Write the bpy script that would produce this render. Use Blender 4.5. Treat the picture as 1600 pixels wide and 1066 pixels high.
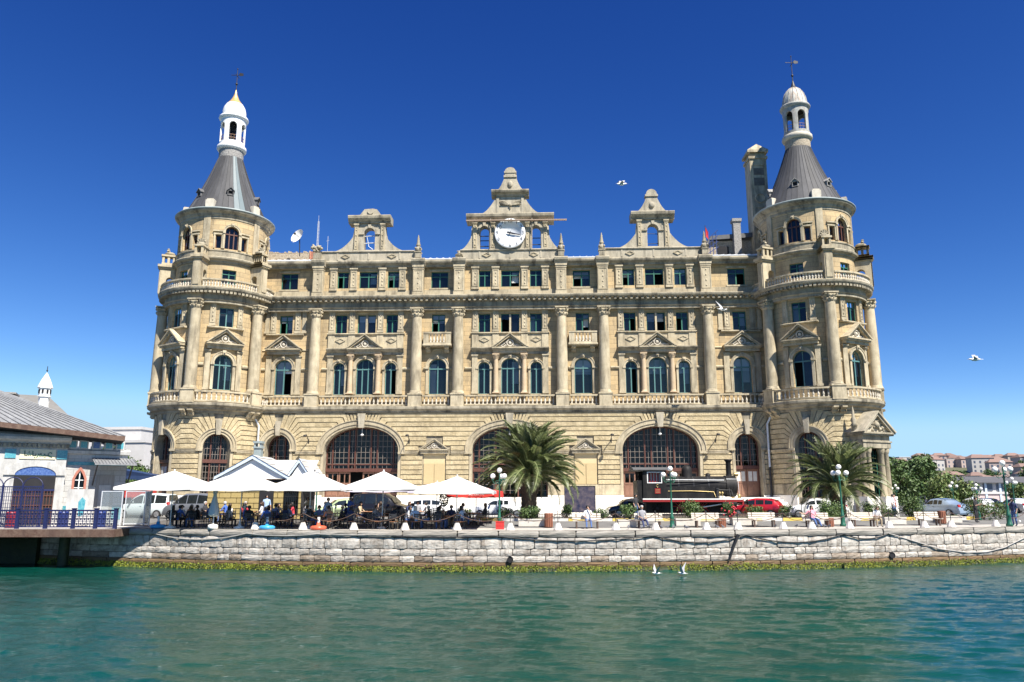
import bpy, bmesh, math, random
import numpy as np
from mathutils import Vector, Matrix, noise
R = math.radians
pi = math.pi
sin, cos = math.sin, math.cos
rnd = random.Random(7)
for o in list(bpy.data.objects):
    bpy.data.objects.remove(o, do_unlink=True)
scn = bpy.context.scene
col = scn.collection

# ------------------------------------------------------------------ camera, sky, sun, exposure
cam = bpy.data.cameras.new('camera'); cam.sensor_width = 36.0; cam.lens = 1220.0 / 1600.0 * 36.0
cam.clip_start = 0.5; cam.clip_end = 8000
cam_o = bpy.data.objects.new('camera', cam); col.objects.link(cam_o)
cam_o.location = (0, 0, 1.8); cam_o.rotation_euler = (R(90) + math.atan(245 / 1220.0), 0, 0)
scn.camera = cam_o
SUN_AZ, SUN_EL = R(36), R(53)          # azimuth to the right of the direction facade -> viewer
sun_dir = Vector((sin(SUN_AZ) * cos(SUN_EL), -cos(SUN_AZ) * cos(SUN_EL), sin(SUN_EL)))
world = bpy.data.worlds.new('World'); scn.world = world; world.use_nodes = True
wn = world.node_tree.nodes; wl = world.node_tree.links
bg = wn['Background']
sky = wn.new('ShaderNodeTexSky'); sky.sky_type = 'NISHITA'; sky.sun_disc = False
sky.sun_elevation = SUN_EL; sky.sun_rotation = math.atan2(sun_dir.x, sun_dir.y)
sky.air_density = 0.6; sky.dust_density = 0.0; sky.ozone_density = 4.0; sky.altitude = 0
def wmath(op, a, b):
    n = wn.new('ShaderNodeMath'); n.operation = op
    if hasattr(a, 'links'): wl.new(a, n.inputs[0])
    else: n.inputs[0].default_value = a
    n.inputs[1].default_value = b; return n.outputs[0]
# the deep, saturated blue of the photograph: per-channel contrast on the whole sky
sepc = wn.new('ShaderNodeSeparateColor'); comb = wn.new('ShaderNodeCombineColor'); wl.new(sky.outputs[0], sepc.inputs[0])
for ci, (g_, k_) in enumerate(((2.1, 3.5), (1.58, 1.42), (1.06, .9))):
    v_ = wmath('MULTIPLY', wmath('POWER', wmath('MULTIPLY', sepc.outputs[ci], .1), g_), k_)
    sm_ = wn.new('ShaderNodeMath'); sm_.operation = 'SMOOTH_MIN'; wl.new(v_, sm_.inputs[0]); sm_.inputs[1].default_value = (.24, .39, .53)[ci]; sm_.inputs[2].default_value = .08
    wl.new(wmath('MULTIPLY', sm_.outputs[0], 10), comb.inputs[ci])
wl.new(comb.outputs[0], bg.inputs[0]); bg.inputs[1].default_value = 0.1
sl = bpy.data.lights.new('sun', 'SUN'); sl.energy = 5.0; sl.angle = R(0.53); sl.color = (1.0, 0.945, 0.85)
so = bpy.data.objects.new('sun', sl); col.objects.link(so)
so.rotation_euler = (-sun_dir).to_track_quat('-Z', 'Y').to_euler(); so.location = (60, -60, 80)
vs = scn.view_settings
vs.view_transform = 'Standard'; vs.look = 'None'; vs.exposure = 1.0; vs.gamma = 1.0; vs.use_curve_mapping = False
try:
    scn.cycles.max_bounces = 6; scn.cycles.transparent_max_bounces = 8
except Exception:
    pass

# ------------------------------------------------------------------ helpers
def T(o, label=None, cat=None, group=None, kind=None):
    if label: o['label'] = label
    if cat: o['category'] = cat
    if group: o['group'] = group
    if kind: o['kind'] = kind
    return o

def E(name, loc=(0, 0, 0), rz=0.0, label=None, cat=None, group=None, parent=None):
    o = bpy.data.objects.new(name, None); col.objects.link(o)
    o.location = loc; o.rotation_euler = (0, 0, rz); o.empty_display_size = 0.2
    if parent: o.parent = parent
    return T(o, label, cat, group)

def inst(name, mesh, parent=None, loc=(0, 0, 0), rot=(0, 0, 0), sc=None, mats=None):
    o = bpy.data.objects.new(name, mesh); col.objects.link(o)
    o.location = loc; o.rotation_euler = rot
    if sc is not None: o.scale = sc if hasattr(sc, '__len__') else (sc, sc, sc)
    if parent: o.parent = parent
    if mats:
        for i, m in enumerate(mats):
            if i < len(o.material_slots):
                o.material_slots[i].link = 'OBJECT'; o.material_slots[i].material = m
    return o

def copy_tree(o, parent=None):
    c = o.copy(); col.objects.link(c); c.parent = parent
    for ch in list(o.children): copy_tree(ch, c)
    return c

class MB:
    def __init__(s): s.v = []; s.f = []; s.m = []; s.sm = []; s.uv = {}
    def add(s, vs_, fs, m=0, smooth=False):
        b = len(s.v); s.v += [tuple(p) for p in vs_]
        for f in fs:
            s.f.append([b + i for i in f]); s.m.append(m); s.sm.append(smooth)
        return b
    def box(s, x0, x1, y0, y1, z0, z1, m=0, jit=0):
        p = [(x, y, z) for x in (x0, x1) for y in (y0, y1) for z in (z0, z1)]
        if jit: p = [tuple(c + rnd.uniform(-jit, jit) for c in q) for q in p]
        s.add(p, [(0, 1, 3, 2), (4, 6, 7, 5), (0, 4, 5, 1), (2, 3, 7, 6), (0, 2, 6, 4), (1, 5, 7, 3)], m)
    def obox(s, c, size, rz=0, m=0, rx=0, ry=0):
        M = Matrix.Translation(c) @ Matrix.Rotation(rz, 4, 'Z') @ Matrix.Rotation(ry, 4, 'Y') @ Matrix.Rotation(rx, 4, 'X')
        h = [q / 2 for q in size]
        p = [M @ Vector((sx * h[0], sy * h[1], sz * h[2])) for sx in (-1, 1) for sy in (-1, 1) for sz in (-1, 1)]
        s.add(p, [(0, 1, 3, 2), (4, 6, 7, 5), (0, 4, 5, 1), (2, 3, 7, 6), (0, 2, 6, 4), (1, 5, 7, 3)], m)
    def sbox(s, S, u0, u1, d0, d1, z0, z1, n=1, m=0):
        lo = [(u0 + (u1 - u0) * i / n, z0) for i in range(n + 1)]
        hi = [(u0 + (u1 - u0) * i / n, z1) for i in range(n + 1)]
        s.strip(S, lo, hi, d0, d1, m)
    def strip(s, S, lo, hi, d0, d1, m=0, back=False):
        n = len(lo); b = []
        for (u, z), (u2, z2) in zip(lo, hi):
            b += [S(u, d1, z), S(u2, d1, z2), S(u, d0, z), S(u2, d0, z2)]
        fs = []
        for i in range(n - 1):
            a = 4 * i; c = a + 4
            fs += [(a, c, c + 1, a + 1), (a + 2, c + 2, c, a), (a + 1, c + 1, c + 3, a + 3)]
            if back: fs.append((a + 3, c + 3, c + 2, a + 2))
        fs += [(0, 1, 3, 2), (4 * n - 4, 4 * n - 2, 4 * n - 1, 4 * n - 3)]
        s.add(b, fs, m)
    def sweep(s, S, u0, u1, prof, n=1, m=0, caps=True):
        k = len(prof); b = []; fs = []
        for i in range(n + 1):
            u = u0 + (u1 - u0) * i / n
            b += [S(u, d, z) for d, z in prof]
        for i in range(n):
            for j in range(k - 1):
                a = i * k + j; fs.append((a, a + k, a + k + 1, a + 1))
        if caps: fs += [tuple(range(k)), tuple(range(n * k, n * k + k))]
        s.add(b, fs, m)
    def ring(s, S, uc, inner, outer, d0, d1, m=0):
        """band between two polylines (u offset, z) of equal length, extruded d0..d1"""
        s.strip(S, [(uc + u, z) for u, z in inner], [(uc + u, z) for u, z in outer], d0, d1, m)
    def poly(s, S, pts, d0, d1, m=0):
        n = len(pts)
        b = [S(u, d1, z) for u, z in pts] + [S(u, d0, z) for u, z in pts]
        fs = [tuple(range(n)), tuple(range(2 * n - 1, n - 1, -1))] + [(i, i + n, (i + 1) % n + n, (i + 1) % n) for i in range(n)]
        s.add(b, fs, m)
    def lathe(s, prof, n=24, c=(0, 0, 0), a0=0.0, a1=2 * pi, m=0, smooth=True, mod=None):
        full = abs(a1 - a0 - 2 * pi) < 1e-6
        k = len(prof); cnt = n if full else n + 1; b = []
        for i in range(cnt):
            a = a0 + (a1 - a0) * i / n
            for j, (r, z) in enumerate(prof):
                rr = r * (mod(a, j) if mod else 1)
                b.append((c[0] + rr * sin(a), c[1] - rr * cos(a), c[2] + z))
        fs = []
        for i in range(n):
            i2 = (i + 1) % cnt
            for j in range(k - 1):
                fs.append((i * k + j, i2 * k + j, i2 * k + j + 1, i * k + j + 1))
        s.add(b, fs, m, smooth)
    def tube(s, pts, r, n=6, m=0, smooth=True, caps=True):
        P = [Vector(p) for p in pts]; k = len(P)
        rs = r if hasattr(r, '__len__') else [r] * k
        b = []; prev = None
        for i, p in enumerate(P):
            t = (P[min(i + 1, k - 1)] - P[max(i - 1, 0)])
            t = t.normalized() if t.length > 1e-9 else Vector((0, 0, 1))
            ref = prev if prev is not None and abs(prev.dot(t)) < .95 else (Vector((0, 0, 1)) if abs(t.z) < .9 else Vector((1, 0, 0)))
            x = (ref - t * ref.dot(t)).normalized(); prev = x
            y = t.cross(x)
            for j in range(n):
                a = 2 * pi * j / n
                b.append(p + (x * cos(a) + y * sin(a)) * rs[i])
        fs = [(i * n + j, i * n + (j + 1) % n, (i + 1) * n + (j + 1) % n, (i + 1) * n + j) for i in range(k - 1) for j in range(n)]
        s.add(b, fs, m, smooth)
        if caps: s.add(b[:n], [tuple(range(n))], m); s.add(b[-n:], [tuple(range(n))], m)
    def ball(s, c, r, n=10, k=6, m=0, sc=(1, 1, 1)):
        b = []; fs = []
        for i in range(k + 1):
            t = pi * i / k
            for j in range(n):
                a = 2 * pi * j / n
                b.append((c[0] + r * sc[0] * sin(t) * cos(a), c[1] + r * sc[1] * sin(t) * sin(a), c[2] + r * sc[2] * cos(t)))
        for i in range(k):
            for j in range(n):
                fs.append((i * n + j, i * n + (j + 1) % n, (i + 1) * n + (j + 1) % n, (i + 1) * n + j))
        s.add(b, fs, m, True)
    def wall(s, S, u0, u1, z0, z1, holes=(), d=0.0, rev=0.3, step=1e9, m=0, uv=True, back=None):
        """wall with arched or square openings; hole = (uc, halfwidth, zbottom, zspring, ztop); z1 may be a function of u"""
        top = z1 if callable(z1) else (lambda u: z1)
        bp = {round(u0, 5), round(u1, 5)}
        k = max(1, int(math.ceil((u1 - u0) / step)))
        for i in range(k + 1): bp.add(round(u0 + (u1 - u0) * i / k, 5))
        for (uc, hw, zb, zs, zt) in holes:
            nn = 14 if zt > zs else 1
            for i in range(nn + 1): bp.add(round(uc - hw * cos(pi * i / nn), 5))
        bp = sorted(b for b in bp if u0 - 1e-6 <= b <= u1 + 1e-6)
        def ht(h, u):
            uc, hw, zb, zs, zt = h
            q = max(0.0, 1 - ((u - uc) / hw) ** 2)
            return zs + (zt - zs) * math.sqrt(q)
        for ua, ub in zip(bp[:-1], bp[1:]):
            if ub - ua < 1e-4: continue
            mid = (ua + ub) / 2
            hs = sorted([h for h in holes if abs(mid - h[0]) < h[1]], key=lambda h: h[2])
            ca, cb = z0, z0; segs = []
            for h in hs:
                segs.append((ca, cb, h[2], h[2])); ca, cb = ht(h, ua), ht(h, ub)
            segs.append((ca, cb, top(ua), top(ub)))
            for (a0, b0, a1, b1) in segs:
                if a1 - a0 < 1e-4 and b1 - b0 < 1e-4: continue
                for dd in ((d,) if back is None else (d, back)):
                    i = s.add([S(ua, dd, a0), S(ub, dd, b0), S(ub, dd, b1), S(ua, dd, a1)], [(0, 1, 2, 3)], m)
                    for q, (uu, zz) in enumerate(((ua, a0), (ub, b0), (ub, b1), (ua, a1))): s.uv[i + q] = (uu, zz)
            if back is not None:
                s.add([S(ua, d, top(ua)), S(ub, d, top(ub)), S(ub, back, top(ub)), S(ua, back, top(ua))], [(0, 1, 2, 3)], m)
        for h in holes:
            uc, hw, zb, zs, zt = h
            rv = rev if back is None else d - back
            if zt > zs: pts = [(uc - hw, zb)] + [(uc - hw * cos(pi * i / 14), zs + (zt - zs) * sin(pi * i / 14)) for i in range(15)] + [(uc + hw, zb)]
            else: pts = [(uc - hw, zb), (uc - hw, zs), (uc + hw, zs), (uc + hw, zb)]
            pts.append(pts[0])
            for (ua, za), (ub, zb_) in zip(pts[:-1], pts[1:]):
                i = s.add([S(ua, d, za), S(ub, d, zb_), S(ub, d - rv, zb_), S(ua, d - rv, za)], [(0, 1, 2, 3)], m)
                for q, (uu, zz) in enumerate(((ua, za), (ub, zb_), (ub + .2, zb_), (ua + .2, za))): s.uv[i + q] = (uu, zz)
    def mesh(s, name, mats):
        me = bpy.data.meshes.new(name); me.from_pydata(s.v, [], s.f)
        if not isinstance(mats, (list, tuple)): mats = [mats]
        for m in mats: me.materials.append(m)
        me.polygons.foreach_set('material_index', s.m)
        me.polygons.foreach_set('use_smooth', s.sm)
        if s.uv:
            l = me.uv_layers.new(name='UVMap')
            li = np.zeros(len(me.loops), dtype=np.int32); me.loops.foreach_get('vertex_index', li)
            arr = np.zeros((len(s.v), 2), dtype=np.float32)
            for k_, q in s.uv.items(): arr[k_] = q
            l.data.foreach_set('uv', arr[li].ravel())
        me.update(); return me
    def build(s, name, mats, parent=None, loc=(0, 0, 0), rot=(0, 0, 0)):
        return inst(name, s.mesh(name, mats), parent, loc, rot)

def text_mesh(txt, size, mat_, extrude=0.006, align='CENTER'):
    c = bpy.data.curves.new('letters', 'FONT'); c.body = txt; c.size = size; c.extrude = extrude
    c.align_x = align; c.align_y = 'CENTER'
    o = bpy.data.objects.new('letters', c); col.objects.link(o)
    dg = bpy.context.evaluated_depsgraph_get()
    me = bpy.data.meshes.new_from_object(o.evaluated_get(dg))
    bpy.data.objects.remove(o, do_unlink=True)
    me.materials.clear(); me.materials.append(mat_); return me

# ------------------------------------------------------------------ materials
MATS = {}
def mat(name, c1, c2=None, scale=2.0, rough=0.8, bump=0.0, bscale=20.0, metal=0.0, spec=0.5, vary=0.0, streak=0.0,
        emis=None, stain=None, stain_amt=0.5, stain_scale=0.8, coat=0.0, stretch=None):
    m = bpy.data.materials.new(name); m.use_nodes = True; MATS[name] = m
    nt = m.node_tree; N = nt.nodes; L = nt.links; b = N['Principled BSDF']
    b.inputs['Roughness'].default_value = rough; b.inputs['Metallic'].default_value = metal
    b.inputs['Specular IOR Level'].default_value = spec
    if coat: b.inputs['Coat Weight'].default_value = coat; b.inputs['Coat Roughness'].default_value = 0.05
    tc = N.new('ShaderNodeTexCoord'); oi = N.new('ShaderNodeObjectInfo')
    addv = N.new('ShaderNodeVectorMath'); addv.operation = 'ADD'
    mulr = N.new('ShaderNodeMath'); mulr.operation = 'MULTIPLY'; mulr.inputs[1].default_value = 37.0
    L.new(oi.outputs['Random'], mulr.inputs[0]); L.new(tc.outputs['Object'], addv.inputs[0]); L.new(mulr.outputs[0], addv.inputs[1])
    vec = addv.outputs[0]
    if stretch:
        mp = N.new('ShaderNodeMapping'); mp.inputs['Scale'].default_value = stretch; L.new(vec, mp.inputs[0]); vec = mp.outputs[0]
    c2 = c2 or c1
    no = N.new('ShaderNodeTexNoise'); no.inputs['Scale'].default_value = scale; no.inputs['Detail'].default_value = 6; no.inputs['Roughness'].default_value = 0.65
    L.new(vec, no.inputs['Vector'])
    rp = N.new('ShaderNodeValToRGB'); rp.color_ramp.elements[0].position = 0.32; rp.color_ramp.elements[1].position = 0.68
    rp.color_ramp.elements[0].color = (*c1, 1); rp.color_ramp.elements[1].color = (*c2, 1)
    L.new(no.outputs['Fac'], rp.inputs[0]); out = rp.outputs[0]
    if stain:
        n2 = N.new('ShaderNodeTexNoise'); n2.inputs['Scale'].default_value = stain_scale; n2.inputs['Detail'].default_value = 8; n2.inputs['Roughness'].default_value = 0.7
        mp2 = N.new('ShaderNodeMapping'); mp2.inputs['Scale'].default_value = (2.2, 2.2, 0.5); L.new(addv.outputs[0], mp2.inputs[0]); L.new(mp2.outputs[0], n2.inputs['Vector'])
        r2 = N.new('ShaderNodeValToRGB'); r2.color_ramp.elements[0].position = 0.46; r2.color_ramp.elements[1].position = 0.68
        r2.color_ramp.elements[0].color = (0, 0, 0, 1); r2.color_ramp.elements[1].color = (stain_amt,) * 3 + (1,)
        L.new(n2.outputs['Fac'], r2.inputs[0])
        mx = N.new('ShaderNodeMixRGB'); L.new(r2.outputs[0], mx.inputs[0]); L.new(out, mx.inputs[1]); mx.inputs[2].default_value = (*stain, 1); out = mx.outputs[0]
    if vary:
        hs = N.new('ShaderNodeHueSaturation'); mr = N.new('ShaderNodeMapRange')
        mr.inputs['To Min'].default_value = 1 - vary; mr.inputs['To Max'].default_value = 1 + vary
        L.new(oi.outputs['Random'], mr.inputs['Value']); L.new(mr.outputs[0], hs.inputs['Value']); L.new(out, hs.inputs['Color']); out = hs.outputs[0]
    L.new(out, b.inputs['Base Color'])
    if bump:
        nb = N.new('ShaderNodeTexNoise'); nb.inputs['Scale'].default_value = bscale; nb.inputs['Detail'].default_value = 5; L.new(vec, nb.inputs['Vector'])
        bp = N.new('ShaderNodeBump'); bp.inputs['Strength'].default_value = bump; bp.inputs['Distance'].default_value = 0.05
        L.new(nb.outputs['Fac'], bp.inputs['Height']); L.new(bp.outputs[0], b.inputs['Normal'])
    if emis: b.inputs['Emission Color'].default_value = (*emis[0], 1); b.inputs['Emission Strength'].default_value = emis[1]
    return m

def ashlar(name, c1, c2, mortar, stain, w=1.05, h=0.42):
    m = bpy.data.materials.new(name); m.use_nodes = True; MATS[name] = m
    N = m.node_tree.nodes; L = m.node_tree.links; b = N['Principled BSDF']; b.inputs['Roughness'].default_value = 0.85
    uv = N.new('ShaderNodeUVMap'); tc = N.new('ShaderNodeTexCoord')
    br = N.new('ShaderNodeTexBrick'); br.inputs['Scale'].default_value = 1; br.inputs['Brick Width'].default_value = w; br.inputs['Row Height'].default_value = h
    br.inputs['Mortar Size'].default_value = 0.012; br.inputs['Mortar Smooth'].default_value = 0.3; br.inputs['Bias'].default_value = 0.0
    br.inputs['Color1'].default_value = (*c1, 1); br.inputs['Color2'].default_value = (*c2, 1); br.inputs['Mortar'].default_value = (*mortar, 1)
    L.new(uv.outputs[0], br.inputs['Vector'])
    n2 = N.new('ShaderNodeTexNoise'); n2.inputs['Scale'].default_value = 0.7; n2.inputs['Detail'].default_value = 9; n2.inputs['Roughness'].default_value = .7
    mp2 = N.new('ShaderNodeMapping'); mp2.inputs['Scale'].default_value = (1.6, 1.6, .45); L.new(tc.outputs['Object'], mp2.inputs[0]); L.new(mp2.outputs[0], n2.inputs['Vector'])
    r2 = N.new('ShaderNodeValToRGB'); r2.color_ramp.elements[0].position = .50; r2.color_ramp.elements[1].position = .70
    r2.color_ramp.elements[0].color = (0, 0, 0, 1); r2.color_ramp.elements[1].color = (.7, .7, .7, 1); L.new(n2.outputs['Fac'], r2.inputs[0])
    mx = N.new('ShaderNodeMixRGB'); L.new(r2.outputs[0], mx.inputs[0]); L.new(br.outputs['Color'], mx.inputs[1]); mx.inputs[2].default_value = (*stain, 1)
    n3 = N.new('ShaderNodeTexNoise'); n3.inputs['Scale'].default_value = 9; n3.inputs['Detail'].default_value = 6; L.new(tc.outputs['Object'], n3.inputs['Vector'])
    mr = N.new('ShaderNodeMapRange'); mr.inputs['To Min'].default_value = .78; mr.inputs['To Max'].default_value = 1.22; L.new(n3.outputs['Fac'], mr.inputs['Value'])
    hs = N.new('ShaderNodeHueSaturation'); L.new(mr.outputs[0], hs.inputs['Value']); L.new(mx.outputs[0], hs.inputs['Color']); L.new(hs.outputs[0], b.inputs['Base Color'])
    bp = N.new('ShaderNodeBump'); bp.inputs['Strength'].default_value = .5; bp.inputs['Distance'].default_value = .03
    ad = N.new('ShaderNodeMath'); ad.operation = 'MULTIPLY_ADD'; ad.inputs[1].default_value = .5
    inv = N.new('ShaderNodeMath'); inv.operation = 'SUBTRACT'; inv.inputs[0].default_value = 1; L.new(br.outputs['Fac'], inv.inputs[1])
    L.new(n3.outputs['Fac'], ad.inputs[0]); L.new(inv.outputs[0], ad.inputs[2]); L.new(ad.outputs[0], bp.inputs['Height']); L.new(bp.outputs[0], b.inputs['Normal'])
    return m

M_wall = ashlar('sandstone_ashlar', (0.54, 0.40, 0.215), (0.40, 0.305, 0.175), (0.20, 0.155, 0.10), (0.15, 0.12, 0.08))
M_trim = mat('sandstone_trim', (0.4, 0.335, 0.22), (0.53, 0.455, 0.315), 1.5, .85, .35, 14, stain=(.12, .10, .07), stain_amt=.75, vary=.08)
M_corn = mat('weathered_cornice_stone', (0.28, 0.245, 0.175), (0.42, 0.37, 0.27), 1.8, .85, .4, 16, stain=(.045, .04, .032), stain_amt=.9, stain_scale=.6)
M_rust = mat('rough_sandstone', (0.42, 0.335, 0.19), (0.56, 0.465, 0.29), 1.1, .9, 1.0, 7, vary=.09, stain=(.2, .155, .09), stain_amt=.6)
M_gable = mat('greyed_gable_stone', (0.37, 0.325, 0.24), (0.48, 0.425, 0.32), 1.2, .85, .35, 12, stain=(.12, .11, .085), stain_amt=.7)
M_balus = mat('pale_baluster_stone', (.50, .45, .36), (.60, .55, .46), 3, .8, .3, 12, stain=(.25, .22, .17), stain_amt=.6)
M_pinkcol = mat('pinkish_column_stone', (0.46, 0.34, 0.21), (0.53, 0.41, 0.27), 2, .8, .2, 14)
M_marble = mat('white_marble', (0.80, 0.76, 0.68), (0.86, 0.83, 0.77), 1.5, .6, .1, 12, vary=.04)
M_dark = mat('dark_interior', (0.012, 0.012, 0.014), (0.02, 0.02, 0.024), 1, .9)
M_teal = mat('teal_window_paint', (0.080, 0.192, 0.192), (0.104, 0.224, 0.216), 5, .5)
M_green = mat('green_window_paint', (0.024, 0.128, 0.088), (0.040, 0.160, 0.112), 5, .5)
M_brown = mat('brown_wood_paint', (0.080, 0.029, 0.019), (0.128, 0.050, 0.034), 5, .55, stretch=(3, 3, .6))  # brown lowered to add recess shade to the arch frames
M_door = mat('faded_door_wood', (0.192, 0.096, 0.064), (0.256, 0.136, 0.088), 5, .6, stretch=(4, 4, .5))
M_iron = mat('dark_iron', (0.02, 0.02, 0.022), (0.035, 0.033, 0.033), 6, .5)
M_white = mat('white_paint', (0.78, 0.78, 0.76), (0.82, 0.82, 0.80), 3, .5)
M_sheet = mat('white_roof_sheet', (0.80, 0.81, 0.82), (0.85, 0.85, 0.85), 2, .4, .1, 6)
M_lead = mat('zinc_roof', (.042, .042, .045), (.07, .07, .074), 1.3, .7, .12, 9, metal=.0, vary=.22, stretch=(1, 1, .25))
M_leadlt = mat('greyed_zinc_roof', (.08, .08, .084), (.11, .11, .112), 1.3, .7, .12, 9, metal=.0, vary=.12, stretch=(1, 1, .25))
M_patina = mat('pale_patina_strip', (0.11, 0.15, 0.165), (0.135, 0.17, 0.18), 1.3, .5)
M_gutter = mat('pale_patina_metal', (0.22, 0.27, 0.27), (0.32, 0.36, 0.355), 2, .5)
M_pipe = mat('galvanised_pipe', (0.62, 0.64, 0.66), (0.7, 0.72, 0.73), 3, .4, metal=.3)
M_rubble = mat('grey_rubble', (0.160, 0.152, 0.144), (0.416, 0.400, 0.376), 9, .9, 1.0, 12)
M_rubble2 = mat('buff_rubble', (0.255, 0.203, 0.143), (0.465, 0.405, 0.315), 8, .9, 1.0, 11)
M_brick = mat('red_brick', (0.40, 0.16, 0.10), (0.50, 0.22, 0.14), 5, .9, .5, 10)
M_blackp = mat('black_paint', (0.012, 0.012, 0.014), (0.03, 0.028, 0.028), 4, .45)
M_shadowin = M_dark
def glass_mat(name, tint, base, refl, rough=.03):
    m = bpy.data.materials.new(name); m.use_nodes = True; N = m.node_tree.nodes; L = m.node_tree.links
    N.remove(N['Principled BSDF']); out = N['Material Output']
    tr = N.new('ShaderNodeBsdfTransparent'); tr.inputs[0].default_value = (*tint, 1)
    gl = N.new('ShaderNodeBsdfGlossy'); gl.inputs['Roughness'].default_value = rough; gl.inputs[0].default_value = (.9, .95, 1, 1)
    df = N.new('ShaderNodeBsdfDiffuse'); df.inputs[0].default_value = (*base, 1)
    fr = N.new('ShaderNodeFresnel'); fr.inputs['IOR'].default_value = refl
    geo = N.new('ShaderNodeTexCoord'); no = N.new('ShaderNodeTexNoise'); no.inputs['Scale'].default_value = 1.6; L.new(geo.outputs['Object'], no.inputs['Vector'])
    bp = N.new('ShaderNodeBump'); bp.inputs['Strength'].default_value = .08; bp.inputs['Distance'].default_value = .1; L.new(no.outputs['Fac'], bp.inputs['Height'])
    L.new(bp.outputs[0], gl.inputs['Normal'])
    m1 = N.new('ShaderNodeMixShader'); m1.inputs[0].default_value = .2; L.new(tr.outputs[0], m1.inputs[1]); L.new(df.outputs[0], m1.inputs[2])
    m2 = N.new('ShaderNodeMixShader'); L.new(fr.outputs[0], m2.inputs[0]); L.new(m1.outputs[0], m2.inputs[1]); L.new(gl.outputs[0], m2.inputs[2])
    L.new(m2.outputs[0], out.inputs[0]); MATS[name] = m; return m
M_glass = glass_mat('window_glass', (.72, .78, .85), (.015, .022, .035), 1.5)
M_dglass = glass_mat('dark_window_glass', (.3, .36, .36), (.008, .012, .012), 1.4)
M_cglass = mat('car_glass', (.012, .016, .018), (.02, .026, .028), 2, .04, spec=.8)
M_screen = glass_mat('wind_screen_glass', (.92, .95, .95), (.5, .55, .55), 1.3)
M_curtain = mat('white_curtain', (0.55, 0.54, 0.5), (0.66, 0.65, 0.62), 5, .9)
# ------------------------------------------------------------------ ground, quay, water
WZ = -2.2
def Yq(X):
    k = .0078 if X < -2 else .0055
    d = abs(X + 2)
    if d < 38: return 44.8 + k * d * d
    return 44.8 + k * 38 * 38 + 2 * k * 38 * (d - 38) * .6
def sst(a, b, x):
    t = min(1, max(0, (x - a) / (b - a))); return t * t * (3 - 2 * t)
def gz(X, Y): return .3 * sst(2.0, 7.5, Y - Yq(X))
def Yk(X): return Yq(X) + 7.8 - .045 * max(0, X)

M_asph = mat('asphalt', (0.13, 0.127, 0.12), (0.18, 0.176, 0.168), .8, .9, .25, 40, stain=(.13, .125, .12), stain_amt=.6)
M_pave = mat('sunbleached_paving', (0.40, 0.37, 0.325), (0.50, 0.465, 0.41), 1.2, .85, .2, 20, stain=(.27, .24, .21), stain_amt=.6)
M_soil = mat('dry_soil_and_grass', (0.10, 0.085, 0.045), (0.09, 0.12, 0.04), 3, .95, .5, 15)
M_block = mat('limestone_block', (0.33, 0.30, 0.26), (0.56, 0.52, 0.465), 2.2, .9, .8, 5, vary=.2, stain=(.15, .11, .08), stain_amt=.75, stain_scale=1.6)
M_brownb = mat('weed_stained_block', (0.12, 0.07, 0.03), (0.18, 0.115, 0.06), 2.0, .8, .8, 6, vary=.15, stain=(.09, .075, .02), stain_amt=.7)
M_cope = mat('quay_coping_concrete', (0.26, 0.24, 0.205), (0.38, 0.35, 0.31), 1.4, .9, .7, 8, stain=(.2, .18, .15), stain_amt=.8, vary=.08)
M_mortar = mat('dark_mortar', (0.12, 0.10, 0.08), (0.19, 0.165, 0.135), 3, .95, .6, 10)
M_algae = mat('bright_green_algae', (0.065, 0.105, 0.005), (0.25, 0.265, 0.016), 4.0, .7, .4, 20, vary=0)
M_weedd = mat('dark_weed', (0.012, 0.022, 0.006), (0.03, 0.04, 0.01), 4, .6, .5, 12)

M_cafe = mat('shade_dark_paving', (0.075, 0.068, 0.06), (0.12, 0.11, 0.10), 2, .85, .2, 20)  # paving darkened throughout; the parasols' shade is put into its colour
def sheet(name, rows, mat_, m2=None, label=None, kind='structure'):
    mb = MB(); n = len(rows[0])
    mb.add([p for r in rows for p in r], [(i * n + j, i * n + j + 1, (i + 1) * n + j + 1, (i + 1) * n + j) for i in range(len(rows) - 1) for j in range(n - 1)])
    o = mb.build(name, mat_); o['kind'] = kind
    return o
xs = [-60, -52, -46] + [-42 + i * 2.0 for i in range(44)] + [50, 56, 64]
xs = [float(x) for x in xs]
rows = []
for off in (0, 1, 2, 3, 4, 5, 6, 7.5, 20): rows.append([(x, Yq(x) + off, gz(x, Yq(x) + off)) for x in xs])
for Y, k in ((140, 4), (500, 14), (4000, 90)): rows.append([(x * k, Y if Y > 140 else Y + 0 * x, .3) for x in xs])
sheet('ground', rows, M_asph)
rows = [[(x, Yq(x) + .02 + off, gz(x, Yq(x) + off) + .004 + .004 * (off > 0)) for x in xs[2:-2]] for off in (0, 1.0, 2.0, 2.9)]
sheet('promenade', rows, M_pave)
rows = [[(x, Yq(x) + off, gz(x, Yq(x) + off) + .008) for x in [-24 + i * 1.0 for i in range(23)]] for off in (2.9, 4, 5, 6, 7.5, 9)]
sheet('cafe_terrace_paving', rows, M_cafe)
rows = [[(x, Yk(x) + off, .34) for x in [-5 + i * 1.5 for i in range(25)]] for off in (.2, 3.2)]
sheet('planting_bed', rows, M_soil)

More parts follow.
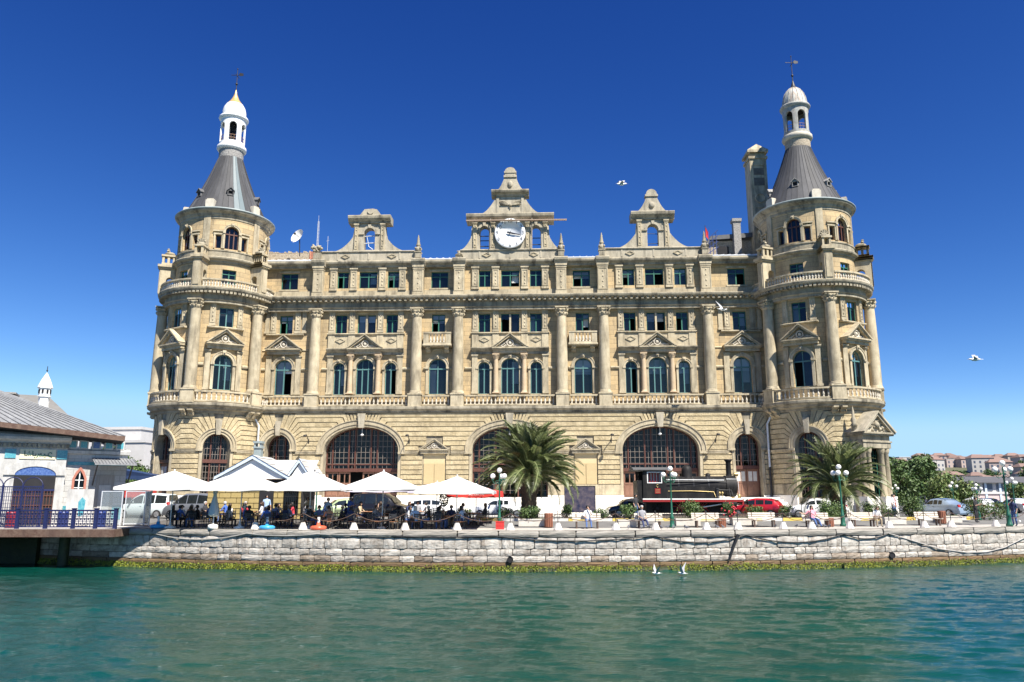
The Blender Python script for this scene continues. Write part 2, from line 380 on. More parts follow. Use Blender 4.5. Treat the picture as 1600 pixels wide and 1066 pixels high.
# quay wall: backing, single blocks, coping
mb = MB()
lo = [(x, WZ - 1.5) for x in xs]; hi = [(x, -.02) for x in xs]
def SQ(u, d, z): return (u, Yq(u) - d, z)
mb.strip(SQ, lo, hi, -1.0, -.06)
qw = mb.build('quay_wall', M_mortar); qw['kind'] = 'structure'
def rough_block(seed, jit=.035, nseg=2):
    r = random.Random(seed); m = MB()
    # rounded, slightly uneven block: front face as 4x3 grid pushed about
    nx, nz = 5, 4; g = []
    for i in range(nx):
        for k in range(nz):
            u = i / (nx - 1) - .5; z = k / (nz - 1) - .5
            edge = (i in (0, nx - 1)) + (k in (0, nz - 1))
            g.append((u * (1 - .012 * edge) + (r.uniform(-jit, jit) * .35), -.5 + .07 * (edge > 0) + .06 * (edge > 1) + r.uniform(-.035, .035), z * (1 - .05 * (edge > 1)) + r.uniform(-jit, jit) * .8))
    fs = [(i * nz + k, (i + 1) * nz + k, (i + 1) * nz + k + 1, i * nz + k + 1) for i in range(nx - 1) for k in range(nz - 1)]
    m.add(g, fs, 0)
    border = [i * nz for i in range(nx)] + [(nx - 1) * nz + k for k in range(1, nz)] + [i * nz + nz - 1 for i in range(nx - 2, -1, -1)] + [k for k in range(nz - 2, 0, -1)]
    bk = [(g[q][0], .5, g[q][2]) for q in border]
    b0 = len(m.v); m.v += bk
    for q in range(len(border)):
        q2 = (q + 1) % len(border)
        m.f.append([border[q], border[q2], b0 + q2, b0 + q]); m.m.append(0); m.sm.append(False)
    return m
bl_mesh = [rough_block(i).mesh('stone_block', M_block) for i in range(10)]
br_mesh = [rough_block(40 + i).mesh('stone_block', M_brownb) for i in range(6)]
M_midb = mat('tide_stained_block', (0.20, 0.155, 0.115), (0.38, 0.32, 0.26), 2.0, .85, .8, 6, vary=.15, stain=(.12, .085, .05), stain_amt=.7)
md_mesh = [rough_block(60 + i).mesh('stone_block', M_midb) for i in range(6)]
cp_mesh = [rough_block(80 + i, .02).mesh('coping_stone', M_cope) for i in range(6)]
def course(name, meshes, z0, z1, wmin, wmax, depth, proud, x0=-33.5, x1=39.5, tilt=.006):
    x = x0
    while x < x1:
        w = rnd.uniform(wmin, wmax); xc = x + w / 2
        a = math.atan2(Yq(xc + .2) - Yq(xc - .2), .4)
        pr = proud + rnd.uniform(-.025, .025)
        inst(name, rnd.choice(meshes), qw, (xc, Yq(xc) - pr + depth / 2, (z0 + z1) / 2), (0, rnd.uniform(-tilt, tilt), a),
             ((w - .025) / cos(a), depth, z1 - z0 - .02))
        x += w
course('coping_stone', cp_mesh, -.36, .0, 1.8, 3.4, .6, .12, tilt=.003)
course('stone_block', bl_mesh, -.98, -.38, .6, 1.35, .4, .05)
course('stone_block', bl_mesh, -1.36, -.99, .6, 1.15, .4, .04)
course('stone_block', bl_mesh + md_mesh, -1.70, -1.37, .7, 1.3, .4, .05)
course('weed_stained_block', br_mesh, -2.02, -1.71, 1.0, 1.9, .4, .07)
# algae shelf and fronds
mb = MB()
r = random.Random(3)
ax = [-29.5 + .25 * i for i in range(276)]
prof = []
for x in ax:
    t = .10 + .10 * noise.noise((x * .5, 3, 0)) + .05 * noise.noise((x * 2.1, 0, 5))
    prof.append((x, t))
rows = [[(x, Yq(x) - .10, -2.04 + 1.0 * t - .05) for x, t in prof], [(x, Yq(x) - .26, -2.1 + .4 * t) for x, t in prof], [(x, Yq(x) - .36, WZ - .2) for x, t in prof]]
n = len(prof)
mb.add([p for q in rows for p in q], [(i * n + j, i * n + j + 1, (i + 1) * n + j + 1, (i + 1) * n + j) for i in range(2) for j in range(n - 1)], 1)
for k in range(30000):
    x = r.uniform(-29.5, 39); t = r.random() ** 1.2
    den = .62 + .9 * noise.noise((x * .45, 1.7, 2.2)) + .4 * noise.noise((x * 2.3, 4, 1))
    if r.random() > den: continue
    hgt = .10 + .16 * max(0, noise.noise((x * .35, 3, 0)) + .25)
    d = .14 + .30 * t + .03 * r.random(); z = -2.0 + hgt * (1 - t) * r.random() - .24 * t + r.uniform(-.03, .03)
    s = r.uniform(.02, .05); a = r.uniform(0, 6.28); tl = r.uniform(-.9, .9)
    c = Vector((x, Yq(x) - d, z)); e1 = Vector((cos(a), -.3, sin(a))) * s; e2 = Vector((-sin(a), -.8 * tl, cos(a))) * s * .8
    mb.add([c - e1, c + e2, c + e1, c - e2], [(0, 1, 2, 3)], 0 if r.random() > .25 + .6 * max(0, t - .45) else 1)
o = mb.build('algae', [M_algae, M_weedd]); T(o, 'bright green algae growing along the waterline of the quay wall', 'algae', kind='stuff')

# water: swept with real small waves near the camera, flat sheet further out
def water_material():
    m = bpy.data.materials.new('harbour_water'); m.use_nodes = True; N = m.node_tree.nodes; L = m.node_tree.links; b = N['Principled BSDF']
    tc = N.new('ShaderNodeTexCoord')
    no = N.new('ShaderNodeTexNoise'); no.inputs['Scale'].default_value = .12; no.inputs['Detail'].default_value = 3; L.new(tc.outputs['Object'], no.inputs['Vector'])
    rp = N.new('ShaderNodeValToRGB'); rp.color_ramp.elements[0].color = (.0012, .036, .028, 1); rp.color_ramp.elements[1].color = (.002, .053, .038, 1)
    rp.color_ramp.elements[0].position = .3; rp.color_ramp.elements[1].position = .7
    L.new(no.outputs['Fac'], rp.inputs[0]); L.new(rp.outputs[0], b.inputs['Base Color'])
    b.inputs['Roughness'].default_value = .07; b.inputs['IOR'].default_value = 1.33; b.inputs['Specular IOR Level'].default_value = .36
    n2 = N.new('ShaderNodeTexNoise'); n2.inputs['Scale'].default_value = 4.0; n2.inputs['Detail'].default_value = 6; n2.inputs['Roughness'].default_value = .6
    mp = N.new('ShaderNodeMapping'); mp.inputs['Scale'].default_value = (.5, 2.2, 1); mp.inputs['Rotation'].default_value = (0, 0, .12)
    L.new(tc.outputs['Object'], mp.inputs[0]); L.new(mp.outputs[0], n2.inputs['Vector'])
    bp = N.new('ShaderNodeBump'); bp.inputs['Strength'].default_value = .45; bp.inputs['Distance'].default_value = .07
    L.new(n2.outputs['Fac'], bp.inputs['Height']); L.new(bp.outputs[0], b.inputs['Normal'])
    return m
M_water = water_material()
x0, x1, y0, y1, st = -46., 50., 10., 60., .105
nx = int((x1 - x0) / st) + 1; ny = int((y1 - y0) / st) + 1
X, Y = np.meshgrid(np.linspace(x0, x1, nx), np.linspace(y0, y1, ny))
rs = np.random.RandomState(5)
Z = np.zeros_like(X)
for k in range(44):
    lam = .34 * (6.5 ** rs.rand()); th = rs.normal(1.45, .5); ph = rs.rand() * 6.28
    amp = .0085 * lam ** .8
    kx, ky = 2 * np.pi / lam * np.cos(th), 2 * np.pi / lam * np.sin(th)
    pz = kx * X + ky * Y + ph + .6 * np.sin(.21 * X + .13 * Y + ph)
    Z += amp * (1 - np.abs(np.sin(pz / 2)) * 1.5) * (.55 + .45 * np.sin(.11 * X * np.cos(ph) + .17 * Y + ph * 3))
edge = np.minimum(np.minimum(X - x0, x1 - X), np.minimum(Y - y0, y1 - Y)); Z *= np.clip(edge / 4, 0, 1)
me = bpy.data.meshes.new('water'); V = np.stack([X, Y, Z + WZ], -1).reshape(-1, 3)
me.vertices.add(len(V)); me.vertices.foreach_set('co', V.ravel().astype(np.float32))
I = np.arange(nx * ny).reshape(ny, nx); Q = np.stack([I[:-1, :-1], I[:-1, 1:], I[1:, 1:], I[1:, :-1]], -1).reshape(-1, 4)
me.loops.add(Q.size); me.loops.foreach_set('vertex_index', Q.ravel().astype(np.int32))
me.polygons.add(len(Q)); me.polygons.foreach_set('loop_start', (np.arange(len(Q)) * 4).astype(np.int32)); me.polygons.foreach_set('loop_total', np.full(len(Q), 4, dtype=np.int32))
me.polygons.foreach_set('use_smooth', np.ones(len(Q), dtype=bool)); me.materials.append(M_water); me.update(); me.validate()
o = inst('water', me); o['kind'] = 'structure'
mb = MB()   # calm sheet outside the wavy part, meeting it edge to edge
for (a, b_, c, d) in ((-900, x0, -900, 60), (x1, 900, -900, 60), (x0, x1, -900, y0)):
    mb.add([(a, c, WZ), (b_, c, WZ), (b_, d, WZ), (a, d, WZ)], [(0, 1, 2, 3)])
o = mb.build('outer_water', M_water); o['kind'] = 'structure'
# ------------------------------------------------------------------ the station
PHI = .0416
ST_ = E('railway_station', (-.167, 70, 0), -PHI, 'long sandstone waterfront station building with two round corner towers and clock gable', 'building')
LX = 27.25
def S0(u, d, z): return (u, -d, z)
def cyl(cx, Rr):
    def S(u, d, z):
        a = u / Rr; return (cx + (Rr + d) * sin(a), -(Rr + d) * cos(a), z)
    return S
def tang(cx, Rr, a0):
    bx, by = cx + Rr * sin(a0), -Rr * cos(a0)
    def S(u, d, z): return (bx + u * cos(a0) + d * sin(a0), by + u * sin(a0) - d * cos(a0), z)
    return S
def P(mb, name, m, parent=None, **k): return mb.build(name, m, parent or ST_, **k)
COLX = [-17.9, -8.52, -4.71, 4.71, 8.52, 17.9]
TRI = [-13.3, 0.0, 13.3]; NAR = [-6.62, 6.62]; SIN = [-20.85, 20.85]
GD = .8                      # ground floor wall stands this far in front of the upper wall
PZ = 1.85                    # podium level
# ---- upper walls with openings
holes1 = []
for c in TRI: holes1 += [(c, .82, 11.0, 13.45, 14.27), (c - 2.37, .53, 11.0, 13.4, 13.93), (c + 2.37, .53, 11.0, 13.4, 13.93),
                         (c, .85, 16.65, 18.45, 18.45), (c - 2.37, .54, 16.65, 18.45, 18.45), (c + 2.37, .54, 16.65, 18.45, 18.45)]
for c in NAR + SIN: holes1 += [(c, .8, 11.0, 13.45, 14.25), (c, .62, 16.65, 18.45, 18.45)]
mb = MB(); mb.wall(S0, -24.2, 24.2, 9.5, 19.4, holes1, 0, .32); P(mb, 'upper_wall', M_wall)
for i, (a, b, cs, tri) in enumerate(((-24, -18.35, SIN[0], 0), (-17.45, -8.95, TRI[0], 1), (-8.07, -5.15, NAR[0], 0), (-4.27, 4.27, 0, 1), (5.15, 8.07, NAR[1], 0), (8.95, 17.45, TRI[2], 1), (18.35, 24, SIN[1], 0))):
    h = [(cs, .85 if tri else .8, 21.0, 22.6, 22.6)]
    if tri: h += [(cs - 2.38, .55, 21.0, 22.6, 22.6), (cs + 2.38, .55, 21.0, 22.6, 22.6)]
    mb = MB(); mb.wall(S0, a, b, 19.9, 23.3, h, 0 if tri else -.3, .3); P(mb, 'attic_wall', M_wall)
# body behind, dark rooms
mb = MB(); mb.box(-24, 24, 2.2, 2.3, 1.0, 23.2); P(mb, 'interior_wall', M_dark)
mb = MB(); mb.box(-29.5, 29.5, 24.0, 24.4, .2, 23.0); mb.box(-29.9, -29.5, 4.0, 24, .2, 23.0); mb.box(29.5, 29.9, 4.0, 24, .2, 23.0); P(mb, 'rear_wall', M_trim)
mb = MB(); mb.box(-29.4, 29.4, 1.0, 24, 23.25, 23.45); P(mb, 'roof', M_leadlt)
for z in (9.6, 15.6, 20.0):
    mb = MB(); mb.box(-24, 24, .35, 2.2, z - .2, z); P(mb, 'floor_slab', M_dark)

# ---- windows (each its own part with frame and panes)
def arc(hw, zs, zt, n=12): return [(-hw * cos(pi * i / n), zs + (zt - zs) * sin(pi * i / n)) for i in range(n + 1)]
WC = {}
def window_meshes(kind, w, h, hs=None, lights=2, transom=True, fm=None, gm=None):
    key = (kind, w, h, hs, lights, transom, fm.name, gm.name if gm else '')
    if key in WC: return WC[key]
    S = S0; t = .07; hw = w / 2; f = MB(); panes = []
    gm = gm or M_glass
    if kind == 'arch':
        rise = h - hs
        out = [(-hw, 0)] + arc(hw, hs, h) + [(hw, 0)]
        inn = [(-hw + t, .0)] + arc(hw - t, hs, h - t) + [(hw - t, .0)]
        f.strip(S, inn, out, -.06, .05)
        f.sbox(S, -hw, hw, -.06, .05, 0, t)
        zt = hs - .12
        if transom: f.sbox(S, -hw, hw, -.05, .08, zt - .05, zt + .06)
    else:
        f.sbox(S, -hw, -hw + t, -.06, .05, 0, h); f.sbox(S, hw - t, hw, -.06, .05, 0, h)
        f.sbox(S, -hw + t, hw - t, -.06, .05, 0, t); f.sbox(S, -hw + t, hw - t, -.06, .05, h - t, h)
        zt = h * .7
        if transom: f.sbox(S, -hw + t, hw - t, -.05, .06, zt - .03, zt + .04)
    cw = .05
    for i in range(1, lights):
        u = -hw + w * i / lights
        f.sbox(S, u - cw, u + cw, -.05, .07, 0, zt if transom else h - t)
        top = (hs + (h - hs) * math.sqrt(max(0, 1 - (u / hw) ** 2)) - t) if kind == 'arch' else h - t
        if transom: f.sbox(S, u - cw * .6, u + cw * .6, -.045, .055, zt + .05, top)
    # panes: lower lights singly, upper light as one
    for i in range(lights):
        a = -hw + w * i / lights + .05; b = -hw + w * (i + 1) / lights - .05
        p = MB(); p.add([S(a, 0, t), S(b, 0, t), S(b, 0, zt - .03), S(a, 0, zt - .03)], [(0, 1, 2, 3)])
        panes.append(p.mesh('pane', gm))
    p = MB()
    if kind == 'arch': pts = [(-hw + t, zt)] + arc(hw - t, hs, h - t) + [(hw - t, zt)]
    else: pts = [(-hw + t, zt), (-hw + t, h - t), (hw - t, h - t), (hw - t, zt)]
    p.add([S(u, 0, z) for u, z in pts], [tuple(range(len(pts)))]); panes.append(p.mesh('pane', gm))
    WC[key] = (f.mesh('window_frame', fm), panes)
    return WC[key]
wr = random.Random(11)
def curtain_mesh(w, h, seed):
    m = MB(); r = random.Random(seed); n = 9
    lo = [(-w / 2 + w * i / n, (.03 if i % 2 else -.03), 0) for i in range(n + 1)]
    m.add(lo + [(x * .92, y, h) for x, y, z in lo], [(i, i + 1, i + n + 2, i + n + 1) for i in range(n)], 0, True)
    return m.mesh('curtain', M_curtain)
CURT = curtain_mesh(1, 1, 1)
_b = MB(); _b.add([(-.5, 0, 0), (.5, 0, 0), (.5, 0, 1), (-.5, 0, 1)], [(0, 1, 2, 3)]); BLIND = _b.mesh('blind', M_white)
def window(kind, w, h, pos, ang=0, hs=None, lights=2, transom=True, fm=None, gm=None, open_=None, curtain=None):
    fr, panes = window_meshes(kind, w, h, hs, lights, transom, fm, gm)
    o = inst('window', fr, ST_, pos, (0, 0, ang))
    op = open_ if open_ is not None else (wr.randrange(lights) if wr.random() < .3 else -1)
    for i, p in enumerate(panes):
        if i == op:
            q = inst('open_casement', p, o, (-w / 2 if i < lights / 2 else w / 2, .35, 0), (0, 0, R(80) if i < lights / 2 else R(-80)), (.8, 1, 1))
            continue
        inst('pane', p, o)
    cu = curtain if curtain is not None else (wr.random() < .55)
    if cu:
        k = wr.choice((0, 1, 2))
        if wr.random() < .3: inst('blind', BLIND, o, (0, .12, h * .62), (0, 0, 0), (w * .88, 1, h * .33))
        if k == 0: inst('curtain', CURT, o, (0, .22, h * .55), (0, 0, 0), (w * .9, 1, h * .4))
        elif k == 1: inst('curtain', CURT, o, (-w * .28, .22, .05), (0, 0, 0), (w * .38, 1, h * .85))
        else: inst('curtain', CURT, o, (w * .27, .22, h * .3), (0, 0, 0), (w * .4, 1, h * .62))
    return o
for c in TRI:
    window('arch', 1.64, 3.27, (c, .28, 11.0), 0, 2.45, 3, fm=M_teal)
    for s in (-1, 1): window('arch', 1.06, 2.93, (c + s * 2.37, .28, 11.0), 0, 2.4, 2, fm=M_teal)
    window('rect', 1.7, 1.8, (c, .26, 16.65), 0, None, 2, False, fm=M_green, open_=wr.choice((-1, 0, 1)))
    for s in (-1, 1): window('rect', 1.08, 1.8, (c + s * 2.37, .26, 16.65), 0, None, 2, fm=M_green)
    window('rect', 1.7, 1.6, (c, .26, 21.0), 0, None, 2, fm=M_green)
    for s in (-1, 1): window('rect', 1.1, 1.6, (c + s * 2.38, .26, 21.0), 0, None, 2, fm=M_green)
for c in NAR + SIN:
    window('arch', 1.6, 3.25, (c, .28, 11.0), 0, 2.45, 2, fm=M_teal)
    window('rect', 1.24, 1.8, (c, .26, 16.65), 0, None, 2, fm=M_green, open_=wr.choice((-1, 1, 0)))
    window('rect', 1.6, 1.6, (c, .52, 21.0), 0, None, 2, fm=M_green)

# ---- mouldings built once and copied
def surround_mesh(hw, hs, h, wd=.24):
    m = MB()
    out = [(-hw - wd, hs)] + arc(hw + wd, hs, h + wd)[1:-1] + [(hw + wd, hs)]
    inn = [(-hw, hs)] + arc(hw, hs, h)[1:-1] + [(hw, hs)]
    m.strip(S0, inn, out, 0, .12)
    out2 = [(u * 1.0, z) for u, z in out]; 
    m.strip(S0, [(u * .97, z - .02) for u, z in out], [(u * 1.03, z + .05) for u, z in out], .0, .17)
    for s in (-1, 1):
        m.sbox(S0, s * hw, s * (hw + wd), 0, .10, 0, hs - .14)
        m.sbox(S0, s * (hw - .02), s * (hw + wd + .06), 0, .2, hs - .14, hs + .03)
    m.poly(S0, [(-.11, h - .03), (.11, h - .03), (.16, h + wd + .12), (-.16, h + wd + .12)], 0, .26)
    m.ball((0, -.3, h + wd * .6), .09, 6, 4)
    return m.mesh('window_surround', M_trim)
SUR = {'big': surround_mesh(.82, 2.45, 3.27), 'small': surround_mesh(.53, 2.4, 2.93, .18)}
def pediment_meshes(w=3.3, hgt=1.28):
    m = MB(); hw = w / 2
    m.sbox(S0, -hw + .12, hw - .12, 0, .38, -.5, -.22); m.sbox(S0, -hw + .02, hw - .02, 0, .52, -.22, -.1); m.sbox(S0, -hw, hw, 0, .62, -.1, .02)
    t = .2
    for s in (-1, 1):
        m.poly(S0, [(s * hw, .02), (s * (hw - .32), .02), (0, hgt - .26), (0, hgt)], 0, .55)
        m.poly(S0, [(s * (hw + .05), .03), (s * (hw - .1), .03), (0, hgt - .06), (0, hgt + .06)], 0, .66)
    m.poly(S0, [(-hw + .2, .02), (hw - .2, .02), (0, hgt - .2)], 0, .2)
    a = MB()
    a.tube([(.29 * cos(q * pi / 8), -.34, .42 + .29 * sin(q * pi / 8)) for q in range(17)], .07, 5)
    a.ball((0, -.32, .42), .17, 8, 5, sc=(1, .5, 1))
    r = random.Random(2)
    for s in (-1, 1):
        for k in range(9):
            u = s * (.36 + k * .085); z = .12 + r.uniform(0, .38) * (1 - k / 12)
            a.ball((u, -.3, z), r.uniform(.06, .1), 6, 4, sc=(1, .8, 1))
        a.tube([(s * (.3 + .1 * q), -.32, .14 + .1 * sin(q * 1.4)) for q in range(9)], .05, 4)
    return m.mesh('pediment', M_trim), a.mesh('tympanum_relief', M_balus)
PED, PEDR = pediment_meshes()
def pediment(pos, ang=0, sc=1):
    o = inst('pediment', PED, ST_, pos, (0, 0, ang), sc); inst('tympanum_relief', PEDR, o); return o
def pilaster_mesh(w, h, d=.16, panel=True, cap=.22, basee=.2):
    m = MB(); hw = w / 2
    m.sbox(S0, -hw, hw, 0, d, 0, h)
    m.sbox(S0, -hw - .04, hw + .04, 0, d + .05, 0, basee); m.sbox(S0, -hw - .03, hw + .03, 0, d + .04, h - cap, h - cap * .55)
    m.sbox(S0, -hw - .07, hw + .07, 0, d + .09, h - cap * .55, h)
    if panel:
        for s in (-1, 1): m.sbox(S0, s * (hw - .1), s * (hw - .04), d, d + .035, basee + .08, h - cap - .1)
        m.sbox(S0, -hw + .1, hw - .1, d, d + .035, h - cap - .16, h - cap - .1); m.sbox(S0, -hw + .1, hw - .1, d, d + .035, basee + .08, basee + .14)
        for k in range(4): m.ball((0, -d - .01, basee + .35 + (h - cap - basee - .7) * k / 3), .07, 6, 4, sc=(1, .6, 1.5))
    return m.mesh('pilaster', M_trim)
PIL1 = pilaster_mesh(.5, 3.6, .15, False); PIL2 = pilaster_mesh(.52, 2.15, .14); PIL2b = pilaster_mesh(.38, 2.15, .1, False); PIL3 = pilaster_mesh(.62, 2.15, .18); PILG = pilaster_mesh(.95, 2.95, .62, True, .4, .35)
def bracket_mesh(w=.42, h=.5, d=.42):
    m = MB()
    prof = [(0, 0), (.08, .02), (.16, .12), (.18, .24), (d * .8, .36), (d, h * .8), (d, h), (0, h)]
    m.sweep(S0, -w / 2, w / 2, prof)
    for s in (-1, 1): m.tube([(s * w / 2, -.16, .16), (s * (w / 2 + .02), -.16, .16)], .11, 8)
    return m.mesh('console', M_trim)
CONS = bracket_mesh()
# corinthian capital, column, pedestal
def capital_mesh(r=.42, h=.85):
    m = MB()
    def lob(a, j): return 1 + (.10 if j in (1, 2, 4, 5) else 0) * cos(8 * a + (0 if j < 3 else pi))
    m.lathe([(r * .95, 0), (r * 1.1, h * .14), (r * 1.32, h * .36), (r * 1.02, h * .40), (r * 1.2, h * .55), (r * 1.5, h * .74), (r * 1.05, h * .76), (r * 1.1, h * .86)], 32, mod=lob)
    for k in range(4):
        a = pi / 4 + k * pi / 2
        c = (r * 1.55 * sin(a), -r * 1.55 * cos(a), h * .76); m.ball(c, r * .27, 8, 5)
        m.tube([(r * 1.0 * sin(a), -r * 1.0 * cos(a), h * .42), (r * 1.35 * sin(a), -r * 1.35 * cos(a), h * .6), c], r * .12, 5)
        b = k * pi / 2; m.ball((r * 1.2 * sin(b), -r * 1.2 * cos(b), h * .93), r * .2, 6, 4)
        for q in (-.35, .35): m.ball((r * 1.28 * sin(b + q), -r * 1.28 * cos(b + q), h * .36), r * .16, 6, 4); m.ball((r * 1.42 * sin(b + q), -r * 1.42 * cos(b + q), h * .70), r * .13, 6, 4)
    q = r * 1.42; m.box(-q, q, -q, q, h * .86, h)
    return m.mesh('capital', M_trim)
CAP = capital_mesh()
def column_meshes():
    m = MB(); z0, z1 = 11.1, 18.0
    n = 9; prof = [(.50 - .075 * (max(0, i / n - .25) / .75) ** 1.6, z0 + (z1 - z0) * i / n) for i in range(n + 1)]
    m.lathe(prof, 28)
    sh = m.mesh('column', M_trim)
    b = MB(); b.lathe([(.50, .0), (.60, .02), (.62, .09), (.57, .15), (.54, .2), (.56, .26), (.51, .30), (.5, .3)], 28)
    base = b.mesh('column_base', M_trim)
    p = MB(); p.box(-.62, .62, -.6, .6, 0, .1); p.box(-.57, .57, -.55, .55, .1, 1.12); p.box(-.63, .63, -.61, .61, 1.12, 1.24)
    return sh, base, p.mesh('pedestal', M_trim)
COLM, COLB, PEDE = column_meshes()
def column(pos, ang):
    o = inst('column', COLM, ST_, (pos[0], pos[1], 0), (0, 0, ang))
    inst('capital', CAP, o, (0, 0, 18.0)); inst('column_base', COLB, o, (0, 0, 10.92)); inst('pedestal', PEDE, o, (0, 0, 9.72))
for c in COLX: column((c, -.5), 0)
def small_col_mesh():
    m = MB(); m.lathe([(.30, 0), (.30, .12), (.24, .16), (.235, .3), (.225, 1.5), (.19, 3.1), (.19, 3.12), (.26, 3.2), (.26, 3.3), (.3, 3.34), (.32, 3.55)], 18); m.box(-.31, .31, -.31, .31, 0, .08); m.box(-.31, .31, -.31, .31, 3.5, 3.62)
    return m.mesh('small_column', M_pinkcol)
SCOL = small_col_mesh()
# ---- triple bays
dia = MB(); dia.poly(S0, [(-.42, 0), (0, -.2), (.42, 0), (0, .2)], 0, .03); dia.strip(S0, [(-.36, 0), (0, .17), (.36, 0), (0, -.17), (-.36, 0)], [(-.48, 0), (0, .25), (.48, 0), (0, -.25), (-.48, 0)], 0, .08); DIA = dia.mesh('diamond_panel', M_trim)
for c in TRI:
    inst('window_surround', SUR['big'], ST_, (c, 0, 11.0))
    for s in (-1, 1):
        inst('window_surround', SUR['small'], ST_, (c + s * 2.37, 0, 11.0))
        inst('pilaster', PIL1, ST_, (c + s * 3.22, 0, 11.0))
        inst('small_column', SCOL, ST_, (c + s * 1.28, -.28, 11.0))
        inst('pilaster', PIL2, ST_, (c + s * 1.32, 0, 16.72)); inst('pilaster', PIL2, ST_, (c + s * 3.2, 0, 16.72))
        inst('diamond_panel', DIA, ST_, (c + s * 2.37, -.1, 15.98))
        inst('pilaster', PIL3, ST_, (c + s * 1.35, 0, 20.75)); inst('pilaster', PIL3, ST_, (c + s * 3.25, 0, 20.75))
    mb = MB(); mb.sweep(S0, c - 3.55, c + 3.55, [(0, 14.62), (.2, 14.62), (.2, 14.85), (.32, 14.9), (.5, 15.08), (.56, 15.12), (.56, 15.2), (0, 15.28)]); P(mb, 'entablature', M_corn)
    mb = MB(); mb.sbox(S0, c - 3.35, c + 3.35, 0, .1, 15.28, 16.52); mb.sweep(S0, c - 3.6, c + 3.6, [(0, 16.5), (.22, 16.52), (.26, 16.6), (.22, 16.66), (0, 16.7)])
    for q in (-3.2, -1.32, 1.32, 3.2): mb.sbox(S0, c + q - .3, c + q + .3, .1, .17, 15.28, 16.5)
    P(mb, 'spandrel_band', M_trim)
    pediment((c, 0, 15.2))
    mb = MB(); mb.sbox(S0, c - .08, c + .08, -.2, .02, 16.7, 18.4); P(mb, 'stone_mullion', M_trim)
for c in SIN:
    inst('window_surround', SUR['big'], ST_, (c, 0, 11.0)); pediment((c, 0, 15.2))
    for s in (-1, 1):
        inst('pilaster', PIL1, ST_, (c + s * 1.38, 0, 11.0)); inst('pilaster', PIL2, ST_, (c + s * 1.15, 0, 16.72)); inst('pilaster', PIL2b, ST_, (c + s * 1.75, 0, 16.72))
    mb = MB(); mb.sweep(S0, c - 1.75, c + 1.75, [(0, 16.5), (.22, 16.52), (.26, 16.6), (.22, 16.66), (0, 16.7)]); P(mb, 'sill_band', M_trim)
for c in SIN + NAR:
    mb = MB(); mb.sbox(S0, c - .95, c + .95, -.3, -.18, 20.85, 21.0); P(mb, 'window_sill', M_trim)
    mb = MB(); mb.sbox(S0, c - .95, c + .95, -.3, -.2, 22.6, 22.78); P(mb, 'window_head', M_trim)
# imposts on the main wall between columns
for a, b in ((-24, -18.5), (-17.3, -16.75), (-9.85, -9.1), (-7.9, -7.7), (-5.55, -5.3), (-4.1, -3.5), (3.5, 4.1), (5.3, 5.55), (7.7, 7.9), (9.1, 9.85), (16.75, 17.3), (18.5, 24)):
    mb = MB()
    segs = [(a, b)] if abs(a) < 18 or b - a < 3 else [(a, (a + b) / 2 * 0 + (SIN[0] if a < 0 else SIN[1]) - 1.7), ((SIN[0] if a < 0 else SIN[1]) + 1.7, b)]
    for p, q in segs: mb.sweep(S0, p, q, [(0, 13.22), (.12, 13.25), (.16, 13.36), (.12, 13.44), (0, 13.47)])
    P(mb, 'impost_band', M_trim)
for a, b in ((-8.0, -5.2), (5.2, 8.0), (-24, -22.6), (-19.2, -18.4), (18.4, 19.2), (22.6, 24)):
    mb = MB(); mb.sweep(S0, a, b, [(0, 15.05), (.06, 15.06), (.09, 15.12), (0, 15.2)]); P(mb, 'string_course', M_trim)

# balusters
def baluster_verts(m, x, y, z, h=.62, r=.085):
    m.lathe([(r, 0), (r, .05), (r * .5, .09), (r * 1.1, .2), (r * 1.1, .26), (r * .42, h * .72), (r * .42, h - .1), (r, h - .05), (r, h)], 8, (x, y, z))
def balustrade(S, u0, u1, d, z0, h=.95, n=1, sp=.36, parent=None):
    m = MB(); m.sbox(S, u0, u1, d - .13, d + .13, z0, z0 + .14, n); m.sbox(S, u0, u1, d - .15, d + .15, z0 + h - .14, z0 + h, n)
    o = P(m, 'balustrade', M_trim, parent)
    b = MB(); k = max(1, int((u1 - u0) / sp))
    for i in range(k):
        x, y, z = S(u0 + (u1 - u0) * (i + .5) / k, d, z0 + .14); baluster_verts(b, x, y, z, h - .28)
    T(b.build('balusters', M_balus, o), kind='stuff')
    return o
for a, b in zip([-23.6] + COLX, COLX + [23.6]):
    balustrade(S0, a + .63, b - .63, .46, 9.9)
for c in NAR:
    inst('window_surround', SUR['big'], ST_, (c, 0, 11.0))
    mb = MB(); mb.sweep(S0, c - 1.32, c + 1.32, [(0, 15.28), (.75, 15.3), (.82, 15.36), (.82, 15.46), (.78, 15.5), (0, 15.5)])
    for s in (-1, 1): mb.sbox(S0, c + s * 1.25, c + s * .78, .45, .76, 15.5, 16.5)
    mb.sbox(S0, c - .78, c + .78, .5, .74, 15.5, 15.66); mb.sbox(S0, c - 1.27, c + 1.27, .43, .8, 16.46, 16.6)
    for s in (-1, 1): mb.sbox(S0, c + s * 1.25, c + s * 1.1, 0, .45, 15.5, 16.46)
    o = P(mb, 'balcony', M_trim)
    b = MB()
    for i in range(5): baluster_verts(b, c - .6 + .3 * i, -.62, 15.66, .8, .095)
    T(b.build('balusters', M_balus, o), kind='stuff')
    for s in (-1, 1): inst('console', CONS, o, (c + s * .85, 0, 14.78), (0, 0, 0), (1, 1.5, 1))

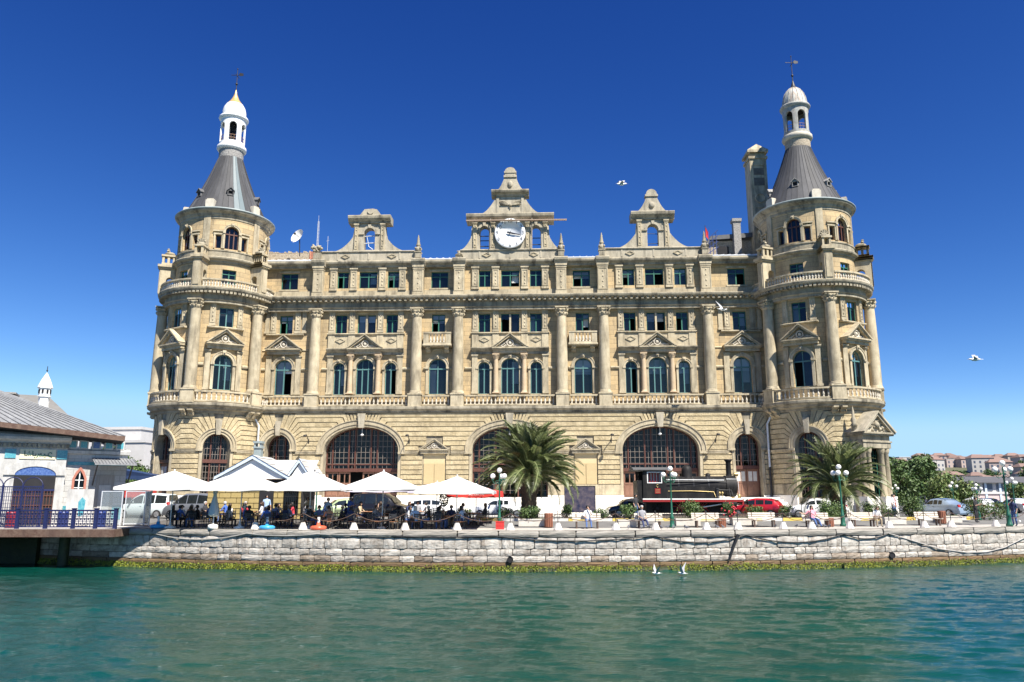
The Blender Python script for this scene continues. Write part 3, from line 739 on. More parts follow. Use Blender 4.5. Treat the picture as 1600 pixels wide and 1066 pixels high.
# ---- cornices
EPROF = [(0, 18.72), (.42, 18.74), (.42, 18.95), (.5, 18.97), (.56, 19.05), (.40, 19.08), (.40, 19.50), (.5, 19.52), (.52, 19.72), (.92, 19.76), (1.0, 19.86), (1.04, 20.0), (1.0, 20.06), (0, 20.16)]
mb = MB(); mb.sweep(S0, -24.3, 24.3, EPROF); P(mb, 'main_cornice', M_corn)
b = MB(); k = 96
for i in range(k): u = -23.6 + 47.2 * (i + .5) / k; b.sbox(S0, u - .11, u + .11, .5, .86, 19.54, 19.73)
T(P(b, 'dentils', M_corn), kind='stuff')
mb = MB(); mb.sweep(S0, -24.2, 24.2, [(0, 20.1), (.12, 20.12), (.12, 20.72), (0, 20.75)]); P(mb, 'attic_plinth', M_trim)
APROF = [(-.35, 22.92), (.16, 22.95), (.18, 23.1), (.42, 23.3), (.46, 23.42), (.46, 23.5), (.38, 23.58), (-.35, 23.66)]
mb = MB(); mb.sweep(S0, -24.2, 24.2, APROF); P(mb, 'attic_cornice', M_corn)
for c in COLX:
    inst('pilaster', PILG, ST_, (c, 0, 20.08))
    mb = MB(); mb.sweep(S0, c - .62, c + .62, [(-.2, 22.98), (.7, 23.0), (.74, 23.1), (.9, 23.32), (.94, 23.52), (.88, 23.62), (-.2, 23.72)]); P(mb, 'cornice_break', M_corn)
LPROF = [(.6, 9.2), (.95, 9.26), (.97, 9.4), (1.12, 9.5), (1.16, 9.56), (1.16, 9.76), (1.1, 9.8), (0, 9.9)]
mb = MB(); mb.sweep(S0, -24.3, 24.3, LPROF); P(mb, 'balcony_ledge', M_corn)
# parapets over the triple bays, white sheet edges between
for c, hw in ((TRI[0], 4.75), (0, 4.6), (TRI[2], 4.75)):
    mb = MB(); mb.sbox(S0, c - hw, c + hw, -.5, .22, 23.6, 24.45); mb.sweep(S0, c - hw - .05, c + hw + .05, [(-.5, 24.4), (.3, 24.42), (.34, 24.5), (.3, 24.56), (-.5, 24.6)])
    for q in (-.62, 0, .62):
        u = c + q * hw; mb.sbox(S0, u - .07, u + .07, .22, .26, 23.7, 24.4)
    P(mb, 'parapet', M_gable)
    for s in (-1, 1): inst('diamond_panel', DIA, ST_, (c + s * 2.2, -.22, 24.02), (0, 0, 0), (.9, 1, .9))
for a, b in ((-24.0, -18.2), (-8.4, -5.0), (5.0, 8.4), (18.2, 24.0)):
    mb = MB(); mb.sweep(S0, a, b, [(.40, 23.6), (.42, 23.68), (.1, 23.8), (-2.4, 24.5), (-2.4, 24.3), (0, 23.62)])
    for i in range(int((b - a) / .6)): u = a + .3 + .6 * i; mb.sweep(S0, u - .02, u + .02, [(.42, 23.68), (.42, 23.73), (.1, 23.85), (-2.4, 24.55), (-2.4, 24.45), (0, 23.7)])
    P(mb, 'roof_sheet', M_sheet)

# ---- gables
def gable_side(c, tall):
    hw = 1.5
    def top(u):
        x = abs(u - c)
        if x <= hw + .02: return 27.3
        return 24.5 + 1.6 * max(0, (3.95 - x) / 2.45) ** 2.4
    m = MB(); m.wall(S0, c - 3.95, c + 3.95, 24.45, top, [(c, .52, 24.7, 26.32, 26.84)], .15, .3, .16, uv=True, back=-.65)
    o = P(m, 'gable', M_gable)
    m = MB()
    out = [(-.74, 26.32)] + arc(.74, 26.32, 27.06)[1:-1] + [(.74, 26.32)]; inn = [(-.52, 26.32)] + arc(.52, 26.32, 26.84)[1:-1] + [(.52, 26.32)]
    m.strip(S0, [(c + u, z) for u, z in inn], [(c + u, z) for u, z in out], .15, .25)
    m.poly(S0, [(c - .1, 26.82), (c + .1, 26.82), (c + .15, 27.14), (c - .15, 27.14)], .15, .33)
    for s in (-1, 1): m.sbox(S0, c + s * .52, c + s * 1.0, .15, .27, 26.2, 26.34)
    m.build('arch_moulding', M_gable, o)
    for s in (-1, 1):
        p = inst('pilaster', pil_g, o, (c + s * 1.25, -.15, 24.55))
    m = MB(); m.sweep(S0, c - 2.02, c + 2.02, [(-.9, 27.28), (.3, 27.28), (.34, 27.42), (.55, 27.62), (.62, 27.7), (.66, 27.92), (.6, 28.0), (-.95, 28.04)])
    m.build('gable_cornice', M_corn, o)
    if tall:
        def t2(u):
            x = abs(u - c)
            if x < .5: return 29.6
            return 28.02 + 1.5 * max(0, (1.75 - x) / 1.25) ** 2.2
        m = MB(); m.wall(S0, c - 1.75, c + 1.75, 28.0, t2, [], .1, .3, .08, back=-.5)
        m.sbox(S0, c - .6, c + .6, -.55, .2, 29.6, 29.8)
        m.poly(S0, [(c - .55, 29.8)] + [(c + u, z) for u, z in arc(.5, 29.85, 30.33, 8)] + [(c + .55, 29.8)], -.5, .15)
        m.ball((c, -.12, 28.75), .34, 10, 6, sc=(.8, .5, 1))
        m.build('gable_top', M_gable, o)
    else:
        m = MB(); m.poly(S0, [(c - 1.35, 28.0), (c + 1.35, 28.0), (c + 1.0, 28.2), (c + .62, 28.72), (c + .2, 28.82), (c - .58, 28.76), (c - 1.0, 28.22)], -.5, .1)
        m.tube([(c + .25 * cos(q), -.14, 28.5 + .22 * sin(q)) for q in [pi + i * pi / 8 for i in range(9)]], .06, 5)
        m.build('gable_top', M_gable, o)
    return o
pil_g = pilaster_mesh(.36, 2.7, .12, True, .25, .12); 
g1 = gable_side(TRI[0], False); g2 = gable_side(TRI[2], True)
mb = MB()
for z in (25.4, 26.1): mb.tube([(TRI[0] - .52, .1, z), (TRI[0] + .52, .1, z + .06)], .05, 6)
mb.tube([(TRI[0] - .3, .1, 26.1), (TRI[0] - .1, .1, 25.1), (TRI[0] + .3, .1, 24.8)], .03, 5); P(mb, 'pipe_rails', M_pipe, g1)
mb = MB(); mb.tube([(TRI[2] - .52, .1, 26.0), (TRI[2] + .52, .1, 25.95)], .03, 6); mb.tube([(TRI[2] - .52, .1, 25.0), (TRI[2] + .52, .1, 25.02)], .03, 6); P(mb, 'pipe_rails', M_iron, g2)
def tc_(u):
    x = abs(u)
    if x <= 3.58: return 27.3
    return 24.5 + 1.5 * max(0, (5.0 - x) / 1.42) ** 2.3
mb = MB(); mb.wall(S0, -5.0, 5.0, 24.45, tc_, [(-2.42, .43, 24.62, 26.45, 26.88), (2.42, .43, 24.62, 26.45, 26.88)], .15, .3, .12, back=-.75); gc = P(mb, 'clock_gable', M_gable)
mb = MB()
for c in (-2.42, 2.42):
    out = [(-.66, 26.45)] + arc(.66, 26.45, 27.1)[1:-1] + [(.66, 26.45)]; inn = [(-.43, 26.45)] + arc(.43, 26.45, 26.88)[1:-1] + [(.43, 26.45)]
    mb.strip(S0, [(c + u, z) for u, z in inn], [(c + u, z) for u, z in out], .15, .26)
    mb.poly(S0, [(c - .1, 26.86), (c + .1, 26.86), (c + .15, 27.2), (c - .15, 27.2)], .15, .36)
    for s in (-1, 1): mb.sbox(S0, c + s * .43, c + s * .75, .15, .28, 26.3, 26.44); mb.sbox(S0, c + s * .5, c + s * .7, .15, .23, 24.6, 26.3)
mb.build('arch_moulding', M_gable, gc)
for u in (-3.3, -1.62, 1.62, 3.3): inst('pilaster', pil_g, gc, (u, -.15, 24.55))
mb = MB(); mb.sweep(S0, -4.12, 4.12, [(-.95, 27.28), (.3, 27.28), (.34, 27.4), (.6, 27.6), (.66, 27.68), (.7, 27.9), (.64, 27.98), (-1.0, 28.02)]); mb.build('gable_cornice', M_corn, gc)
def t3(u):
    x = abs(u)
    if x < 1.36: return 29.85
    return 28.0 + 1.75 * max(0, (3.3 - x) / 1.94) ** 2.2
mb = MB(); mb.wall(S0, -3.3, 3.3, 27.98, t3, [], .1, .3, .12, back=-.6)
for s in (-1, 1): mb.sbox(S0, s * 1.3, s * 1.05, .1, .18, 28.1, 29.8)
mb.sbox(S0, -1.05, 1.05, .1, .15, 28.15, 28.3); mb.build('gable_middle', M_gable, gc)
mb = MB()   # winged wheel relief
for s in (-1, 1):
    for q in range(5):
        mb.tube([(s * .12, -.17, 28.95), (s * (.5 + .12 * q), -.2, 29.28 - .07 * q), (s * (1.25 - .14 * q), -.15, 29.42 - .12 * q)], [.05, .06, .02], 5)
mb.ball((0, -.15, 28.92), .17, 8, 5); mb.ball((0, -.15, 28.62), .08, 6, 4); mb.build('winged_wheel_relief', M_corn, gc)
mb = MB(); mb.sweep(S0, -1.78, 1.78, [(-.7, 29.82), (.2, 29.82), (.24, 29.95), (.5, 30.15), (.55, 30.3), (.5, 30.4), (-.75, 30.44)]); mb.build('gable_cornice', M_corn, gc)
def t4(u):
    x = abs(u)
    if x < .55: return 32.0
    return 30.42 + 1.35 * max(0, (1.42 - x) / .87) ** 2.0
mb = MB(); mb.wall(S0, -1.42, 1.42, 30.4, t4, [], .1, .3, .07, back=-.5); mb.sbox(S0, -.62, .62, -.55, .2, 31.75, 31.95)
mb.sbox(S0, -.58, .58, -.52, .16, 32.2, 32.38); mb.sbox(S0, -.5, .5, -.45, .1, 31.95, 32.2)
mb.poly(S0, [(-.52, 32.38)] + arc(.5, 32.4, 32.78, 8) + [(.52, 32.38)], -.45, .12)
mb.ball((0, -.12, 31.05), .32, 10, 6, sc=(.8, .5, 1.1)); mb.build('gable_top', M_gable, gc)
# scaffold boards lying along the clock gable
mb = MB(); mb.obox((.6, -.75, 27.2), (9.4, .3, .07), 0, 0, 0, .004); 
o = P(mb, 'scaffold_board', mat('raw_plank', (.36, .26, .19), (.44, .33, .25), 4, .8), gc)
mb = MB()
for u in (-1.85, 2.02): mb.tube([(u, -.5, 24.5), (u + .03, -.5, 27.6)], .05, 6)
P(mb, 'scaffold_pole', M_rubble2, gc)
mb = MB()
for c in (-2.42, 2.42):
    for z in (25.1, 25.75) if c > 0 else (25.0, 25.55, 26.0): mb.tube([(c - .43, .2, z), (c + .43, .2, z)], .045, 6)
P(mb, 'pipe_rails', M_iron, gc)
# clock
M_face = mat('clock_white', (.80, .81, .82), (.84, .85, .86), 2, .35); M_num = mat('clock_black', (.015, .015, .02), None, 2, .4)
mb = MB(); mb.lathe([(0, .0), (1.0, .0), (1.0, .05), (1.42, .05), (1.44, .03), (1.44, -.22), (0, -.22)], 48)
for i, p in enumerate(mb.v): mb.v[i] = (p[0], -p[2], p[1])
clock = mb.build('clock', M_face, gc, (0, -.5, 26.03))
for h in range(1, 13):
    a = pi / 2 - h * pi / 6
    inst('numeral', text_mesh(str(h), .5, M_num, .004), clock, (1.2 * cos(a), -.062, 1.2 * sin(a)), (R(90), 0, 0))
def hand(ln, w, ang, tail, d):
    m = MB(); m.poly(S0, [(-tail, -w), (0, -w), (ln * .75, -w * .8), (ln, 0), (ln * .75, w * .8), (0, w), (-tail, w)], 0, .02)
    m.build('clock_hand', M_num, clock, (0, -d, 0), (0, -ang, 0))
hand(1.08, .06, R(-11), .3, .09); hand(.62, .085, R(-14), .25, .115); hand(.85, .02, R(-118), .2, .13)
# finials
def finial_mesh():
    m = MB(); m.box(-.3, .3, -.3, .3, 0, .5); m.box(-.36, .36, -.36, .36, .5, .58)
    m.lathe([(.22, .58), (.3, .7), (.34, .9), (.22, 1.05), (.14, 1.12), (.24, 1.2), (.26, 1.3), (.16, 1.4), (.19, 1.5), (.13, 1.62), (.15, 1.72), (.10, 1.84), (.12, 1.94), (.06, 2.1), (.07, 2.16), (0, 2.3)], 10, smooth=True)
    for k in range(4):
        a = k * pi / 2 + pi / 4; m.ball((.34 * sin(a), -.34 * cos(a), .92), .12, 6, 4)
    return m.mesh('finial', M_corn)
FIN = finial_mesh()
for u in (-8.6, 4.75, 8.5, 17.95): inst('finial', FIN, ST_, (u, -.35, 23.75), (0, 0, 0), (.9, .9, 1.0))
inst('finial', FIN, ST_, (-4.75, -.35, 23.72), (0, 0, 0), (1.0, 1, .3))
mb = MB(); mb.box(-.35, .35, -.3, .3, 0, .6)
r = random.Random(9)
for k in range(16): mb.ball((r.uniform(-.5, .5), r.uniform(-.2, .2), .75 + r.uniform(0, .75)), r.uniform(.1, .2), 6, 4)
P(mb, 'broken_sculpture', M_corn, loc=(-18.1, -.35, 23.72))
# ---- ground floor: backing wall, stone courses, voussoirs, arches
BIG = [(0.0, 3.33, 5.95, 8.02), (-13.2, 3.33, 5.95, 8.02), (13.2, 3.33, 5.95, 8.02)]
SML = [(-20.7, 1.12, 6.2, 7.35), (20.7, 1.12, 6.2, 7.35)]
flat_arches = sorted(BIG + SML)
CH = .42; ZR0 = 2.95; NC = 15
def archpt(a, t, off):            # a = (uc, hw, zs, zt); t = angle from the right springing
    uc, hw, zs, zt = a
    return (uc + (hw + off) * cos(t), zs + (zt - zs + off) * sin(t))
def ground_wall(S, u0, u1, arches, d, nseg, rev, niches=(), aw=.55, ztop=9.2, bands=True):
    holes = [(a[0], a[1], PZ - .02, a[2], a[3]) for a in arches] + [(n, .95, 2.9, 5.75, 5.75) for n in niches]
    m = MB(); m.wall(S, u0, u1, .2, ztop, holes, d - .05, rev, nseg); P(m, 'ground_floor_wall', M_corn)
    # joints per course at both sides of each arch
    def end(a, side, z):
        """polyline (from the wall inwards to the archivolt) of the joint at height z beside arch a"""
        uc, hw, zs, zt = a; A = hw + aw; B = zt - zs + aw
        if z <= zs + .1: return [(uc + side * (A if z > zs - .35 else hw + .28), z)] * 2
        k = (z - zs) / (ztop - zs); t = min(k * 1.32, 1.25) * (1.0 if hw > 2 else .9)
        q = (uc + side * A * cos(t), zs + B * sin(t))
        sl = max(.5, math.tan(t * .75 + .25)); dx = (z - q[1]) / sl
        if dx < 0: q = (uc + side * A * math.sqrt(max(0, 1 - ((z - zs) / B) ** 2)) if z - zs < B else q[0], z); dx = .05
        return [(q[0] + side * dx, z), q]
    tmax = 1.25
    ars = sorted(arches)
    edges = [None] + ars + [None]
    for i in range(len(edges) - 1):
        L_, R_ = edges[i], edges[i + 1]
        for k in range(NC):
            za, zb = ZR0 + k * CH + .034, ZR0 + (k + 1) * CH - .034
            if zb > ztop + .02: break
            if 5.62 < (za + zb) / 2 < 5.95 and bands: pass
            def line(z):
                l = ([(u0, z)] * 2 if L_ is None else end(L_, 1, z)[::-1])
                r_ = ([(u1, z)] * 2 if R_ is None else end(R_, -1, z))
                return l, r_
            (la, ra), (lb, rb) = line(za), line(zb)
            if ra[0][0] - la[1][0] < .1 or rb[0][0] - lb[1][0] < .1: continue
            cuts = []
            for n in niches:
                if la[1][0] < n < ra[0][0] and za < 6.9:
                    hw_ = 1.05 if zb < 5.6 else (1.45 if za < 6.2 else .75)
                    cuts.append((n - hw_, n + hw_))
            spans = []; cur = None
            if not cuts: spans = [(None, None)]
            else: spans = [(None, cuts[0][0]), (cuts[0][1], None)]
            for (s0, s1) in spans:
                lo = [(la[0]), (la[1])] if s0 is None else [(s0, za)]; hi = [(lb[0]), (lb[1])] if s0 is None else [(s0, zb)]
                a_ = la[1][0] if s0 is None else s0; b_ = ra[0][0] if s1 is None else s1
                a2 = lb[1][0] if s0 is None else s0; b2 = rb[0][0] if s1 is None else s1
                nn = max(1, int((b_ - a_) / nseg)) if nseg < 50 else max(1, int((b_ - a_) / .9))
                jj = random.Random(k * 13 + i)
                for q in range(1, nn): lo.append((a_ + (b_ - a_) * q / nn, za + jj.uniform(-.012, .012))); hi.append((a2 + (b2 - a2) * q / nn, zb + jj.uniform(-.012, .012)))
                if s1 is None: lo += [ra[0], ra[1]]; hi += [rb[0], rb[1]]
                else: lo.append((s1, za)); hi.append((s1, zb))
                mm = MB(); mm.strip(S, lo, hi, d - .06, d + .075 + jj.uniform(-.015, .015)); P(mm, 'stone_course', M_rust)
    for a in ars:
        uc, hw, zs, zt = a
        out = [(-hw - aw, zs - .3)] + arc(hw + aw, zs, zt + aw, 20) + [(hw + aw, zs - .3)]
        inn = [(-hw, zs - .3)] + arc(hw, zs, zt, 20) + [(hw, zs - .3)]
        mid = [(-hw - .2, zs - .3)] + arc(hw + .2, zs, zt + .2, 20) + [(hw + .2, zs - .3)]
        mm = MB(); mm.ring(S, uc, inn, mid, d - .08, d + .05); mm.ring(S, uc, mid, out, d - .08, d + .13)
        ou2 = [(u * 1.0 + (.07 if u > 0 else -.07 if u < 0 else 0), z + .06) for u, z in out]; mm.ring(S, uc, out, ou2, d - .08, d + .2)
        for s in (-1, 1): mm.sbox(S, uc + s * hw, uc + s * (hw + .24), d - .08, d + .07, PZ, zs - .3); mm.sbox(S, uc + s * hw, uc + s * (hw + aw + .1), d - .05, d + .2, zs - .36, zs - .18)
        o = P(mm, 'archivolt', M_trim)
        kw = .28 if hw > 2 else .2
        mm = MB(); mm.poly(S, [(uc - kw * .8, zt - .12), (uc + kw * .8, zt - .12), (uc + kw * 1.25, min(ztop - .02, zt + 1.15)), (uc - kw * 1.25, min(ztop - .02, zt + 1.15))], d - .1, d + .32); P(mm, 'keystone', M_gable)
        # fan of voussoirs between the last bent joints
        nv = 9 if hw > 2 else 5
        ta = 1.25 * (1.0 if hw > 2 else .9)
        for q in range(nv):
            if q == nv // 2: continue
            t0 = ta + (pi - 2 * ta) * q / nv + .012; t1 = ta + (pi - 2 * ta) * (q + 1) / nv - .012
            p0 = (uc + (hw + aw) * cos(t0), zs + (zt - zs + aw) * sin(t0)); p1 = (uc + (hw + aw) * cos(t1), zs + (zt - zs + aw) * sin(t1))
            def up(p, t):
                dx = (ztop - .03 - p[1]) / max(.5, math.tan(min(t, pi - t) * .75 + .25)); return (p[0] + (dx if t < pi / 2 else -dx), ztop - .03)
            mm = MB(); mm.strip(S, [p1, p0], [up(p1, t1), up(p0, t0)], d - .06, d + .06); P(mm, 'voussoir', M_rust)
    # smooth band and plinth below the courses
    for i in range(len(edges) - 1):
        L_, R_ = edges[i], edges[i + 1]
        a_ = u0 if L_ is None else L_[0] + L_[1] + .24; b_ = u1 if R_ is None else R_[0] - R_[1] - .24
        nn = max(1, int((b_ - a_) / nseg)) if nseg < 50 else 1
        mm = MB(); mm.sbox(S, a_, b_, d - .06, d + .1, 2.05, 2.92, nn); P(mm, 'base_course', M_trim)
        mm = MB(); mm.sbox(S, a_ - .24, b_ + .24, d - .06, d + .2, .25, 2.02, nn); P(mm, 'plinth', M_marble)
        if bands:
            nb = nn
            for (p, q) in [(a_ + .3, b_ - .3)]:
                if niches and any(a_ < n < b_ for n in niches):
                    n = [n for n in niches if a_ < n < b_][0]; pr = [(p, n - 1.45), (n + 1.45, q)]
                else: pr = [(p, q)]
                for (p2, q2) in pr:
                    if q2 - p2 > .1:
                        mm = MB(); mm.sweep(S, p2, q2, [(d, 5.6), (d + .12, 5.62), (d + .16, 5.76), (d + .2, 5.82), (d, 5.88)], nb); P(mm, 'impost_band', M_trim)
ground_wall(S0, -24.3, 24.3, flat_arches, GD, 1e9, 1.15, niches=(-6.65, 6.65))
# blind niches with pediments
M_board = mat('ochre_board', (.44, .34, .18), (.49, .385, .21), 3, .8, stretch=(1, 1, 6), vary=.05)
for n in (-6.65, 6.65):
    m = MB(); m.sbox(S0, n - .95, n + .95, GD - .3, GD - .04, 2.9, 5.75); o = P(m, 'niche', mat('pale_plaster%d' % (n > 0), (.55, .44, .25), (.60, .48, .28), 2, .85))
    for s in (-1, 1):
        m = MB(); m.sbox(S0, n + s * .03, n + s * .92, GD - .04, GD + .02, 2.95, 4.75); m.build('board', M_board, o)
    o = inst('pediment', PED, ST_, (n, -GD, 5.98), (0, 0, 0), (.78, .6, .72)); inst('tympanum_relief', PEDR, o)
    m = MB(); m.sbox(S0, n - 1.05, n + 1.05, GD - .05, GD + .1, 5.66, 5.8); P(m, 'niche_head', M_trim)
# arch infill : timber screens, glazed, with doors
def arch_screen(S, a, d, tran, kind, opening=None, bars=.38, m_f=None):
    uc, hw, zs, zt = a; m_f = m_f or M_brown
    f = MB(); fw = .12
    out = [(-hw, PZ)] + arc(hw, zs, zt, 20) + [(hw, PZ)]; inn = [(-hw + fw, PZ)] + arc(hw - fw, zs, zt - fw, 20) + [(hw - fw, PZ)]
    f.ring(S, uc, inn, out, d - .1, d + .1)
    def top(u): return zs + (zt - zs) * math.sqrt(max(0, 1 - (u / hw) ** 2)) - .03
    f.sbox(S, uc - hw, uc + hw, d - .12, d + .2, tran - .18, tran + .12)
    if hw > 2: f.sbox(S, uc - hw, uc + hw, d - .08, d + .1, tran + .42, tran + .52)
    mull = ([-1.28, -.72, .72, 1.28, -2.75, 2.75] if hw > 2 else [-hw * .36, hw * .36])
    for u in mull: f.sbox(S, uc + u - .055, uc + u + .055, d - .09, d + .12, PZ if kind == 'glass' else tran, top(u))
    o = P(f, 'arch_screen', m_f)
    b = MB(); z = tran + .55
    nb = int(2 * hw / bars)
    for i in range(1, nb):
        u = -hw + 2 * hw * i / nb; b.sbox(S, uc + u - .018, uc + u + .018, d - .03, d + .04, (PZ + .3 if kind == 'glass' else tran), max(tran, top(u)))
    z = (PZ + .6 if kind == 'glass' else tran + .55)
    while z < zt - .25:
        w = hw if z < zs else hw * math.sqrt(max(0, 1 - ((z - zs) / (zt - zs)) ** 2))
        b.sbox(S, uc - w + .05, uc + w - .05, d - .028, d + .038, z - .018, z + .018); z += .5
    T(b.build('glazing_bars', mat('shade_dark_glazing_bar', (.17, .14, .12), (.22, .19, .16), 4, .6) if 'shade_dark_glazing_bar' not in MATS else MATS['shade_dark_glazing_bar'], o), kind='stuff')  # bars darkened in colour to carry the deep shade of the arch recess
    secs = sorted([-hw] + mull + [hw])
    for u0, u1 in zip(secs[:-1], secs[1:]):
        n = 6; us = [u0 + (u1 - u0) * i / n for i in range(n + 1)]; zl = PZ if kind == 'glass' else tran
        p = MB(); p.add([S(uc + u, d, zl) for u in us] + [S(uc + u, d, max(zl, top(u))) for u in us], [(i, i + 1, i + n + 2, i + n + 1) for i in range(n)]); p.build('pane', M_dglass, o)
    if kind != 'glass':
        leaves = [(-hw + .1 + (2 * hw - .2) * i / (6 if hw > 2 else 2)) for i in range(7 if hw > 2 else 3)]
        for i, (u0, u1) in enumerate(zip(leaves[:-1], leaves[1:])):
            if opening and i in opening: continue
            g = MB(); g.sbox(S, uc + u0 + .02, uc + u1 - .02, d - .05, d + .04, PZ + .05, tran - .2)
            w = u1 - u0; h = tran - PZ
            for s in (0, 1):
                for (z0, z1) in ((.08, .42), (.46, .5)): 
                    a0 = uc + u0 + .12 + s * (w - .2) / 2; a1 = a0 + (w - .3) / 2
                    g.sbox(S, a0, a1, d + .04, d + .07, PZ + h * z0, PZ + h * z1)
            dr = g.build('door', M_door, o)
            p = MB(); 
            for s in (0, 1):
                a0 = uc + u0 + .16 + s * (w - .2) / 2; a1 = a0 + (w - .38) / 2; p.add([S(a0, d + .05, PZ + h * .53), S(a1, d + .05, PZ + h * .53), S(a1, d + .05, PZ + h * .85), S(a0, d + .05, PZ + h * .85)], [(0, 1, 2, 3)])
            p.build('door_pane', M_curtain if hw < 2 else M_dglass, dr)
    return o
DS = GD - 1.0
arch_screen(S0, BIG[1], DS, 4.25, 'door', (2,)); arch_screen(S0, BIG[0], DS, 4.25, 'glass', bars=.45); arch_screen(S0, BIG[2], DS, 4.25, 'door', (1, 2))
arch_screen(S0, SML[0], DS, 4.6, 'glass'); arch_screen(S0, SML[1], DS, 4.45, 'door')
# round lamps in the arch heads, camera-like wall lamps
for u in (-13.2, 0, 13.2):
    m = MB(); m.lathe([(0, .05), (.13, .02), (.16, -.07), (.07, -.13), (0, -.15)], 14, (u, -GD + .2, 7.35)); m.tube([(u, -GD + .2, 7.4), (u, -GD + .2, 8.0)], .02, 5); P(m, 'arch_lamp', M_white)
def wall_lamp(S, u, d, z):
    m = MB(); p = [S(u, d, z - .3), S(u, d + .35, z - .05), S(u, d + .8, z + .25), S(u, d + 1.15, z + .2)]; m.tube(p, .035, 6); m.tube([S(u, d, z - .5), S(u, d + .12, z - .1)], .05, 6)
    e = S(u, d + 1.2, z + .13); m.ball(e, .17, 8, 5, sc=(1, 1, .6)); P(m, 'wall_lamp', M_iron)
for u in (-17.9, -8.9, 8.9, 17.95): wall_lamp(S0, u, GD + .05, 7.0)
# downpipes at the tower corners
for s in (-1, 1):
    m = MB(); x = s * 23.05
    m.tube([(x, -.35, 18.7), (x, -.35, 10.0)], .085, 8); m.tube([(x, -.12, 23.0), (x, -.12, 20.1)], .085, 8)
    m.tube([(x - s * .3, -1.3, 9.2), (x - s * .3, -1.35, 8.8), (x - s * .62, -1.05, 8.1), (x - s * .62, -1.05, 4.4)], .1, 8); P(m, 'downpipe', M_pipe)
    m = MB(); m.tube([(x - s * .62, -1.05, 4.4), (x - s * .62, -1.05, 1.9)], .1, 8); P(m, 'downpipe', M_iron)

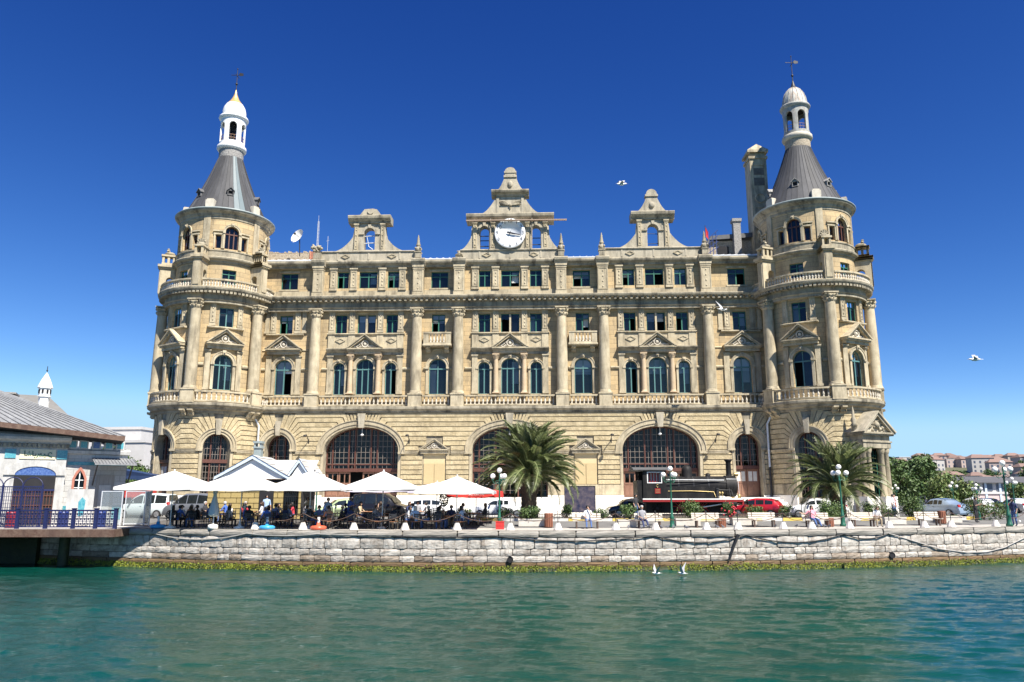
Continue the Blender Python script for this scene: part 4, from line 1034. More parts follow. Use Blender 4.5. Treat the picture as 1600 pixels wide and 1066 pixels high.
# ---- round towers
WA = R(32); CA = R(66)
def tower(sg):
    cx = sg * LX
    RG, RM, RA_, RU = 4.65, 4.32, 4.0, 3.95
    S = cyl(cx, RG)
    ars = [(RG * q * R(31), 1.12, 6.05, 7.2) for q in (-1, 1)]
    if sg > 0: ars = [ars[0]]
    ground_wall(S, -RG * R(125), RG * R(125), ars, 0, .45, .9, aw=.42, ztop=9.0)
    for a in ars:
        SS = tang(cx, RG, a[0] / RG); arch_screen(SS, (0, a[1], a[2], a[3]), -.75, 4.9, 'glass' if (sg < 0) == (a[0] > 0) else 'door', bars=.22)
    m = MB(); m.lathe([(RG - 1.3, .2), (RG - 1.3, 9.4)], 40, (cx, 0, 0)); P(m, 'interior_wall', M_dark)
    # ledge
    off = -.05
    m = MB(); m.lathe([(RG, 8.9), (RG + .1, 8.95), (RG + .12, 9.12), (RG + .45, 9.22), (RG + .5, 9.35), (RG + .7, 9.48), (RG + .75, 9.55), (RG + .75, 9.74), (RG + .7, 9.78), (RM - .3, 9.88)], 72, (cx, 0, 0), smooth=False); P(m, 'tower_ledge', M_corn)
    for a in (-CA, 0, CA):
        for q in (-.055, .055):
            b = a + q * 1.2; inst('console', CONS, ST_, (cx + RG * sin(b), -RG * cos(b), 8.62), (0, 0, b), (1.0, 1.7, 1.15))
    # main storeys
    S = cyl(cx, RM)
    h = []
    for q in (-WA, WA): h += [(RM * q, .78, 11.0, 13.3, 14.1), (RM * q, .62, 16.6, 18.35, 18.35)]
    m = MB(); m.wall(S, -RM * R(125), RM * R(125), 9.8, 18.8, h, 0, .35, .3); P(m, 'tower_wall', M_wall)
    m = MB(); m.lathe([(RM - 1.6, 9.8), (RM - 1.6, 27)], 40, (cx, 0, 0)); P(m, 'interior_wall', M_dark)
    for a in (-CA, 0, CA): column((cx + (RM + .5) * sin(a), -(RM + .5) * cos(a)), a)
    ed = [-R(118), -CA, 0, CA, R(118)]
    SB = cyl(cx, RM + .78)
    for a, b in zip(ed[:-1], ed[1:]):
        balustrade(SB, (RM + .78) * a + .6, (RM + .78) * b - .6, 0, 9.85, .95, 14)
    for q in (-WA, WA):
        bx, by = cx + RM * sin(q), -RM * cos(q)
        window('arch', 1.56, 3.1, (cx + (RM - .32) * sin(q), -(RM - .32) * cos(q), 11.0), q, 2.3, 3 if sg < 0 else 2, fm=M_teal)
        window('rect', 1.24, 1.75, (cx + (RM - .3) * sin(q), -(RM - .3) * cos(q), 16.6), q, None, 2, fm=M_teal if sg < 0 else M_green, open_=-1)
        o = inst('window_surround', surround_mesh(.78, 2.3, 3.1), ST_, (bx, by, 11.0), (0, 0, q), (1, 1, 1))
        pediment((cx + (RM - .25) * sin(q), -(RM - .25) * cos(q), 15.05), q, (.95, 1.25, 1))
        St = tang(cx, RM, q)
        m = MB(); m.sweep(St, -1.55, 1.55, [(-.35, 16.4), (.1, 16.42), (.14, 16.5), (.1, 16.56), (-.35, 16.6)]); P(m, 'sill_band', M_trim)
        for s in (-1, 1):
            aa = q + s * 1.3 / RM; inst('pilaster', PIL1, ST_, (cx + (RM - .03) * sin(aa), -(RM - .03) * cos(aa), 10.95), (0, 0, aa), (.9, 1.3, .98))
            aa = q + s * 1.15 / RM; inst('pilaster', PIL2, ST_, (cx + (RM - .02) * sin(aa), -(RM - .02) * cos(aa), 16.62), (0, 0, aa), (.9, 1.1, 1))
            for (p0, p1) in ((1.62, 2.3),):
                u0, u1 = RM * q + s * p0, RM * q + s * p1
                m = MB(); m.sweep(S, min(u0, u1), max(u0, u1), [(0, 13.05), (.12, 13.08), (.16, 13.2), (.12, 13.3), (0, 13.33)], 3); P(m, 'impost_band', M_trim)
    # entablature
    pr = [(RM + d, z - .12) for d, z in EPROF]
    m = MB(); m.lathe(pr, 80, (cx, 0, 0), smooth=False); P(m, 'tower_cornice', M_corn)
    b = MB(); Rd = RM + .5; n = 62
    for i in range(n):
        u = -Rd * R(120) + Rd * R(240) * (i + .5) / n; b.sbox(cyl(cx, Rd), u - .11, u + .11, 0, .4, 19.42, 19.62)
    T(P(b, 'dentils', M_corn), kind='stuff')
    # attic storey
    S = cyl(cx, RA_)
    m = MB(); m.wall(S, -RA_ * pi, RA_ * pi, 19.8, 22.6, [(RA_ * q, .6, 20.55, 21.9, 21.9) for q in (-WA, WA)], 0, .3, .35); P(m, 'tower_wall', M_wall)
    for q in (-WA, WA): window('rect', 1.2, 1.35, (cx + (RA_ - .28) * sin(q), -(RA_ - .28) * cos(q), 20.55), q, None, 2, fm=M_green)
    SB = cyl(cx, RM + .72)
    for a, b in zip(ed[:-1], ed[1:]): balustrade(SB, (RM + .72) * a + .45, (RM + .72) * b - .45, 0, 19.9, .82, 14, .24)
    m = MB(); m.lathe([(RA_, 22.45), (RA_ + .1, 22.5), (RA_ + .12, 22.62), (RA_ + .36, 22.78), (RA_ + .4, 22.9), (RA_ + .34, 22.98), (RA_ + .1, 23.02), (RA_ + .12, 23.5), (RA_ + .18, 23.56), (RA_ + .18, 23.66), (RA_ - .2, 23.72)], 72, (cx, 0, 0), smooth=False); P(m, 'tower_band', M_corn)
    for a in (-CA, 0, CA):        # open piers with shell tops
        def SR(u, d, z, a=a): # u radial, d sideways
            return (cx + u * sin(a) + d * cos(a), -u * cos(a) + d * sin(a), z)
        m = MB(); m.wall(SR, RA_ - .2, RM + 1.0, 19.85, 22.5, [(RA_ + .45, .34, 19.9, 21.3, 21.64)], .36, .3, 9, back=-.36)
        m.sbox(SR, RM + 1.0, RM + 1.02, -.36, .36, 19.85, 22.5); m.sbox(SR, RA_, RM + 1.16, -.48, .48, 22.42, 22.56); m.sbox(SR, RA_, RM + 1.24, -.58, .58, 22.56, 22.78)
        m.sbox(SR, RM + 1.02, RM + 1.08, -.26, .26, 20.1, 22.2)
        o = P(m, 'buttress_pier', M_trim)
        m = MB()
        m.sbox(SR, RA_ + .1, RM + .95, -.42, .42, 22.78, 22.98)
        for uu in (RA_ + .15, RA_ + .6, RM + .72): 
            m.sbox(SR, uu, uu + .2, -.38, -.2, 22.98, 23.6); m.sbox(SR, uu, uu + .2, .2, .38, 22.98, 23.6)
        m.sbox(SR, RA_ + .05, RM + 1.0, -.46, .46, 23.6, 23.76); m.build('pier_top', M_trim, o)
        m = MB()
        for k in range(7):
            q = pi * k / 6; m.tube([SR(RM + .35, 0, 23.95), SR(RM + .5, .4 * cos(q), 23.95 + .5 * sin(q))], [.12, .1], 6)
        m.lathe([(.0, 0), (.42, 0), (.46, .2), (.3, .3), (.0, .34)], 12, SR(RM + .3, 0, 23.76)); m.build('shell_ornament', M_corn, o)
    # upper drum
    S = cyl(cx, RU); h = []
    for q in (-WA, WA, R(96), -R(96)):
        h.append((RU * q, .6, 23.85, 25.4, 26.0))
        for s in (-1, 1): h.append((RU * q + s * 1.14, .24, 23.85, 25.1, 25.1))
    m = MB(); m.wall(S, -RU * pi, RU * pi, 23.6, 27.1, h, 0, .3, .3); P(m, 'tower_wall', M_wall)
    for q in (-WA, WA, R(96), -R(96)):
        rr = RU - .27
        window('arch', 1.2, 2.15, (cx + rr * sin(q), -rr * cos(q), 23.85), q, 1.55, 3, fm=M_brown, open_=-1, curtain=False)
        inst('window_surround', surround_mesh(.6, 1.55, 2.15, .16), ST_, (cx + RU * sin(q), -RU * cos(q), 23.85), (0, 0, q), (1, .7, 1))
        for s in (-1, 1):
            aa = q + s * 1.14 / RU; window('rect', .48, 1.25, (cx + rr * sin(aa), -rr * cos(aa), 23.85), aa, None, 1, False, fm=M_brown, open_=-1, curtain=False)
            m = MB(); u = RU * aa; m.sbox(S, u - .38, u - .27, 0, .08, 23.85, 25.15, 1); m.sbox(S, u + .27, u + .38, 0, .08, 23.85, 25.15, 1); m.sbox(S, u - .42, u + .42, 0, .1, 25.13, 25.26, 2); m.sbox(S, u - .46, u + .46, 0, .16, 25.4, 25.52, 3); P(m, 'window_trim', M_trim)
    for a in (-CA, 0, CA):
        m = MB(); m.sbox(S, RU * a - .3, RU * a + .3, 0, .1, 23.7, 27.0, 2); P(m, 'pilaster', M_trim)
    m = MB(); m.lathe([(RU, 26.6), (RU + .06, 26.65), (RU + .06, 26.85), (RU + .16, 26.95), (RU + .2, 27.1), (RU + .46, 27.3), (RU + .52, 27.42)], 72, (cx, 0, 0), smooth=False); P(m, 'drum_cornice', M_corn)
    m = MB(); m.lathe([(RU + .4, 27.42), (RU + .56, 27.45), (RU + .58, 27.53), (RU + .5, 27.6), (RU - .4, 27.78), (3.1, 27.85)], 72, (cx, 0, 0)); P(m, 'gutter', M_gutter)
    # zinc cone of tapered panels
    NP = 44; zc0, zc1 = 27.8, 34.05
    def cone_r(z): t = (z - zc0) / (zc1 - zc0); return 3.72 * (1 - t) + 1.12 * t - .16 * sin(pi * t)
    core = MB(); core.lathe([(cone_r(zc0 + (zc1 - zc0) * i / 10) - .02, zc0 + (zc1 - zc0) * i / 10) for i in range(11)], 44, (cx, 0, 0), a0=0); cone = P(core, 'cone_roof', M_lead)
    rr = random.Random(5 + sg)
    for i in range(NP):
        a0, a1 = 2 * pi * i / NP, 2 * pi * (i + 1) / NP
        mt = M_lead if sg > 0 or rr.random() < .8 else M_leadlt
        if sg < 0 and i in (4, 5): mt = M_patina
        brk = [0, rr.uniform(.25, .5), rr.uniform(.6, .85), 1] if rr.random() < .5 else [0, rr.uniform(.3, .7), 1]
        p = MB(); n = 8
        pts = [(cone_r(zc0 + (zc1 - zc0) * k / n), zc0 + (zc1 - zc0) * k / n) for k in range(n + 1)]
        off = rr.uniform(.012, .03)
        lo = []
        for (r_, z) in pts:
            for aa in (a0 + .006, a1 - .006): lo.append((cx + (r_ + off) * sin(aa), -(r_ + off) * cos(aa), z))
        p.add(lo, [(2 * k, 2 * k + 1, 2 * k + 3, 2 * k + 2) for k in range(n)], 0)
        p.tube([(cx + (r_ + .035) * sin(a0), -(r_ + .035) * cos(a0), z) for r_, z in pts], .014, 4, 0)
        p.build('roof_panel', mt, cone)
    for k in range(6):           # small dormers
        a = R(-66 + 33 + 60 * k) if sg < 0 else R(-28 + 60 * k); z = 29.35; r_ = cone_r(z)
        Sd = tang(cx, r_, a); m = MB()
        for s in (-1, 1): m.sbox(Sd, s * .2, s * .27, -.5, .12, z, z + .42)
        m.sbox(Sd, -.27, .27, -.3, .12, z - .04, z + .02)
        for s in (-1, 1): m.poly(Sd, [(s * .36, z + .36), (s * .36, z + .43), (0, z + .78), (0, z + .7)], -.8, .2)
        m.poly(Sd, [(-.27, z + .42), (.27, z + .42), (0, z + .68)], -.2, .1)
        d_ = m.build('dormer', M_leadlt if sg < 0 else M_rubble, cone)
        m = MB(); m.sbox(Sd, -.2, .2, -.2, -.05, z, z + .44); m.build('dormer_opening', M_dark, d_)
    for a in (-CA, 0, CA, R(132)):
        St = tang(cx, RU - .35, a); m = MB(); m.sbox(St, -.4, .4, -.35, .25, 27.72, 28.5); m.sbox(St, -.3, .3, -.3, .2, 28.5, 28.62); P(m, 'acroterion', M_balus)
    # neck, lantern, dome
    m = MB(); rn = random.Random(4)
    m.lathe([(1.13, 34.0), (1.15, 34.3), (1.14, 34.6), (1.15, 34.95)], 40, (cx, 0, 0)); P(m, 'neck', M_rubble if sg < 0 else M_rubble2)
    m = MB(); m.lathe([(1.14, 34.86), (1.3, 34.92), (1.38, 35.05), (1.36, 35.3), (1.3, 35.36), (1.2, 35.42), (.3, 35.42)], 40, (cx, 0, 0)); P(m, 'lantern_ring', M_white if sg < 0 else M_balus)
    S = cyl(cx, 1.18); h = [(1.18 * (2 * pi * k / 6 + (R(22) if sg < 0 else R(10))) - 1.18 * pi, .38, 35.7, 37.25, 37.65) for k in range(6)]
    ml = M_white if sg < 0 else mat('peeling_white_paint', (.26, .27, .25), (.46, .45, .41), 3, .7, .3, 14, stain=(.2, .14, .09), stain_amt=.7, stain_scale=1.5)
    m = MB(); m.wall(S, -1.18 * pi, 1.18 * pi, 35.4, 38.15, h, 0, .16, .15, back=-.16); lan = P(m, 'lantern', ml)
    m = MB()
    for z in (36.0, 36.3): m.tube([(cx + 1.08 * sin(2 * pi * k / 24), -1.08 * cos(2 * pi * k / 24), z) for k in range(25)], .025, 5)
    for k in range(24): a = 2 * pi * k / 24; m.tube([(cx + 1.08 * sin(a), -1.08 * cos(a), 35.42), (cx + 1.08 * sin(a), -1.08 * cos(a), 36.3)], .014, 4)
    m.build('lantern_rail', mat('rusty_rail%d' % sg, (.30, .16, .09), (.42, .30, .22), 6, .7), lan)
    m = MB(); m.lathe([(.0, 38.0), (1.0, 38.0)], 24, (cx, 0, 0)); m.lathe([(.28, 35.42), (.28, 38.0)], 12, (cx, 0, 0)); m.build('lantern_ceiling', M_dark, lan)
    m = MB(); m.lathe([(1.15, 38.02), (1.2, 38.08), (1.36, 38.18), (1.4, 38.3), (1.34, 38.42), (1.12, 38.46)], 40, (cx, 0, 0)); P(m, 'lantern_cornice', ml if sg > 0 else M_white)
    if sg < 0:
        m = MB(); m.lathe([(1.1, 38.42), (1.13, 38.7), (1.1, 39.1), (1.0, 39.5), (.8, 39.85)], 36, (cx, 0, 0)); dm = P(m, 'dome', M_white)
        m = MB(); m.lathe([(.81, 39.83), (.6, 40.1), (.42, 40.35), (.28, 40.65), (.15, 41.0), (.07, 41.35), (.03, 41.6)], 24, (cx, 0, 0)); m.build('gilded_tip', mat('gilded_copper', (.62, .36, .10), (.75, .55, .25), 3, .4, metal=.4), dm)
    else:
        m = MB(); m.lathe([(1.12, 38.42), (1.13, 38.7), (1.06, 39.2), (.9, 39.7), (.66, 40.1), (.4, 40.35), (.0, 40.45)], 36, (cx, 0, 0)); dm = P(m, 'dome', mat('rust_streaked_dome', (.40, .40, .36), (.56, .54, .48), 2.5, .6, .2, 8, stain=(.30, .16, .08), stain_amt=.9, stain_scale=1.4))
        for k in range(16): 
            a = 2 * pi * k / 16; q = MB(); q.tube([(cx + r_ * 1.01 * sin(a), -r_ * 1.01 * cos(a), z) for r_, z in ((1.12, 38.45), (1.12, 38.8), (1.05, 39.25), (.89, 39.75), (.65, 40.12), (.4, 40.36))], .025, 4); q.build('dome_rib', ml, dm)
        m = MB(); m.lathe([(.46, 40.3), (.3, 40.45), (.2, 40.65), (.12, 40.95), (.05, 41.2)], 16, (cx, 0, 0)); m.build('dome_cap', M_iron, dm)
        m = MB()
        for a, z, s in ((-.9, 38.75, .5), (-.75, 39.3, .3), (.05, 39.05, .35)): 
            rr_ = 1.1 - max(0, z - 38.7) * .25; b_ = (cx + rr_ * 1.02 * sin(a), -rr_ * 1.02 * cos(a), z); m.add([(b_[0] - s * .6 * cos(a), b_[1] - s * .6 * sin(a), z - .1), (b_[0] + s * .5 * cos(a), b_[1] + s * .5 * sin(a), z), (b_[0], b_[1] + .1, z + s * .8)], [(0, 1, 2)])
        m.build('dome_hole', M_dark, dm)
    m = MB(); zt = 41.4 if sg < 0 else 41.0; ztop = 43.8
    m.tube([(cx, 0, zt), (cx, 0, ztop)], [.05, .03], 6); m.ball((cx, 0, zt + .75), .13, 8, 5); m.ball((cx, 0, ztop), .07, 6, 4)
    zz = ztop - .65; m.tube([(cx - .6, 0, zz), (cx + .55, .1, zz)], .03, 5)
    m.poly(lambda u, d, z: (cx + u, -d, z), [(.15, zz + .05), (.3, zz + .22), (.62, zz + .12), (.62, zz - .1), (.3, zz - .14)], -.015, .015)
    m.tube([(cx + .05, -.5, zz - .15), (cx, .5, zz - .15)], .025, 5); P(m, 'weather_vane', M_iron)
for sg in (-1, 1): tower(sg)

# entrance portico on the right tower
def portico():
    a0 = R(28); S = tang(LX, 4.65, a0)
    o = MB(); D = 1.15; W = 1.6
    o.sbox(S, -W, W, -.8, D, 5.75, 6.2); o.sbox(S, -W - .08, W + .08, -.8, D + .08, 6.2, 6.32); o.sbox(S, -W + .05, W - .05, -.8, D - .05, 6.32, 6.75); o.sbox(S, -W - .2, W + .2, -.8, D + .2, 6.75, 6.88); o.sbox(S, -W - .3, W + .3, -.8, D + .32, 6.88, 7.02)
    pt = P(o, 'portico_entablature', M_corn)
    m = MB(); hw = W + .3
    for s in (-1, 1): m.poly(S, [(s * hw, 7.02), (s * (hw - .4), 7.02), (0, 8.35), (0, 8.68)], -.5, D + .3)
    for s in (-1, 1): m.poly(S, [(s * (hw + .06), 7.03), (s * (hw - .14), 7.03), (0, 8.6), (0, 8.76)], -.5, D + .42)
    m.poly(S, [(-hw + .3, 7.02), (hw - .3, 7.02), (0, 8.4)], -.5, D + .02); pp = m.build('portico_pediment', M_gable, pt)
    m = MB(); r = random.Random(3)
    m.ball(S(0, D + .06, 7.6), .3, 8, 6)
    for k in range(26): u = r.uniform(-1.1, 1.1); m.ball(S(u, D + .06, 7.14 + r.random() * max(.05, (1.0 - abs(u) * .65))), r.uniform(.07, .15), 6, 4)
    m.build('tympanum_relief', M_corn, pp)
    for u in (-W + .3, -W + .85, W - .85, W - .3):
        m = MB(); n = S(u, D - .35, 0); m.lathe([(.3, 1.9), (.3, 2.05), (.26, 2.1), (.25, 3.2), (.22, 5.3), (.24, 5.32), (.3, 5.5), (.33, 5.7), (.33, 5.76)], 18, (n[0], n[1], 0)); cc = m.build('portico_column', M_trim, pt)
        m = MB(); m.sbox(S, u - .42, u + .42, D - .78, D + .08, .3, 1.9); m.build('pedestal', M_marble, cc)
    m = MB()
    for s in (-1, 1): m.sbox(S, s * W, s * (W - .5), -.6, .6, .3, 5.75)
    m.build('portico_jamb', M_trim, pt)
    m = MB(); m.sbox(S, -W + .5, W - .5, -.55, .15, .6, 5.75); dd = m.build('portico_door', M_dark, pt)
    m = MB()
    for k in range(9): u = -1.2 + 2.4 * k / 8; m.sbox(S, u - .04, u + .04, .15, .2, 1.9, 5.6)
    for z in (3.0, 4.2, 5.2): m.sbox(S, -1.25, 1.25, .15, .19, z - .05, z + .05)
    m.build('door_frame', M_green, dd)
    for s in (-1, 1):
        m = MB(); q = S(s * (W + .1), .5, 7.0); m.lathe([(.22, 0), (.22, .5), (.3, .55), (.16, .75), (.24, 1.0), (.12, 1.25), (.1, 1.7), (.03, 2.1)], 10, q); m.build('portico_finial', M_corn, pt)
portico()
# white steps along the front
stp = E('entrance_steps', (-.167, 70, 0), -PHI, 'long flight of white marble steps along the station front', 'steps')
n = 8
for i in range(n):
    m = MB(); z1 = PZ - (i) * (PZ - .3) / n; m.box(-22.8, 23.2, -(GD + .9) - .36 * (i + 1), -(GD + .9) - .36 * i + .04, .2, z1 - .002 * i); m.build('step', M_marble, stp)
m = MB(); m.box(-22.8, 23.2, -(GD + .94), .5, .2, PZ - .004); m.build('landing', M_marble, stp)

# ---- things on the roof
m = MB(); m.box(0, 1.62, 0, 1.9, 23.4, 34.6); m.box(-.12, 1.74, -.12, 2.02, 34.6, 34.85); m.box(.1, 1.52, .1, 1.8, 34.85, 35.3); m.box(-.2, 1.82, -.2, 2.1, 35.25, 35.5)
m.add([(-.2, -.2, 35.5), (1.82, -.2, 35.5), (1.82, 2.1, 35.5), (-.2, 2.1, 35.5), (.81, .2, 36.25), (.81, 1.7, 36.25)], [(0, 1, 4), (2, 3, 5), (1, 2, 5, 4), (3, 0, 4, 5)])
for (z0, z1) in ((24.5, 27.2), (27.6, 29.6), (31.5, 34.0)): m.box(.18, .3, -.06, 0, z0, z1); m.box(1.32, 1.44, -.06, 0, z0, z1); m.box(.3, 1.32, -.06, 0, z1 - .1, z1)
m.tube([(.81 + .45 * cos(q * pi / 8), -.04, 30.5 + .45 * sin(q * pi / 8)) for q in range(17)], .07, 5)
ch = P(m, 'chimney', M_trim, loc=(23.5, 3.0, 0))
m = MB(); m.box(.3, 1.32, -.03, 0, 31.8, 32.6); m.box(.3, 1.32, -.03, 0, 32.9, 33.6); m.build('chimney_opening', M_mortar, ch)
m = MB(); m.box(-24, -18.4, 3.0, 3.6, 23.4, 25.5); m.box(-24.2, -23.2, 2.6, 3.4, 23.4, 24.9)
for k in range(30): m.box(-24 + .19 * k, -23.85 + .19 * k, 3.0, 3.5, 25.45, 25.5 + rnd.uniform(.02, .22))
P(m, 'rubble_wall', M_rubble2)
m = MB(); m.box(-19.9, -18.9, 2.9, 3.0, 23.4, 25.6); m.box(-16.1, -15.0, 4, 5, 24, 26.1); m.box(-15.2, -14.6, 4, 5, 24, 25.6); P(m, 'brick_stub', M_brick)
m = MB(); m.box(19.2, 25, 4.0, 7, 23.4, 26.5); hut = P(m, 'roof_hut', M_rubble2)
m = MB(); m.add([(18.4, 3.6, 25.0), (19.4, 3.6, 26.9), (25, 3.6, 27.3), (25, 7.5, 27.3), (19.4, 7.5, 26.9), (18.4, 7.5, 25.0), (18.4, 3.6, 24.7), (19.4, 3.6, 26.5), (25, 3.6, 26.8)], [(0, 1, 4, 5), (1, 2, 3, 4), (0, 6, 7, 1), (1, 7, 8, 2)]); m.build('hut_roof', M_leadlt, hut)
m = MB(); m.box(20.1, 21.2, 3.9, 4.0, 24.6, 25.9); m.build('hut_window', M_dark, hut)
m = MB(); m.box(21.6, 22.3, 3.2, 3.9, 23.4, 28.2); m.box(21.5, 22.4, 3.1, 4.0, 28.2, 28.5); m.build('hut_chimney', M_rubble, hut)
m = MB(); r_ = [(.0, 0), (.3, .04), (.55, .14), (.75, .28)]
m.lathe(r_, 20, (0, 0, 0)); dish = P(m, 'satellite_dish', M_white, loc=(-20.6, 1.5, 26.6), rot=(R(70), 0, R(-30)))
m = MB(); m.tube([(0, 0, 0), (.05, -.02, .6)], .03, 5); m.ball((.05, -.02, .62), .12, 6, 4); m.tube([(0, .1, -.05), (-.1, -1.6, -.9)], .05, 5); m.build('dish_arm', M_iron, dish)
m = MB(); x = -18.9
for k in range(3): a = k * 2.09; m.tube([(x + .12 * cos(a), 2 + .12 * sin(a), 24.0), (x + .06 * cos(a), 2 + .06 * sin(a), 28.4)], .02, 4)
for z in range(12): m.tube([(x - .1, 2, 24.2 + z * .35), (x + .1, 2.05, 24.4 + z * .35)], .012, 4)
m.tube([(x, 2, 28.2), (x, 2, 29.0)], .015, 4); P(m, 'antenna_mast', M_pipe)
m = MB(); m.tube([(-17.6, 1, 24), (-17.6, 1, 26.5)], .02, 4); m.tube([(-17.75, 1, 26.0), (-17.45, 1, 26.1)], .015, 4); P(m, 'antenna', M_pipe)
m = MB()
for k in range(4): m.tube([(18.5 + .3 * k, 1.2, 24), (18.5 + .3 * k, 1.2, 25.4 + .35 * k)], .035, 5)
for k in range(4): m.tube([(18.4, 1.2, 24.2 + .45 * k), (19.6, 1.2, 25.0 + .55 * k)], .035, 5)
P(m, 'scaffold_frame', mat('dark_blue_paint', (.02, .04, .14), (.03, .06, .2), 3, .5))
m = MB(); m.tube([(18.35, .8, 24), (18.35, .8, 27.0)], .03, 5); fl = P(m, 'flagpole', M_iron)
m = MB(); m.add([(18.35, .8, 26.9), (18.6, .75, 26.3), (18.62, .8, 25.6), (18.35, .8, 25.9)], [(0, 1, 2, 3)]); m.build('flag', mat('red_flag', (.5, .02, .03), (.6, .03, .04), 4, .8), fl)
# ------------------------------------------------------------------ pier and ferry terminal on the left
M_navy = mat('navy_blue_paint', (.012, .015, .065), (.018, .024, .09), 4, .45)
M_rustedge = mat('rusty_pier_edge', (.09, .045, .032), (.17, .115, .085), 3, .85, .4, 10, stain=(.08, .045, .035), stain_amt=.8)
M_pierdeck = mat('pier_deck', (.45, .41, .37), (.55, .51, .46), 2, .85)
M_tmar = mat('terminal_marble', (.42, .415, .40), (.54, .53, .51), 1.3, .7, .15, 9, stain=(.22, .215, .2), stain_amt=.6, stain_scale=1.2)
M_tile = mat('turquoise_tile', (.02, .22, .30), (.16, .40, .44), 9, .25, vary=.15)
M_tileb = mat('cobalt_tile', (.02, .05, .22), (.12, .2, .42), 12, .25)
M_seam = mat('standing_seam_roof', (.20, .205, .215), (.28, .285, .29), 1.0, .5, .1, 6, stain=(.12, .12, .12), stain_amt=.6)
M_cream = mat('cream_panel', (.68, .62, .42), (.74, .68, .48), 4, .6)
M_redw = mat('brick_red_stone', (.36, .13, .09), (.44, .18, .13), 6, .8)
M_tash = ashlar('terminal_marble_blocks', (.50, .495, .48), (.42, .415, .40), (.25, .245, .235), (.27, .26, .245), .8, .36)
mb = MB(); mb.box(-75, -22.95, 46.3, 53.5, -.42, .02); pier = mb.build('ferry_pier', M_rustedge)
T(pier, 'pier slab with rusty brown edge carrying the ferry terminal over the water', 'pier')
mb = MB(); mb.box(-75, -22.97, 46.32, 53.5, .024, .034); mb.build('pier_surface', M_pierdeck, pier)
for x in (-36, -31.5, -27.0):
    mb = MB(); mb.lathe([(.3, -4), (.3, -.42)], 12, (x, 48.6, 0)); mb.build('pile', M_weedd, pier)
mb = MB(); mb.box(-75, -29.6, 50.2, 50.6, -4, -.42); mb.build('pier_back_wall', M_weedd, pier)
# low blue lattice railing
rail = E('pier_railing', (0, 46.55, .03), 0, 'low navy blue railing with lattice panels along the pier edge', 'railing')
posts = [-36.2, -33.4, -30.6, -28.75, -27.1, -25.5, -24.2, -23.05]
for x in posts: mb = MB(); mb.box(x - .09, x + .09, -.09, .09, 0, 1.12); mb.box(x - .11, x + .11, -.11, .11, 1.12, 1.18); mb.build('railing_post', M_navy, rail)
for a, b in zip(posts[:-1], posts[1:]):
    mb = MB(); mb.box(a + .09, b - .09, -.04, .04, 1.0, 1.09); mb.build('railing_top', M_navy, rail)
    mb = MB(); mb.box(a + .09, b - .09, -.03, .03, .08, .15); mb.build('railing_bottom', M_navy, rail)
    k = int((b - a - .2) / .19); mb = MB()
    for i in range(k + 1):
        x = a + .1 + (b - a - .2) * i / k; mb.box(x - .016, x + .016, -.02, .02, .15, 1.0)
    for z in (.29, .44, .58, .72, .86): mb.box(a + .09, b - .09, -.015, .015, z - .016, z + .016)
    for i in range(k):
        for j in range(3):
            x = a + .1 + (b - a - .2) * (i + .5) / k; z = .28 + .28 * j; mb.obox((x, 0, z), (.1, .03, .1), 0, 0, 0, R(45))
    T(mb.build('lattice', M_navy, rail), kind='stuff')
# terminal building (wall seen obliquely)
TY = R(34)
tm = E('ferry_terminal', (-26.4, 54.2, .03), TY, 'white marble ferry terminal with turquoise tile panels and grey seamed roof', 'building')
def ST(u, d, z): return (u, -d, z)
def tp(mb, name, m, par=None, **k): return mb.build(name, m, par or tm, **k)
mb = MB(); mb.wall(ST, -16, 0, 0, 4.7, [(-2.8, .3, 1.5, 3.0, 3.55)], 0, .3); mb.box(-.02, 0, 0, 9, 0, 4.7); tp(mb, 'wall', M_tash)
mb = MB(); mb.box(-16, -.1, .5, 9, 0, 4.6); tp(mb, 'core', M_dark)
for k in range(20):      # marble courses with fine joints on the free wall
    pass
mb = MB(); mb.sweep(ST, -16, .1, [(0, 4.6), (.18, 4.65), (.22, 4.85), (.1, 4.9), (0, 5.0)]); tp(mb, 'cornice', M_tmar)
for u in (-.55, -1.25, -2.0, -2.75, -3.4):
    mb = MB(); mb.sbox(ST, u - .27, u + .27, -.2, .1, 4.95, 5.55); p = tp(mb, 'parapet_panel', M_tmar)
    mb = MB(); mb.sbox(ST, u - .19, u + .19, .1, .13, 5.05, 5.45); mb.build('tile', M_tile if u not in (-2.0, -4.25) else M_tileb, p)
mb = MB(); mb.poly(ST, [(-2.6, 5.5)] + [(-1.55 + u, z) for u, z in arc(.95, 5.5, 6.05, 10)] + [(-.5, 5.5)], -.2, .08); p = tp(mb, 'crest', M_tmar)
mb = MB(); mb.poly(ST, [(-1.55 + u, z) for u, z in arc(.7, 5.5, 5.9, 10)], .08, .11); mb.build('tile', M_tile, p)
mb = MB(); mb.sbox(ST, -3.6, -.1, 0, .03, 3.9, 4.12); tp(mb, 'tile_band', M_tile)
for a, b in ((-3.6, -3.2), (-2.35, -1.9), (-1.1, -.1)):
    mb = MB(); mb.sbox(ST, a, b, 0, .03, .35, 1.25); tp(mb, 'tile_dado', M_tile)
mb = MB(); out = [(-.42, 2.2), (-.42, 3.0), (-.25, 3.45), (0, 3.8), (.25, 3.45), (.42, 3.0), (.42, 2.2)]; inn = [(-.28, 2.2), (-.28, 3.0), (-.16, 3.3), (0, 3.55), (.16, 3.3), (.28, 3.0), (.28, 2.2)]
mb.ring(ST, -2.8, inn, out, 0, .08); wn_ = tp(mb, 'pointed_window', M_redw)
mb = MB(); mb.sbox(ST, -2.83, -2.77, -.15, -.05, 1.5, 3.5)
for z in (1.9, 2.4, 2.9): mb.sbox(ST, -3.1, -2.5, -.15, -.06, z, z + .05)
